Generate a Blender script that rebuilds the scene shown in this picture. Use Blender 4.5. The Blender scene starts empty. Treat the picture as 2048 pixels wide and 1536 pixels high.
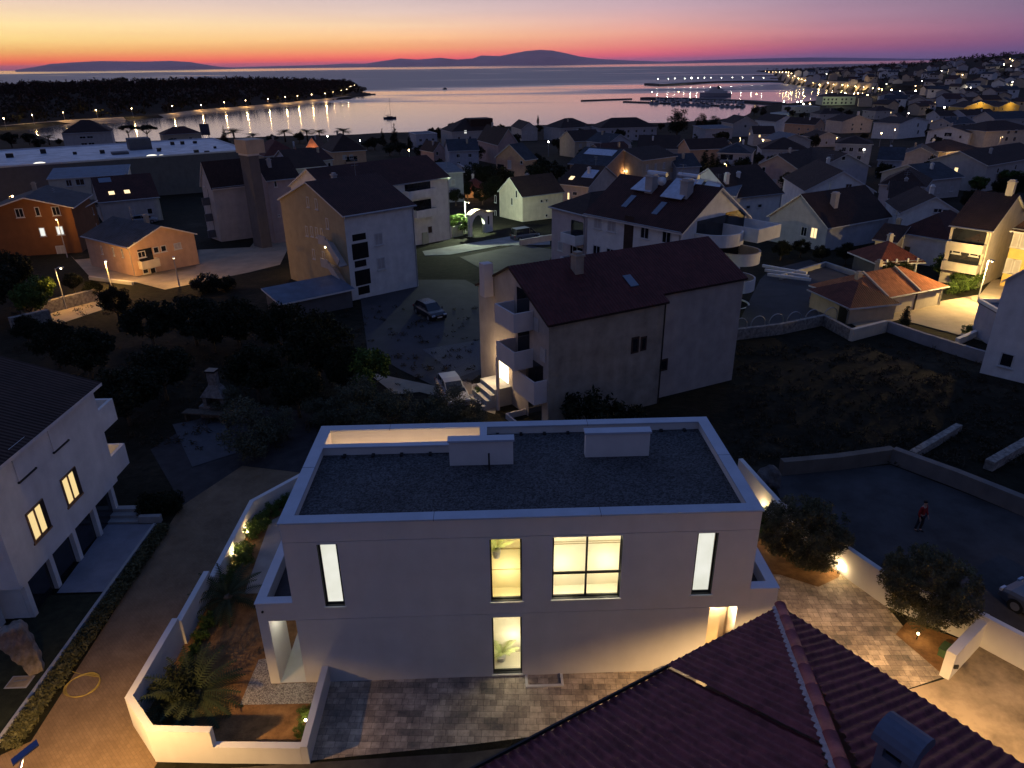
import bpy, bmesh, math, random
import numpy as np
from mathutils import Vector, Matrix
random.seed(7)
S = bpy.context.scene
COL = S.collection
rad = math.radians
PI = math.pi

# ------------------------------------------------------------------ camera
CAM = np.array([0.0, 0.0, 21.0]); FPX = 1420.0; PIT = rad(24.236); ROL = rad(-0.6875)
def ray(px, py):
    u = (px-1024)/FPX; v = -(py-768)/FPX
    a = u*math.cos(ROL)-v*math.sin(ROL); b = u*math.sin(ROL)+v*math.cos(ROL)
    return np.array([a, math.cos(PIT)+b*math.sin(PIT), -math.sin(PIT)+b*math.cos(PIT)])
cd = bpy.data.cameras.new('camera'); cam = bpy.data.objects.new('camera', cd); COL.objects.link(cam)
cd.sensor_width = 36; cd.lens = FPX/2048*36; cd.clip_start = 0.2; cd.clip_end = 200000
sr, cr, sp, cp = math.sin(ROL), math.cos(ROL), math.sin(PIT), math.cos(PIT)
cam.matrix_world = Matrix(((cr, -sr, 0, 0), (sr*sp, cr*sp, -cp, 0), (sr*cp, cr*cp, sp, 21.0), (0, 0, 0, 1)))
S.camera = cam

# ------------------------------------------------------------------ terrain
SEA = -17.0
def pz(px, py, z):
    d = ray(px, py); return CAM + d*((z-CAM[2])/d[2])
MAIN_PX = [(60,262),(120,284),(240,288),(330,284),(480,279),(560,277),(700,273),(830,268),(900,262),(1000,258),(1100,254),(1200,252),(1330,250),(1400,246),(1470,240),(1496,228),(1500,220),(1560,214),(1640,207),(1662,200),(1720,197.5),(1800,195),(1836,193),(1829,190.5),(1743,184),(1700,181),(1650,178),(1610,172),(1575,167.5),(1562,163),(1557,155),(1552,150),(1542,146),(1512,142.5)]
PEN_PX = [(-500,330),(0,262),(60,259),(144,246),(239,241),(328,235),(410,224),(478,219),(595,208),(668,200),(706,198),(712,194),(750,190),(749,188),(722,184),(738,179),(735,175),(716,171),(650,172),(400,180),(200,187),(0,195),(-500,215)]
MAIN = [tuple(pz(x, y, SEA)[:2]) for x, y in MAIN_PX] + [(1250,2300),(2400,4200),(4200,4200),(4200,-500),(0,-500),(-1500,-500),(-1500,250),(-480,430)]
PEN = [tuple(pz(x, y, SEA)[:2]) for x, y in PEN_PX]
def sdf(P, poly):
    V = np.array(poly); n = len(V); d = np.full(len(P), 1e18); ins = np.zeros(len(P), bool)
    for i in range(n):
        a = V[i]; b = V[(i+1) % n]; e = b-a; w = P-a
        t = np.clip((w@e)/(e@e), 0, 1); q = w-t[:, None]*e
        d = np.minimum(d, (q*q).sum(1))
        c = (a[1] <= P[:, 1]) != (b[1] <= P[:, 1])
        xx = a[0]+(P[:, 1]-a[1])*(e[0])/(e[1] if e[1] else 1e-9)
        ins ^= c & (P[:, 0] < xx)
    return np.where(ins, 1, -1)*np.sqrt(d)
def sm(t): t = np.clip(t, 0, 1); return t*t*(3-2*t)
def hN(P):
    P = np.asarray(P, float).reshape(-1, 2)
    s1 = sdf(P, MAIN); s2 = sdf(P, PEN)
    base = -0.3-0.04*np.maximum(0, P[:, 1]-32)
    base = np.maximum(base, -15.2)
    base = base + 66*np.exp(-(((P[:, 0]-1350)/620)**2+((P[:, 1]-1250)/700)**2)) + 34*np.exp(-(((P[:, 0]-1900)/700)**2+((P[:, 1]-2300)/900)**2))
    h1 = SEA-3+(base-SEA+3)*sm((s1+4)/10)
    hp = -15.4+11*sm((s2-25)/180)
    h2 = SEA-3+(hp-SEA+3)*sm((s2+5)/12)
    return np.where((s1 < -4) & (s2 < -5), SEA-3, np.maximum(h1, h2))
def hz(x, y): return float(hN([(x, y)])[0])
def G(px, py, h=0.0):
    """point where the line through a pixel comes down to h above the terrain"""
    d = ray(px, py); n = math.hypot(d[0], d[1])
    ts = np.concatenate([np.linspace(8, 120, 29), np.geomspace(125, 7000, 70)])/n
    Q = CAM[None, :]+d[None, :]*ts[:, None]
    f = Q[:, 2]-hN(Q[:, :2])-h
    k = int(np.argmax(f < 0))
    if f[k] >= 0: return Q[-1]
    t2 = np.linspace(ts[k-1], ts[k], 25); Q = CAM[None, :]+d[None, :]*t2[:, None]; f = Q[:, 2]-hN(Q[:, :2])-h; k = max(1, int(np.argmax(f < 0)))
    return CAM+d*(t2[k-1]+(t2[k]-t2[k-1])*f[k-1]/max(1e-9, f[k-1]-f[k]))

# ------------------------------------------------------------------ mesh builder
class MB:
    def __init__(s): s.v = []; s.f = []; s.m = []; s.uv = {}
    def add(s, vs, fs, mi=0, uvs=None):
        o = len(s.v); s.v += [tuple(map(float, p)) for p in vs]
        for i, f in enumerate(fs):
            if uvs and uvs[i]: s.uv[len(s.f)] = uvs[i]
            s.f.append(tuple(o+k for k in f)); s.m.append(mi)
        return s
    def box(s, x0, y0, z0, x1, y1, z1, mi=0):
        return s.add([(x0,y0,z0),(x1,y0,z0),(x1,y1,z0),(x0,y1,z0),(x0,y0,z1),(x1,y0,z1),(x1,y1,z1),(x0,y1,z1)],
                     [(3,2,1,0),(4,5,6,7),(0,1,5,4),(1,2,6,5),(2,3,7,6),(3,0,4,7)], mi)
    def bar(s, a, b, w, t, mi=0):
        a = Vector(a); b = Vector(b); d = (b-a).normalized()
        up = Vector((0,0,1)) if abs(d.z) < .95 else Vector((1,0,0))
        x = d.cross(up).normalized()*w/2; y = x.cross(d).normalized()*t/2
        P = [a-x-y, a+x-y, a+x+y, a-x+y, b-x-y, b+x-y, b+x+y, b-x+y]
        return s.add(P, [(3,2,1,0),(4,5,6,7),(0,1,5,4),(1,2,6,5),(2,3,7,6),(3,0,4,7)], mi)
    def prism(s, poly, z0, z1, mi=0):
        n = len(poly); ar = sum(poly[i][0]*poly[(i+1)%n][1]-poly[(i+1)%n][0]*poly[i][1] for i in range(n))
        if ar < 0: poly = poly[::-1]
        zz = (lambda z: [z]*n if not isinstance(z, (list, tuple)) else (z if ar >= 0 else z[::-1]))
        a, b = zz(z0), zz(z1)
        P = [(x, y, a[i]) for i, (x, y) in enumerate(poly)]+[(x, y, b[i]) for i, (x, y) in enumerate(poly)]
        return s.add(P, [tuple(range(n-1,-1,-1)), tuple(range(n, 2*n))]+[(i, (i+1)%n, n+(i+1)%n, n+i) for i in range(n)], mi)
    def tube(s, pts, r, n=8, mi=0):
        pts = [Vector(p) for p in pts]; rs = r if isinstance(r, (list, tuple)) else [r]*len(pts)
        o = len(s.v); P = []
        up = None
        for i, p in enumerate(pts):
            d = (pts[min(i+1, len(pts)-1)]-pts[max(i-1, 0)]).normalized()
            if up is None: up = Vector((0,0,1)) if abs(d.z) < .9 else Vector((1,0,0))
            x = d.cross(up).normalized(); y = x.cross(d).normalized(); up = y
            for k in range(n):
                a = 2*PI*k/n; P.append(p+x*math.cos(a)*rs[i]+y*math.sin(a)*rs[i])
        F = [(i*n+k, i*n+(k+1)%n, (i+1)*n+(k+1)%n, (i+1)*n+k) for i in range(len(pts)-1) for k in range(n)]
        F += [tuple(range(n-1,-1,-1)), tuple((len(pts)-1)*n+k for k in range(n))]
        return s.add(P, F, mi)
    def lathe(s, prof, c=(0,0,0), n=16, mi=0):
        P = []
        for r, z in prof:
            for k in range(n):
                a = 2*PI*k/n; P.append((c[0]+r*math.cos(a), c[1]+r*math.sin(a), c[2]+z))
        F = [(i*n+k, i*n+(k+1)%n, (i+1)*n+(k+1)%n, (i+1)*n+k) for i in range(len(prof)-1) for k in range(n)]
        F += [tuple(range(n-1,-1,-1)), tuple((len(prof)-1)*n+k for k in range(n))]
        return s.add(P, F, mi)
    def ball(s, c, r, n=10, mi=0, sc=(1,1,1)):
        P = []; F = []; m = n//2
        for i in range(m+1):
            t = PI*i/m
            for k in range(n):
                a = 2*PI*k/n
                P.append((c[0]+r*sc[0]*math.sin(t)*math.cos(a), c[1]+r*sc[1]*math.sin(t)*math.sin(a), c[2]-r*sc[2]*math.cos(t)))
        for i in range(m):
            for k in range(n): F.append((i*n+k, i*n+(k+1)%n, (i+1)*n+(k+1)%n, (i+1)*n+k))
        return s.add(P, F, mi)
    def slab(s, q, th, mi=0, ms=None):
        """thick roof plate: q in order eave0, eave1, top1, top0 (3 or 4 points), UV in metres"""
        q = [Vector(p) for p in q]; n = len(q); ms = mi if ms is None else ms
        nr = (q[1]-q[0]).cross(q[2]-q[0]).normalized()
        ux = (q[1]-q[0]).normalized(); uy = nr.cross(ux)
        lo = [p-Vector((0,0,th)) for p in q]
        uv = [((p-q[0]).dot(ux), (p-q[0]).dot(uy)) for p in q]
        s.add(q, [tuple(range(n))], mi, [uv])
        s.add(lo, [tuple(range(n-1,-1,-1))], ms)
        for i in range(n):
            j = (i+1) % n; s.add([q[i], lo[i], lo[j], q[j]], [(0,1,2,3)], ms)
        return s
    def build(s, name, mats, parent=None, smooth=False):
        me = bpy.data.meshes.new(name); me.from_pydata(s.v, [], s.f)
        if not isinstance(mats, (list, tuple)): mats = [mats]
        for m in mats: me.materials.append(m)
        if len(mats) > 1: me.polygons.foreach_set('material_index', [min(k, len(mats)-1) for k in s.m])
        if s.uv:
            L = me.uv_layers.new(name='UVMap')
            for fi, uv in s.uv.items():
                p = me.polygons[fi]
                for k, li in enumerate(p.loop_indices): L.data[li].uv = uv[k]
        if smooth: me.polygons.foreach_set('use_smooth', [True]*len(me.polygons))
        me.update()
        o = bpy.data.objects.new(name, me); COL.objects.link(o)
        if parent is not None: o.parent = parent
        return o
def thing(name, label, cat, loc=(0,0,0), rz=0.0, group=None):
    o = bpy.data.objects.new(name, None); COL.objects.link(o)
    o.location = tuple(map(float, loc)); o.rotation_euler = (0, 0, rz); o.empty_display_size = .3
    o['label'] = label; o['category'] = cat
    if group: o['group'] = group
    return o
def tag(o, label, cat, group=None):
    o['label'] = label; o['category'] = cat
    if group: o['group'] = group
    return o
def kind(o, k='structure'): o['kind'] = k; return o
def dup(root, loc, rz, label=None, group=None, sc=None):
    r = root.copy(); COL.objects.link(r); r.location = tuple(map(float, loc)); r.rotation_euler = (0, 0, rz)
    if sc is not None: r.scale = sc if isinstance(sc, tuple) else (sc, sc, sc)
    if label: r['label'] = label
    if group: r['group'] = group
    for ch in list(root.children):
        c = ch.copy(); COL.objects.link(c); c.parent = r
        for g in ch.children:
            d = g.copy(); COL.objects.link(d); d.parent = c
    return r
def light(loc, power, col, r=.1, parent=None, spot=None, name='lamp_light'):
    L = bpy.data.lights.new(name, 'SPOT' if spot else 'POINT'); L.energy = power; L.color = col; L.shadow_soft_size = r
    if spot: L.spot_size = rad(spot); L.spot_blend = .5
    o = bpy.data.objects.new(name, L); COL.objects.link(o); o.location = tuple(map(float, loc))
    if parent is not None: o.parent = parent
    return o

# ------------------------------------------------------------------ materials
def nodes(m):
    m.use_nodes = True; nt = m.node_tree; nt.nodes.clear(); return nt
def N(nt, t, **k):
    n = nt.nodes.new(t)
    for a, b in k.items():
        if a == 'inp':
            for x, y in b.items(): n.inputs[x].default_value = y
        else: setattr(n, a, b)
    return n
def mat(name, col, rough=.8, var=.15, scale=1.5, bump=0., bscale=None, metal=0., col2=None, coord='Object', detail=5, spec=.3, lo=.35, hi=.65):
    m = bpy.data.materials.new(name); nt = nodes(m); L = nt.links.new
    out = N(nt, 'ShaderNodeOutputMaterial'); b = N(nt, 'ShaderNodeBsdfPrincipled'); L(b.outputs[0], out.inputs[0])
    tc = N(nt, 'ShaderNodeTexCoord'); no = N(nt, 'ShaderNodeTexNoise', inp={'Scale': scale, 'Detail': detail, 'Roughness': .65}); L(tc.outputs[coord], no.inputs['Vector'])
    cr_ = N(nt, 'ShaderNodeValToRGB'); L(no.outputs['Fac'], cr_.inputs[0])
    c2 = col2 or tuple(min(1, c*(1+var)) for c in col); c1 = col if col2 else tuple(c*(1-var) for c in col)
    cr_.color_ramp.elements[0].position = lo; cr_.color_ramp.elements[1].position = hi
    cr_.color_ramp.elements[0].color = (*c1, 1); cr_.color_ramp.elements[1].color = (*c2, 1)
    L(cr_.outputs[0], b.inputs['Base Color'])
    b.inputs['Roughness'].default_value = rough; b.inputs['Metallic'].default_value = metal; b.inputs['Specular IOR Level'].default_value = spec
    if bump:
        n2 = N(nt, 'ShaderNodeTexNoise', inp={'Scale': bscale or scale*8, 'Detail': 4}); L(tc.outputs[coord], n2.inputs['Vector'])
        bp = N(nt, 'ShaderNodeBump', inp={'Strength': bump, 'Distance': .05}); L(n2.outputs['Fac'], bp.inputs['Height']); L(bp.outputs[0], b.inputs['Normal'])
    return m
def emis(name, col, st):
    m = bpy.data.materials.new(name); nt = nodes(m)
    e = N(nt, 'ShaderNodeEmission', inp={'Color': (*col, 1), 'Strength': st}); o = N(nt, 'ShaderNodeOutputMaterial'); nt.links.new(e.outputs[0], o.inputs[0]); return m
def plaster(name, col, var=.10):
    """painted render: cloudy variation plus faint vertical run-off streaks"""
    m = bpy.data.materials.new(name); nt = nodes(m); L = nt.links.new
    out = N(nt, 'ShaderNodeOutputMaterial'); b = N(nt, 'ShaderNodeBsdfPrincipled', inp={'Roughness': .88, 'Specular IOR Level': .2}); L(b.outputs[0], out.inputs[0])
    tc = N(nt, 'ShaderNodeTexCoord')
    n1 = N(nt, 'ShaderNodeTexNoise', inp={'Scale': .9, 'Detail': 6, 'Roughness': .6}); L(tc.outputs['Object'], n1.inputs['Vector'])
    mp = N(nt, 'ShaderNodeMapping'); mp.inputs['Scale'].default_value = (1.6, 1.6, .22); L(tc.outputs['Object'], mp.inputs[0])
    n2 = N(nt, 'ShaderNodeTexNoise', inp={'Scale': 1.0, 'Detail': 5}); L(mp.outputs[0], n2.inputs['Vector'])
    ad = N(nt, 'ShaderNodeMath', operation='ADD'); wt = N(nt, 'ShaderNodeMix', data_type='FLOAT', inp={0: .3}); L(n1.outputs['Fac'], wt.inputs[2]); L(n2.outputs['Fac'], wt.inputs[3]); L(wt.outputs[0], ad.inputs[0]); L(wt.outputs[0], ad.inputs[1])
    r = N(nt, 'ShaderNodeValToRGB'); r.color_ramp.elements[0].position = .30; r.color_ramp.elements[1].position = .7
    ml = N(nt, 'ShaderNodeMath', operation='MULTIPLY'); ml.inputs[1].default_value = .5; L(ad.outputs[0], ml.inputs[0]); L(ml.outputs[0], r.inputs[0])
    r.color_ramp.elements[0].color = (*[c*(1-2.2*var) for c in col], 1); r.color_ramp.elements[1].color = (*[min(1, c*(1+var)) for c in col], 1)
    L(r.outputs[0], b.inputs['Base Color'])
    return m
def tiles(name, col, period=.22, row=.36, bump=.6, var=.35):
    m = bpy.data.materials.new(name); nt = nodes(m); L = nt.links.new
    out = N(nt, 'ShaderNodeOutputMaterial'); b = N(nt, 'ShaderNodeBsdfPrincipled', inp={'Roughness': .8, 'Specular IOR Level': .25}); L(b.outputs[0], out.inputs[0])
    uv = N(nt, 'ShaderNodeUVMap'); sx = N(nt, 'ShaderNodeSeparateXYZ'); L(uv.outputs[0], sx.inputs[0])
    def M(op, a, c=None):
        n = N(nt, 'ShaderNodeMath', operation=op)
        for i, q in enumerate((a, c)):
            if q is None: continue
            if isinstance(q, (int, float)): n.inputs[i].default_value = q
            else: L(q, n.inputs[i])
        return n.outputs[0]
    su = M('SINE', M('MULTIPLY', sx.outputs[0], 2*PI/period))
    fv = M('FRACT', M('DIVIDE', sx.outputs[1], row))
    hgt = M('ADD', M('MULTIPLY', su, .5), M('MULTIPLY', fv, -.5))
    tc = N(nt, 'ShaderNodeTexCoord')
    br = N(nt, 'ShaderNodeTexWhiteNoise', noise_dimensions='2D')
    cb = N(nt, 'ShaderNodeCombineXYZ'); L(M('FLOOR', M('DIVIDE', sx.outputs[0], period)), cb.inputs[0]); L(M('FLOOR', M('DIVIDE', sx.outputs[1], row)), cb.inputs[1]); L(cb.outputs[0], br.inputs[0])
    no = N(nt, 'ShaderNodeTexNoise', inp={'Scale': .5, 'Detail': 6}); L(tc.outputs['Object'], no.inputs['Vector'])
    mx = M('ADD', M('MULTIPLY', br.outputs[0], .35), no.outputs['Fac'])
    r = N(nt, 'ShaderNodeValToRGB'); r.color_ramp.elements[0].position = .35; r.color_ramp.elements[1].position = 1.0
    r.color_ramp.elements[0].color = (*[c*(1-var) for c in col], 1); r.color_ramp.elements[1].color = (*[c*(1+var) for c in col], 1)
    L(mx, r.inputs[0]); L(r.outputs[0], b.inputs['Base Color'])
    if bump:
        bp = N(nt, 'ShaderNodeBump', inp={'Strength': bump, 'Distance': .06}); L(hgt, bp.inputs['Height']); L(bp.outputs[0], b.inputs['Normal'])
    return m
def glassmat(name, tint=(.9,.95,1), refl=.12):
    m = bpy.data.materials.new(name); nt = nodes(m); L = nt.links.new
    t = N(nt, 'ShaderNodeBsdfTransparent', inp={'Color': (*tint, 1)}); g = N(nt, 'ShaderNodeBsdfGlossy', inp={'Roughness': .02})
    mx = N(nt, 'ShaderNodeMixShader', inp={'Fac': refl}); o = N(nt, 'ShaderNodeOutputMaterial')
    L(t.outputs[0], mx.inputs[1]); L(g.outputs[0], mx.inputs[2]); L(mx.outputs[0], o.inputs[0]); return m
W = {}
for k, c in dict(white=(.74,.73,.71), cream=(.62,.55,.44), grey=(.47,.44,.42), pink=(.52,.36,.32), orange=(.22,.095,.04), yellow=(.72,.50,.16), tan=(.52,.42,.31), bluegrey=(.42,.43,.48), brown=(.30,.21,.16), salmon=(.56,.36,.24), green=(.52,.55,.40), beige=(.42,.34,.22), dark=(.12,.12,.13)).items():
    W[k] = plaster('render_'+k, c)
HOUSEWHITE = plaster('house_white', (.62,.61,.60), .05)
T = dict(red=tiles('tiles_red', (.11,.032,.022)), dark=tiles('tiles_dark', (.034,.018,.014)), maroon=tiles('tiles_maroon', (.048,.016,.013)), orange=tiles('tiles_orange', (.38,.13,.05)), slate=tiles('tiles_slate', (.035,.040,.050), .5, .5, .3), grey=mat('roof_grey', (.11,.12,.14), .8, .2, .8), pale=mat('roof_pale', (.50,.51,.54), .55, .25, .35, detail=8), blue=mat('roof_blue', (.08,.115,.17), .6, .2, .8))
TRIM = mat('trim_white', (.62,.62,.63), .7, .08)
DARK = mat('opening_dark', (.012,.012,.014), .4, .3)
PANE = mat('window_glass_dark', (.015,.018,.024), .06, .2, spec=.6)
FRAME = mat('frame_dark', (.018,.02,.02), .5, .2)
FRAMEW = mat('frame_white', (.55,.55,.55), .6, .1)
SHUT = mat('shutter_pale', (.42,.40,.40), .7, .1)
SHUTD = mat('shutter_brown', (.05,.03,.022), .7, .2)
LITW = emis('window_lit', (1,.72,.36), 1.5)
LITC = emis('window_lit_cool', (.95,.96,.9), 1.0)
METAL = mat('galvanised_metal', (.30,.31,.33), .45, .15, metal=.6)
POLE = mat('pole_grey', (.36,.36,.37), .6, .1)
BULB = emis('bulb_warm', (1,.66,.30), 45)
BULBW = emis('bulb_white', (1,.93,.75), 45)
BULBN = emis('bulb_near', (1,.75,.42), 12)
SOLAR = mat('solar_glass', (.02,.03,.06), .12, .2, spec=.8)
CONC = mat('concrete', (.34,.34,.34), .85, .15, .6, detail=8)
STONE = mat('rubble_stone', (.12,.11,.10), .9, 0, 3.5, bump=.8, bscale=5, col2=(.34,.31,.27))
BARK = mat('bark', (.10,.08,.06), .9, .3, 6, bump=.5)
def leafmat(name, a, b, sc=3.0):
    return mat(name, a, .75, 0, sc, col2=b, detail=3, spec=.15)
LEAF = dict(olive=leafmat('leaf_olive', (.045,.048,.024), (.125,.12,.062)), dark=leafmat('leaf_dark', (.008,.012,.006), (.024,.030,.014)), green=leafmat('leaf_green', (.03,.06,.012), (.09,.14,.03)), pine=leafmat('leaf_pine', (.010,.016,.009), (.03,.036,.018), 1.2), palm=leafmat('leaf_palm', (.02,.03,.012), (.05,.06,.025)), dry=leafmat('leaf_dry', (.022,.02,.012), (.06,.048,.03)), wood=leafmat('leaf_wood', (.004,.006,.004), (.012,.014,.008), .3), sage=leafmat('leaf_sage', (.05,.055,.035), (.11,.115,.075)))

# ------------------------------------------------------------------ world
def build_world():
    w = bpy.data.worlds.new('World'); S.world = w; w.use_nodes = True; nt = w.node_tree; nt.nodes.clear(); L = nt.links.new
    out = N(nt, 'ShaderNodeOutputWorld'); bg = N(nt, 'ShaderNodeBackground'); L(bg.outputs[0], out.inputs[0])
    tc = N(nt, 'ShaderNodeTexCoord'); sx = N(nt, 'ShaderNodeSeparateXYZ'); L(tc.outputs['Generated'], sx.inputs[0])
    def M(op, a, c=None):
        n = N(nt, 'ShaderNodeMath', operation=op)
        for i, q in enumerate((a, c)):
            if q is None: continue
            if isinstance(q, (int, float)): n.inputs[i].default_value = q
            else: L(q, n.inputs[i])
        return n.outputs[0]
    fac = M('POWER', M('MAXIMUM', sx.outputs[2], 0.0), .5)
    az = M('ARCTAN2', sx.outputs[0], sx.outputs[1])
    def srgb(h):
        c = [int(h[i:i+2], 16)/255 for i in (0, 2, 4)]
        return tuple(x/12.92 if x <= .04045 else ((x+.055)/1.055)**2.4 for x in c)
    def lin(c): return c if not isinstance(c, str) else srgb(c)
    def ramp(stops):
        r = N(nt, 'ShaderNodeValToRGB'); e = r.color_ramp.elements
        while len(e) < len(stops): e.new(.5)
        for k, (deg, c) in enumerate(stops):
            g = 1.0+.60*max(0, 1-max(0, deg-.6)/4.5); e[k].position = math.sqrt(max(0, math.sin(rad(deg)))); e[k].color = (*[q*g for q in lin(c)], 1)
        L(fac, r.inputs[0]); return r.outputs[0]
    HI = [(11, (.35,.39,.58)), (17, (.23,.29,.53)), (30, (.115,.185,.42)), (50, (.075,.13,.33)), (90, (.062,.115,.31))]
    HR = [(9, (.18,.165,.28)), (16, (.12,.14,.29)), (30, (.085,.135,.31)), (50, (.07,.125,.315)), (90, (.062,.115,.31))]
    st = [(-180, ramp([(0,(.03,.028,.055)), (3,(.055,.047,.08)), (9,(.080,.072,.125)), (18,(.070,.082,.17)), (35,(.058,.095,.22)), (60,(.055,.10,.265)), (90,(.055,.105,.285))])),
          (-75, ramp([(0,(.10,.06,.09)), (1,(.3,.14,.12)), (4,(.34,.24,.22)), (9,(.22,.18,.24)), (20,(.11,.13,.24)), (50,(.06,.11,.28)), (90,(.055,.105,.285))])),
          (-36, ramp([(0,'7a5474'), (.22,'a65a6c'), (.42,'ef6a4a'), (.7,'fb8f50'), (1.1,'ffbf66'), (1.7,'ffdc86'), (2.6,'ffe3a0'), (3.5,'f6d8b4'), (4.5,'e6cdc6'), (7,(.58,.53,.64))]+HI)),
          (-9, ramp([(0,'7a5676'), (.25,'b85a70'), (.45,'e8605e'), (.75,'f58064'), (1.2,'fdac72'), (1.8,'fec58c'), (2.6,'f6cfa8'), (3.5,'e6cabc'), (4.5,'d6c2c4'), (7,(.50,.47,.62))]+HI)),
          (10, ramp([(0,'66547c'), (.25,'96587c'), (.5,'cc5c76'), (.85,'e47476'), (1.3,'ec8e82'), (1.9,'e8a08e'), (2.7,'dca8a2'), (3.6,'ccaab2'), (4.5,'bca6b4'), (7,(.39,.38,.54))]+HI)),
          (22, ramp([(0,'58527e'), (.35,'6e5480'), (.7,'94567c'), (1.1,'b0667e'), (1.7,'ba7a88'), (2.6,'ae8496'), (3.6,'a2869c'), (4.6,'978aa4'), (7,(.27,.24,.37))]+HR)),
          (37, ramp([(0,'4c4c78'), (.6,'5c5080'), (1.1,'705480'), (1.9,'74587e'), (3,'6c5e7e'), (4.5,'666580'), (6,(.14,.135,.22))]+HR)),
          (80, ramp([(0,(.05,.05,.1)), (3,(.08,.065,.11)), (9,(.10,.085,.14)), (20,(.085,.10,.2)), (50,(.06,.11,.28)), (90,(.055,.105,.285))])),
          (180, None)]
    cur = st[0][1]
    for k in range(1, len(st)):
        a0, a1 = rad(st[k-1][0]), rad(st[k][0]); nxt = st[k][1] or st[0][1]
        mr = N(nt, 'ShaderNodeMapRange', interpolation_type='SMOOTHSTEP' if abs(st[k][0]) > 60 else 'LINEAR'); mr.inputs['From Min'].default_value = a0; mr.inputs['From Max'].default_value = a1; L(az, mr.inputs['Value'])
        mx = N(nt, 'ShaderNodeMix', data_type='RGBA'); L(mr.outputs[0], mx.inputs[0]); L(cur, mx.inputs[6]); L(nxt, mx.inputs[7]); cur = mx.outputs[2]
    # faint streaks of high thin cloud
    mp = N(nt, 'ShaderNodeMapping'); mp.inputs['Scale'].default_value = (3, 3, 60); L(tc.outputs['Generated'], mp.inputs[0])
    no = N(nt, 'ShaderNodeTexNoise', inp={'Scale': 1.6, 'Detail': 5}); L(mp.outputs[0], no.inputs['Vector'])
    sc = N(nt, 'ShaderNodeMapRange'); sc.inputs['To Min'].default_value = .93; sc.inputs['To Max'].default_value = 1.07; L(no.outputs['Fac'], sc.inputs['Value'])
    vm = N(nt, 'ShaderNodeVectorMath', operation='SCALE'); L(cur, vm.inputs[0]); L(sc.outputs[0], vm.inputs['Scale'])
    L(vm.outputs[0], bg.inputs[0]); bg.inputs[1].default_value = SKY
SKY = 1.0
build_world()
S.view_settings.view_transform = 'Standard'; S.view_settings.look = 'None'; S.view_settings.exposure = 0; S.view_settings.gamma = 1
S.cycles.use_denoising = True; S.cycles.max_bounces = 5; S.cycles.diffuse_bounces = 3; S.cycles.glossy_bounces = 2; S.cycles.transparent_max_bounces = 6; S.cycles.transmission_bounces = 2
S.cycles.sample_clamp_indirect = 3.0; S.cycles.caustics_reflective = False; S.cycles.caustics_refractive = False; S.cycles.use_light_tree = True

# ------------------------------------------------------------------ terrain sheet and sea
def build_terrain():
    azs = np.concatenate([np.arange(-180, -48, 6), np.arange(-48, 48.01, .32), np.arange(54, 180, 6)])
    rs = np.concatenate([[3, 8, 14], np.arange(18, 60, 2.0), np.geomspace(60, 4600, 330)])
    a = np.radians(azs); X = rs[:, None]*np.sin(a)[None]; Y = rs[:, None]*np.cos(a)[None]
    P = np.stack([X.ravel(), Y.ravel()], 1); Z = hN(P)
    na, nr = len(azs), len(rs)
    V = [(0, 0, -.3)]+[(p[0], p[1], z) for p, z in zip(P, Z)]
    idx = lambda i, k: 1+i*na+(k % na)
    F = [(0, idx(0, k+1), idx(0, k)) for k in range(na)]
    keep = Z > SEA-2.9
    for i in range(nr-1):
        for k in range(na):
            q = (idx(i, k), idx(i, k+1), idx(i+1, k+1), idx(i+1, k))
            if keep[q[0]-1] or keep[q[1]-1] or keep[q[2]-1] or keep[q[3]-1]: F.append(q)
    mb = MB(); mb.v = V; mb.f = F; mb.m = [0]*len(F)
    # scrubby earth: dark soil, dry grass, darker patches
    m = bpy.data.materials.new('rough_ground'); nt = nodes(m); L = nt.links.new
    out = N(nt, 'ShaderNodeOutputMaterial'); b = N(nt, 'ShaderNodeBsdfPrincipled', inp={'Roughness': .95, 'Specular IOR Level': .1}); L(b.outputs[0], out.inputs[0])
    tc = N(nt, 'ShaderNodeTexCoord')
    n1 = N(nt, 'ShaderNodeTexNoise', inp={'Scale': .09, 'Detail': 9, 'Roughness': .7}); n2 = N(nt, 'ShaderNodeTexNoise', inp={'Scale': 1.7, 'Detail': 6, 'Roughness': .7})
    L(tc.outputs['Object'], n1.inputs['Vector']); L(tc.outputs['Object'], n2.inputs['Vector'])
    r1 = N(nt, 'ShaderNodeValToRGB'); e = r1.color_ramp.elements; e[0].position = .36; e[0].color = (.010,.011,.007, 1); e[1].position = .68; e[1].color = (.048,.040,.027, 1); x = e.new(.54); x.color = (.017,.016,.010, 1)
    r2 = N(nt, 'ShaderNodeValToRGB'); e = r2.color_ramp.elements; e[0].position = .3; e[0].color = (.45,.45,.45, 1); e[1].position = .7; e[1].color = (1.5,1.5,1.5, 1)
    L(n1.outputs['Fac'], r1.inputs[0]); L(n2.outputs['Fac'], r2.inputs[0])
    mx = N(nt, 'ShaderNodeMix', data_type='RGBA', blend_type='MULTIPLY', inp={0: 1.0}); L(r1.outputs[0], mx.inputs[6]); L(r2.outputs[0], mx.inputs[7]); L(mx.outputs[2], b.inputs['Base Color'])
    bp = N(nt, 'ShaderNodeBump', inp={'Strength': .6, 'Distance': .2}); L(n2.outputs['Fac'], bp.inputs['Height']); L(bp.outputs[0], b.inputs['Normal'])
    o = mb.build('terrain', m, smooth=True); kind(o)
    return o
build_terrain()
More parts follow.
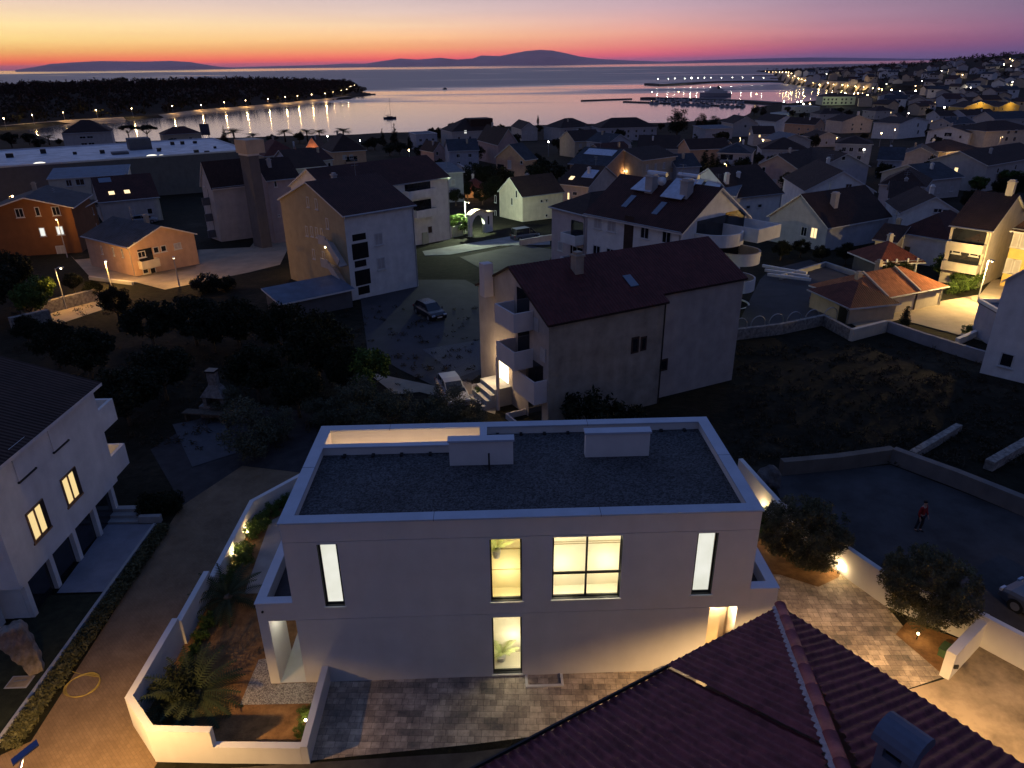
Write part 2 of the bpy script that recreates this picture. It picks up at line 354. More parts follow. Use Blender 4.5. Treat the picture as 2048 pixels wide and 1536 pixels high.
def build_sea():
    rs = np.concatenate([[200], np.geomspace(260, 90000, 60)]); azs = np.radians(np.arange(-90, 90.1, 2))
    V = [(r*math.sin(a), r*math.cos(a), SEA) for r in rs for a in azs]; na = len(azs)
    F = [(i*na+k, i*na+k+1, (i+1)*na+k+1, (i+1)*na+k) for i in range(len(rs)-1) for k in range(na-1)]
    mb = MB(); mb.v = V; mb.f = [f[::-1] for f in F]; mb.m = [0]*len(F)
    m = bpy.data.materials.new('sea_water'); nt = nodes(m); L = nt.links.new
    out = N(nt, 'ShaderNodeOutputMaterial')
    b = N(nt, 'ShaderNodeBsdfPrincipled', inp={'Base Color': (.020,.036,.070, 1), 'Roughness': .09, 'IOR': 1.33, 'Specular IOR Level': .5}); L(b.outputs[0], out.inputs[0])
    tc = N(nt, 'ShaderNodeTexCoord')
    # wind lanes: broad patches where the surface is ruffled, calm inside the bay
    mp = N(nt, 'ShaderNodeMapping'); mp.inputs['Scale'].default_value = (.0011, .0030, 1); mp.inputs['Rotation'].default_value = (0, 0, rad(8)); L(tc.outputs['Object'], mp.inputs[0])
    nl = N(nt, 'ShaderNodeTexNoise', inp={'Scale': 1.0, 'Detail': 4, 'Roughness': .55, 'Distortion': .6}); L(mp.outputs[0], nl.inputs['Vector'])
    sy = N(nt, 'ShaderNodeSeparateXYZ'); L(tc.outputs['Object'], sy.inputs[0])
    mr = N(nt, 'ShaderNodeMapRange', interpolation_type='SMOOTHSTEP'); L(sy.outputs[1], mr.inputs['Value'])
    mr.inputs['From Min'].default_value = 700; mr.inputs['From Max'].default_value = 1900; mr.inputs['To Min'].default_value = -.16; mr.inputs['To Max'].default_value = .17
    mf = N(nt, 'ShaderNodeMapRange', interpolation_type='SMOOTHSTEP'); L(sy.outputs[1], mf.inputs['Value']); mf.inputs['From Min'].default_value = 7000; mf.inputs['From Max'].default_value = 12000; mf.inputs['To Max'].default_value = -.5
    a0 = N(nt, 'ShaderNodeMath', operation='ADD'); L(mr.outputs[0], a0.inputs[0]); L(mf.outputs[0], a0.inputs[1])
    ad = N(nt, 'ShaderNodeMath', operation='ADD'); L(nl.outputs['Fac'], ad.inputs[0]); L(a0.outputs[0], ad.inputs[1])
    ru = N(nt, 'ShaderNodeMapRange', interpolation_type='SMOOTHSTEP'); ru.inputs['From Min'].default_value = .40; ru.inputs['From Max'].default_value = .62; L(ad.outputs[0], ru.inputs['Value'])
    rr = N(nt, 'ShaderNodeMapRange'); rr.inputs['To Min'].default_value = .10; rr.inputs['To Max'].default_value = .40; L(ru.outputs[0], rr.inputs['Value']); L(rr.outputs[0], b.inputs['Roughness'])
    m2 = N(nt, 'ShaderNodeMapping'); m2.inputs['Scale'].default_value = (.10, .42, 1); L(tc.outputs['Object'], m2.inputs[0])
    nw = N(nt, 'ShaderNodeTexNoise', inp={'Scale': 1.0, 'Detail': 3, 'Roughness': .5}); L(m2.outputs[0], nw.inputs['Vector'])
    bs = N(nt, 'ShaderNodeMapRange'); bs.inputs['To Min'].default_value = .05; bs.inputs['To Max'].default_value = .34; L(ru.outputs[0], bs.inputs['Value'])
    bp = N(nt, 'ShaderNodeBump', inp={'Distance': .5}); L(nw.outputs['Fac'], bp.inputs['Height']); L(bs.outputs[0], bp.inputs['Strength']); L(bp.outputs[0], b.inputs['Normal'])
    o = mb.build('sea', m); kind(o)
build_sea()
def island(name, prof, dist, thick, col):
    """far land on the horizon: outline heights along azimuth, rounded ridge with real depth"""
    mb = MB(); rows = []
    for px, py in prof:
        d = ray(px, py); n = math.hypot(d[0], d[1]); x, y = d[0]/n, d[1]/n
        top = max(SEA+2, CAM[2]+d[2]/n*dist)
        rows.append([((dist+t*thick)*x, (dist+t*thick)*y, SEA-5+(top-SEA+5)*math.cos(t*PI/2)**.9) for t in (-1, -.75, -.45, -.2, 0, .3, .6, 1)])
    n = len(rows[0])
    V = [p for r in rows for p in r]; F = [(i*n+k, (i+1)*n+k, (i+1)*n+k+1, i*n+k+1) for i in range(len(rows)-1) for k in range(n-1)]
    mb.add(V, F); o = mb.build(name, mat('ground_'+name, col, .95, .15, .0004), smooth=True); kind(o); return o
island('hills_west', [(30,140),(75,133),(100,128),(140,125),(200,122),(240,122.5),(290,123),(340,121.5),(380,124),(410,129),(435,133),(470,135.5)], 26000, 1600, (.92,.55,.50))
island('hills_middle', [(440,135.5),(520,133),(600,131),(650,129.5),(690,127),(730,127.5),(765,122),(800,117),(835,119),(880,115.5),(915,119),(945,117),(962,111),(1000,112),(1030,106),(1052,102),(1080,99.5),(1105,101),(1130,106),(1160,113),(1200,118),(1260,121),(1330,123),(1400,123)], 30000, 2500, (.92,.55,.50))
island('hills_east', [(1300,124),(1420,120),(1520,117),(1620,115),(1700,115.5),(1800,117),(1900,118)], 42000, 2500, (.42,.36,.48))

# ------------------------------------------------------------------ draped ground patches
def drape(name, poly, off, m, step=4.0, label=None):
    """poly: world xy list; laid on the terrain"""
    bm = bmesh.new(); vs = [bm.verts.new((x, y, 0)) for x, y in poly]; bm.faces.new(vs)
    bmesh.ops.triangulate(bm, faces=bm.faces[:])
    for _ in range(7):
        es = [e for e in bm.edges if e.calc_length() > step]
        if not es: break
        bmesh.ops.subdivide_edges(bm, edges=es, cuts=1); bmesh.ops.triangulate(bm, faces=[f for f in bm.faces if len(f.verts) > 3])
    Z = hN([(v.co.x, v.co.y) for v in bm.verts])
    for v, z in zip(bm.verts, Z): v.co.z = z+off
    bmesh.ops.recalc_face_normals(bm, faces=bm.faces[:])
    me = bpy.data.meshes.new(name); bm.to_mesh(me); bm.free(); me.materials.append(m)
    if me.polygons and me.polygons[0].normal.z < 0: me.flip_normals()
    o = bpy.data.objects.new(name, me); COL.objects.link(o); kind(o); return o
def gp(pts, z=None): return [tuple((G(x, y) if z is None else pz(x, y, z))[:2]) for x, y in pts]
def ribbon(pts, w):
    P = [Vector(p) for p in pts]; Lh = []; Rh = []
    for i, p in enumerate(P):
        d = (P[min(i+1, len(P)-1)]-P[max(i-1, 0)]).normalized(); n = Vector((-d.y, d.x))*w/2
        Lh.append(tuple(p+n)); Rh.append(tuple(p-n))
    return Lh+Rh[::-1]
# ================================================================== the white villa and its plot
OH = np.array([-7.9206, 19.9242]); YH = rad(1.5646); EX = np.array([math.cos(YH), math.sin(YH)]); EY = np.array([-EX[1], EX[0]])
GZ = -0.3
def hw(x, y): return tuple(OH+EX*x+EY*y)
def hpoly(pts): return [hw(*p) for p in pts]
def hl(p): q = np.array(p[:2])-OH; return (float(q@EX), float(q@EY))
def hpx(px, py, z=GZ): return hl(pz(px, py, z))
def grid_wall(mb, u0, u1, z0, z1, holes, f, depth, mi=0, mr=0):
    us = sorted({u0, u1}|{h[0] for h in holes}|{h[1] for h in holes}); zs = sorted({z0, z1}|{h[2] for h in holes}|{h[3] for h in holes})
    for a, b in zip(us, us[1:]):
        for c, d in zip(zs, zs[1:]):
            if any(h[0] < (a+b)/2 < h[1] and h[2] < (c+d)/2 < h[3] for h in holes): continue
            mb.add([f(a,c,0), f(b,c,0), f(b,d,0), f(a,d,0)], [(0,1,2,3)], mi)
    for (a, b, c, d) in holes:
        q = [(a,c),(b,c),(b,d),(a,d)]
        for i in range(4):
            (p1, r1), (p2, r2) = q[i], q[(i+1) % 4]
            mb.add([f(p1,r1,0), f(p1,r1,depth), f(p2,r2,depth), f(p2,r2,0)], [(0,1,2,3)], mr)

villa = thing('modern_house', 'white flat roofed modern house with gravel roof and tall lit windows', 'house', (*hw(0, 0), 0), YH)
WX, DY, ZT = 16.47, 7.0, 7.0
WH = dict(w1=(1.15,1.85,3.37,6.06), w2=(7.08,8.20,3.35,6.07), w3=(9.27,11.72,3.37,6.08), w4=(14.32,15.06,3.39,6.08), w5=(7.08,8.18,-.15,2.60), door=(15.08,16.10,-.29,2.77))
mb = MB(); fr = lambda u, z, d: (u, d, z)
groov = [(0,WX,2.765,2.785),(0,WX,6.165,6.185)]
grid_wall(mb, 0, WX, GZ, ZT-.06, list(WH.values())+groov, fr, .20)
for g in groov: mb.add([(g[0],.03,g[2]),(g[1],.03,g[2]),(g[1],.03,g[3]),(g[0],.03,g[3])], [(0,1,2,3)], 1)
mb.add([(0,DY,GZ),(0,0,GZ),(0,0,ZT-.06),(0,DY,ZT-.06)], [(0,1,2,3)]); mb.add([(WX,0,GZ),(WX,DY,GZ),(WX,DY,ZT-.06),(WX,0,ZT-.06)], [(0,1,2,3)]); mb.add([(WX,DY,GZ),(0,DY,GZ),(0,DY,ZT-.06),(WX,DY,ZT-.06)], [(0,1,2,3)])
mb.build('wall', [HOUSEWHITE, FRAME], villa)
# roof: gravel deck, inner parapet faces, sunken terrace opening at the back left
GRAVEL = bpy.data.materials.new('roof_gravel')
def _gravel():
    nt = nodes(GRAVEL); L = nt.links.new; out = N(nt, 'ShaderNodeOutputMaterial'); b = N(nt, 'ShaderNodeBsdfPrincipled', inp={'Roughness': .9}); L(b.outputs[0], out.inputs[0])
    tc = N(nt, 'ShaderNodeTexCoord'); v = N(nt, 'ShaderNodeTexVoronoi', inp={'Scale': 17.0}); L(tc.outputs['Object'], v.inputs['Vector'])
    r = N(nt, 'ShaderNodeValToRGB'); e = r.color_ramp.elements; e[0].position = .1; e[0].color = (.022,.023,.026,1); e[1].position = .95; e[1].color = (.115,.116,.122,1)
    sp = N(nt, 'ShaderNodeSeparateColor'); L(v.outputs['Color'], sp.inputs[0]); L(sp.outputs[0], r.inputs[0])
    n = N(nt, 'ShaderNodeTexNoise', inp={'Scale': .7, 'Detail': 5}); L(tc.outputs['Object'], n.inputs['Vector']); rr = N(nt, 'ShaderNodeMapRange', inp={'To Min': .55, 'To Max': 1.35}); L(n.outputs['Fac'], rr.inputs['Value'])
    sc = N(nt, 'ShaderNodeVectorMath', operation='SCALE'); L(r.outputs[0], sc.inputs[0]); L(rr.outputs[0], sc.inputs['Scale']); L(sc.outputs[0], b.inputs['Base Color'])
    bp = N(nt, 'ShaderNodeBump', inp={'Strength': 1.0, 'Distance': .05}); L(v.outputs['Distance'], bp.inputs['Height']); bp.invert = True; L(bp.outputs[0], b.inputs['Normal'])
_gravel()
COPE = mat('coping_zinc', (.38,.43,.51), .5, .08, .8)
def rect_hole(mb, x0, y0, x1, y1, a0, b0, a1, b1, z, mi=0):
    for q in ((x0,y0,x1,b0),(x0,b1,x1,y1),(x0,b0,a0,b1),(a1,b0,x1,b1)): mb.add([(q[0],q[1],z),(q[2],q[1],z),(q[2],q[3],z),(q[0],q[3],z)], [(0,1,2,3)], mi)
tx0, ty0, tx1, ty1 = .40, 5.40, 6.72, 6.66       # terrace opening
mb = MB(); rect_hole(mb, .36, .36, WX-.36, DY-.34, tx0-.01, ty0-.2, tx1+.22, DY-.34, 6.62); mb.build('gravel_deck', GRAVEL, villa)
mb = MB()      # inner faces of parapet
zi = ZT-.06
for a, b in (((.38,.38),(WX-.38,.38)), ((WX-.38,.38),(WX-.38,DY-.36)), ((WX-.38,DY-.36),(tx1+.26,DY-.36)), ((tx1+.26,DY-.36),(tx1+.26,ty0-.24)), ((tx1+.26,ty0-.24),(.38,ty0-.24)), ((.38,ty0-.24),(.38,.38))):
    mb.add([(*b,6.55),(*a,6.55),(*a,zi),(*b,zi)], [(0,1,2,3)])
# inner faces of the terrace well, and its floor
for a, b in (((tx0,ty0),(tx1,ty0)), ((tx1,ty0),(tx1,ty1)), ((tx1,ty1),(tx0,ty1)), ((tx0,ty1),(tx0,ty0))):
    mb.add([(*b,3.2),(*a,3.2),(*a,zi),(*b,zi)], [(0,1,2,3)])
mb.add([(tx0,ty0,3.2),(tx1,ty0,3.2),(tx1,ty1,3.2),(tx0,ty1,3.2)], [(0,1,2,3)])
mb.build('parapet', HOUSEWHITE, villa)
mb = MB(); c0 = ZT-.06
mb.box(-.05,-.05,c0,WX+.05,.42,ZT); mb.box(-.05,.422,c0,.42,DY-.402,ZT); mb.box(WX-.42,.422,c0,WX+.05,DY-.402,ZT); mb.box(-.05,DY-.40,c0,WX+.05,DY+.05,ZT)
mb.box(.422,ty0-.28,c0,tx1+.02,ty0+.02,ZT+.002); mb.box(tx1-.0,ty0+.022,c0,tx1+.30,DY-.402,ZT+.001); mb.box(tx1+.022,ty0-.28,c0,tx1+.30,ty0+.02,ZT+.001)
mb.build('coping', COPE, villa)
for x0, x1, y0, y1 in ((5.2,5.215,-.055,.425),(10.9,10.915,-.055,.425),(2.9,2.915,DY-.405,DY+.055),(11.3,11.315,DY-.405,DY+.055),(-.055,.425,3.6,3.615),(WX-.425,WX+.055,3.75,3.765)):
    mb = MB(); mb.box(x0,y0,c0-.01,x1,y1,ZT+.004); mb.build('coping_joint', FRAME, villa)
for k in range(3): light((.9+k*2.4, 6.05, 4.6), 210, (1,.62,.30), .2, villa, name='terrace_light')
for x0, x1, y in ((5.55,8.05,4.10),(10.94,13.5,4.48)):
    mb = MB(); mb.box(x0,y,6.6,x1,y+.34,7.66); v = mb.build('vent_wall', HOUSEWHITE, villa)
    mb = MB(); mb.box(x0-.05,y-.05,7.66,x1+.05,y+.39,7.74); mb.build('cap', COPE, v)
mb = MB(); mb.tube([(7.1,3.72,6.6),(7.1,3.72,7.35)], .035); mb.build('vent_pipe', FRAME, villa)
for k in range(13):
    mb = MB(); mb.box(1.2+k*1.15 if k < 4 else 7.4+(k-4)*1.0, (4.9 if k < 4 else 6.42), 6.62, 1.32+k*1.15 if k < 4 else 7.52+(k-4)*1.0, (5.12 if k < 4 else 6.6), 6.70); mb.build('membrane_weight', FRAME, villa)
# windows
FROST = bpy.data.materials.new('blind_lit')
def _frost(m, ca, cb, st):
    nt = nodes(m); L = nt.links.new; out = N(nt, 'ShaderNodeOutputMaterial'); e = N(nt, 'ShaderNodeEmission', inp={'Strength': st}); L(e.outputs[0], out.inputs[0])
    tc = N(nt, 'ShaderNodeTexCoord'); n = N(nt, 'ShaderNodeTexNoise', inp={'Scale': .8, 'Detail': 3}); L(tc.outputs['Object'], n.inputs['Vector'])
    r = N(nt, 'ShaderNodeValToRGB'); r.color_ramp.elements[0].position = .35; r.color_ramp.elements[1].position = .65; r.color_ramp.elements[0].color = (*ca,1); r.color_ramp.elements[1].color = (*cb,1)
    L(n.outputs['Fac'], r.inputs[0]); L(r.outputs[0], e.inputs[0])
_frost(FROST, (.74,.74,.62), (.90,.89,.80), 1.0)
GLASS = glassmat('window_glass')
SILL = mat('sill_white', (.66,.64,.58), .6, .05)
ROOMC = mat('room_paint', (.84,.78,.62), .9, .03)
ROOMY = mat('room_paint_yellow', (.82,.73,.46), .9, .03)
def room(win, x0, x1, y1, z0, z1, m, mats2=None):
    mb = MB(); y0 = .30
    for q in ([(x0,y1,z0),(x1,y1,z0),(x1,y1,z1),(x0,y1,z1)], [(x0,y0,z0),(x0,y1,z0),(x0,y1,z1),(x0,y0,z1)], [(x1,y1,z0),(x1,y0,z0),(x1,y0,z1),(x1,y1,z1)], [(x0,y0,z0),(x1,y0,z0),(x1,y1,z0),(x0,y1,z0)], [(x0,y1,z1),(x1,y1,z1),(x1,y0,z1),(x0,y0,z1)]): mb.add(q, [(0,1,2,3)])
    h = WH[win]
    grid_wall(mb, x0, x1, z0, z1, [h], lambda u, z, d: (u, y0-d, z), .08)
    return mb.build('room', m, villa)
def vwindow(key, mull=(), trans=(), pane=GLASS, fw=.07):
    a, b, c, d = WH[key]; y0, y1 = .12, .20
    mb = MB(); mb.box(a,y0,c,b,y1,c+fw); mb.box(a,y0,d-fw,b,y1,d); mb.box(a,y0,c+fw,a+fw,y1,d-fw); mb.box(b-fw,y0,c+fw,b,y1,d-fw)
    for x in mull: mb.box(x-.035,y0+.003,c+fw,x+.035,y1-.003,d-fw)
    for z in trans: mb.box(a+fw,y0+.006,z-.04,b-fw,y1-.006,z+.04)
    # dark metal lining of the reveal
    mb.box(a-.002,.005,c,a+.018,y0,d); mb.box(b-.018,.005,c,b+.002,y0,d); mb.box(a,.005,c,b,y0,c+.02)
    w = mb.build('window', FRAME, villa)
    mb = MB(); mb.add([(a+fw,.165,c+fw),(b-fw,.165,c+fw),(b-fw,.165,d-fw),(a+fw,.165,d-fw)], [(0,1,2,3)]); mb.build('pane', pane, w)
    mb = MB(); mb.box(a-.05,-.06,c-.07,b+.05,.002,c-.004); mb.build('sill', SILL, w)
    return w
vwindow('w1', pane=FROST, fw=.08); vwindow('w4', pane=FROST, fw=.08); vwindow('w2', fw=.06); vwindow('w3', (10.49,), (4.42,), fw=.06); vwindow('w5', fw=.055)
room('w2', 6.7, 8.7, 1.15, 3.0, 6.35, ROOMY); room('w3', 9.0, 12.2, 1.25, 2.95, 6.35, ROOMC); room('w5', 6.8, 8.6, 1.1, -.17, 2.68, ROOMC)
LPW = (1,.84,.55)
for x, z, p, c in ((7.7,5.9,34,(1,.82,.46)),(7.7,3.9,34,(1,.82,.46)),(7.7,2.3,26,(1,.86,.58)),(7.9,.7,26,(1,.86,.58)),(9.7,5.8,38,(1,.85,.56)),(11.4,5.8,38,(1,.85,.56)),(9.7,4.0,34,(1,.85,.56)),(11.4,4.0,34,(1,.85,.56))): light((x,.58,z), p*1.35, c, .32, villa, name='room_light')
# fittings seen through the wide window
mb = MB(); mb.box(9.05,.80,2.96,12.15,1.23,3.42); mb.box(9.05,.78,3.42,12.15,1.235,3.46,1); mb.box(9.3,.86,3.462,10.5,1.1,3.62,2); mb.box(11.2,.9,3.462,11.6,1.15,3.72,2)
tag(mb.build('kitchen_counter', [ROOMC, SILL, mat('appliance_grey', (.42,.42,.40), .4, .1)]), 'pale kitchen counter with grey fronts inside the wide lit window', 'counter').matrix_world = villa.matrix_world
for x0, x1, y, zz, c in ((9.02,12.18,1.25,(4.85,4.95),(.40,.32,.18)),(6.72,8.68,1.15,(3.85,4.78),(.42,.33,.13))):
    for z in zz: mb = MB(); mb.box(x0,y-.02,z,x1,y-.003,z+.022); mb.build('room_trim', mat('trim_tan', c, .7, .05), villa)
# entrance recess
mb = MB(); a, b, c, d = WH['door']
for q in ([(a,.75,c),(b,.75,c),(b,.75,d),(a,.75,d)], [(a,.2,c),(a,.75,c),(a,.75,d),(a,.2,d)], [(b,.75,c),(b,.2,c),(b,.2,d),(b,.75,d)], [(a,.2,c),(b,.2,c),(b,.75,c),(a,.75,c)], [(a,.75,d),(b,.75,d),(b,.2,d),(a,.2,d)]): mb.add(q, [(0,1,2,3)])
mb.build('entrance', mat('pale_oak', (.66,.52,.34), .6, .10, 1.2), villa)
mb = MB(); mb.box(a+.08,.70,c+.01,b-.10,.745,d-.35); dd = mb.build('door', mat('door_oak', (.68,.54,.36), .5, .10, 1.5), villa)
mb = MB(); mb.tube([(a+.2,.67,.5),(a+.2,.67,1.3)], .018); mb.build('handle', METAL, dd)
light((15.6,.45,2.5), 150, (1,.76,.44), .08, villa, name='entrance_light')
# porch with balcony on the left, balcony block on the right
mb = MB(); mb.box(-1.33,0,GZ,-.97,1.65,2.77); mb.box(-1.33,0,2.772,-.002,5.2,2.98); mb.box(-1.33,3.4,GZ,-1.05,5.2,2.77)
mb.box(-1.33,0,2.982,-.002,.30,3.56); mb.box(-1.33,.302,2.982,-1.03,5.2,3.56); pch = mb.build('porch', HOUSEWHITE, villa)
mb = MB(); mb.box(-1.36,-.03,3.562,-.004,.33,3.60); mb.box(-1.36,.332,3.562,-1.0,5.2,3.60); mb.build('porch_coping', mat('coping_white', (.62,.62,.66), .6, .05), pch)
mb = MB(); mb.box(-1.028,.304,2.981,-.004,5.2,3.0); mb.build('balcony_floor', mat('deck_dark', (.06,.055,.06), .8, .2, 3), pch)
mb = MB(); mb.box(-.968,.02,GZ+.005,-.004,5.0,GZ+.04); mb.build('porch_floor', mat('porch_tile', (.52,.52,.48), .6, .06, 1), pch)
light((-.5,1.0,2.6), 48, (1,.93,.72), .08, villa, name='porch_light')
for q, r in (((-1.1,-.05,3.24),.05),((-1.36,.05,3.42),.06)): mb = MB(); mb.ball(q, r); mb.build('security_camera', FRAME, villa)
mb = MB(); mb.box(WX+.002,0,GZ,17.52,5.2,2.98); mb.box(WX+.002,0,2.982,17.52,.34,3.56); mb.box(17.20,.342,2.982,17.52,5.2,3.56); bal = mb.build('side_balcony', HOUSEWHITE, villa)
mb = MB(); mb.box(WX+.004,-.03,3.562,17.55,.37,3.60); mb.box(17.17,.372,3.562,17.55,5.2,3.60); mb.build('balcony_coping', mat('coping_white2', (.62,.62,.66), .6, .05), bal)
mb = MB(); mb.box(WX+.006,.346,2.981,17.198,5.2,3.0); mb.build('balcony_floor', mat('deck_dark2', (.05,.05,.05), .8, .2, 3), bal)
# light well in the paving
mb = MB(); x0, x1, y0, y1 = 8.28, 9.72, -.62, -.02
mb.box(x0,y0,GZ+.002,x1,y0+.1,GZ+.10); mb.box(x0,y0+.102,GZ+.002,x0+.1,y1,GZ+.10); mb.box(x1-.1,y0+.102,GZ+.002,x1,y1,GZ+.10); lw = mb.build('light_well', SILL, villa)
mb = MB(); mb.box(x0+.102,y0+.104,GZ+.001,x1-.102,y1-.002,GZ+.03); mb.build('grating', DARK, lw)
mb = MB(); mb.prism([(13.2,-.02),(14.9,-.02),(14.9,-1.1),(14.5,-1.1)], [GZ+.0]*4, [GZ+.12,.62,.62,.5]); mb.build('sloped_block', CONC, villa)  # grey block with a sloping top against the front wall

# ---- ground of the plot
PAVE = bpy.data.materials.new('paving_stones')
def _pave():
    nt = nodes(PAVE); L = nt.links.new; out = N(nt, 'ShaderNodeOutputMaterial'); b = N(nt, 'ShaderNodeBsdfPrincipled', inp={'Roughness': .75}); L(b.outputs[0], out.inputs[0])
    tc = N(nt, 'ShaderNodeTexCoord'); mp = N(nt, 'ShaderNodeMapping'); mp.inputs['Rotation'].default_value = (0,0,YH); L(tc.outputs['Object'], mp.inputs[0])
    def brick(w, h, off, sq, mo):
        k = N(nt, 'ShaderNodeTexBrick', offset=off, squash=sq, squash_frequency=3, inp={'Color1': (0,0,0,1), 'Color2': (1,1,1,1), 'Mortar': (0,0,0,1), 'Scale': 1.0, 'Mortar Size': mo, 'Bias': 0.0, 'Brick Width': w, 'Row Height': h}); L(mp.outputs[0], k.inputs['Vector']); return k
    k1 = brick(.42, .26, .31, .55, .005); k2 = brick(.95, .52, .43, 1.5, .003)
    n0 = N(nt, 'ShaderNodeTexNoise', inp={'Scale': 1.1, 'Detail': 7, 'Roughness': .7}); L(tc.outputs['Object'], n0.inputs['Vector']); n = N(nt, 'ShaderNodeMapRange', inp={'From Min': .3, 'From Max': .7}); n.clamp = True; L(n0.outputs['Fac'], n.inputs['Value'])
    n3 = N(nt, 'ShaderNodeTexNoise', inp={'Scale': 14, 'Detail': 3}); L(tc.outputs['Object'], n3.inputs['Vector'])
    a = N(nt, 'ShaderNodeMix', data_type='FLOAT', inp={0: .5}); L(k1.outputs['Color'], a.inputs[2]); L(k2.outputs['Color'], a.inputs[3])
    c = N(nt, 'ShaderNodeMix', data_type='FLOAT', inp={0: .55}); L(a.outputs[0], c.inputs[2]); L(n.outputs[0], c.inputs[3])
    d = N(nt, 'ShaderNodeMix', data_type='FLOAT', inp={0: .12}); L(c.outputs[0], d.inputs[2]); L(n3.outputs['Fac'], d.inputs[3])
    r = N(nt, 'ShaderNodeValToRGB'); e = r.color_ramp.elements; e[0].position = .15; e[0].color = (.085,.078,.07,1); e[1].position = .80; e[1].color = (.66,.54,.40,1); x = e.new(.46); x.color = (.28,.225,.17,1)
    L(d.outputs[0], r.inputs[0]); mm = N(nt, 'ShaderNodeMix', data_type='RGBA', inp={7: (.03,.028,.025,1)}); L(k1.outputs['Fac'], mm.inputs[0]); L(r.outputs[0], mm.inputs[6]); L(mm.outputs[2], b.inputs['Base Color'])
    bp = N(nt, 'ShaderNodeBump', inp={'Strength': .5, 'Distance': .02}); bp.invert = True; L(k1.outputs['Fac'], bp.inputs['Height']); L(bp.outputs[0], b.inputs['Normal'])
_pave()
SOIL = mat('red_soil', (.13,.065,.022), .95, 0, 2.2, bump=.6, bscale=14, col2=(.26,.14,.055), detail=8)
LANE = mat('lane_paving', (.14,.092,.052), .8, 0, 1.1, bump=.2, bscale=24, col2=(.20,.135,.08), detail=8)
def _lane():
    nt = LANE.node_tree; L = nt.links.new; b = [n for n in nt.nodes if n.type == 'BSDF_PRINCIPLED'][0]; src = b.inputs['Base Color'].links[0].from_socket
    tc = N(nt, 'ShaderNodeTexCoord'); mp = N(nt, 'ShaderNodeMapping'); mp.inputs['Rotation'].default_value = (0,0,.75); L(tc.outputs['Object'], mp.inputs[0])
    k = N(nt, 'ShaderNodeTexBrick', inp={'Color1': (.93,.93,.93,1), 'Color2': (1.07,1.07,1.07,1), 'Mortar': (.84,.84,.84,1), 'Scale': 1.0, 'Mortar Size': .008, 'Brick Width': .21, 'Row Height': .105}); L(mp.outputs[0], k.inputs['Vector'])
    mx = N(nt, 'ShaderNodeMix', data_type='RGBA', blend_type='MULTIPLY', inp={0: 1.0}); L(src, mx.inputs[6]); L(k.outputs['Color'], mx.inputs[7]); L(mx.outputs[2], b.inputs['Base Color'])
_lane()
ASPH = mat('asphalt', (.040,.036,.032), .85, 0, 1.2, bump=.2, bscale=60, col2=(.075,.068,.06), detail=8)
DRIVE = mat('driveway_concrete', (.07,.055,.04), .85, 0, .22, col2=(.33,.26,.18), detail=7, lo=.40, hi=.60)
PATHM = mat('path_slab', (.34,.29,.25), .8, .14, 1.1, detail=8)
GRAV2 = mat('pale_gravel', (.12,.11,.10), .9, 0, 22, bump=.8, bscale=30, col2=(.40,.38,.34), lo=.42, hi=.58)
drape('road', hpoly([(-40,-30),(40,-30),(40,-3.2),(22.2,-1.6),(6.3,-3.25),(-4.2,-3.6),(-40,-4)]), .006, ASPH)
drape('lane', hpoly([(-9.0,-2.2),(-9.45,12.4),(-7.6,16.6),(-2.6,15.2),(-5.1,11.6),(-5.55,-1.7),(-4.2,-3.1),(-4.6,-5.0),(-6,-9),(-16,-9),(-16,-3.4),(-10,-2.9)]), .016, LANE)
drape('paving', hpoly([(.9,-3.35),(6.3,-2.95),(22.35,-1.28),(24.1,-.75),(23.9,3.0),(23.1,5.0),(21.3,8.9),(17.5,9),(17.5,-.0),(.9,-.0)]), .012, PAVE)
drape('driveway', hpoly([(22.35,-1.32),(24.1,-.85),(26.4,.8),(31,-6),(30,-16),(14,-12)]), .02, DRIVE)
drape('garden_soil', hpoly([(.7,-3.3),(-4.2,-3.0),(-5.6,-1.6),(-5.5,5),(-5.3,11.3),(-3.2,13.9),(0,12),(0,0),(.7,0)]), .010, SOIL)
drape('path', hpoly([(-3.9,5.1),(-.05,5.1),(-.05,11.6),(-2.3,12.9),(-4.3,10.6)]), .03, PATHM, 2)
drape('gravel_strip', hpoly([(-2.15,1.2),(-2.2,-.95),(.55,-1.0),(.6,-.02),(-1.3,-.02),(-1.4,1.4)]), .022, GRAV2, 2)
drape('planting_bed', hpoly([(17.6,8.8),(17.6,5.6),(20.1,5.3),(20.8,5.3),(21.5,4.4),(22.7,5.0),(22.9,5.3),(21.2,8.9)]), .03, SOIL, 2)
drape('planting_bed', hpoly([(23.4,1.45),(24.35,2.2),(26.1,.85),(24.05,-.55)]), .03, SOIL, 2)
drape('yard', hpoly([(-9.4,12.3),(-14,19),(-12,26),(-4,24),(2,17),(-2.6,15.2),(-7.6,16.6)]), .02, mat('yard_paving', (.03,.027,.029), .85, .3, 1.5))
drape('yard', gp([(345,850),(440,832),(480,905),(385,935)]), .05, mat('yard_slab', (.065,.066,.075), .8, .15, 2))

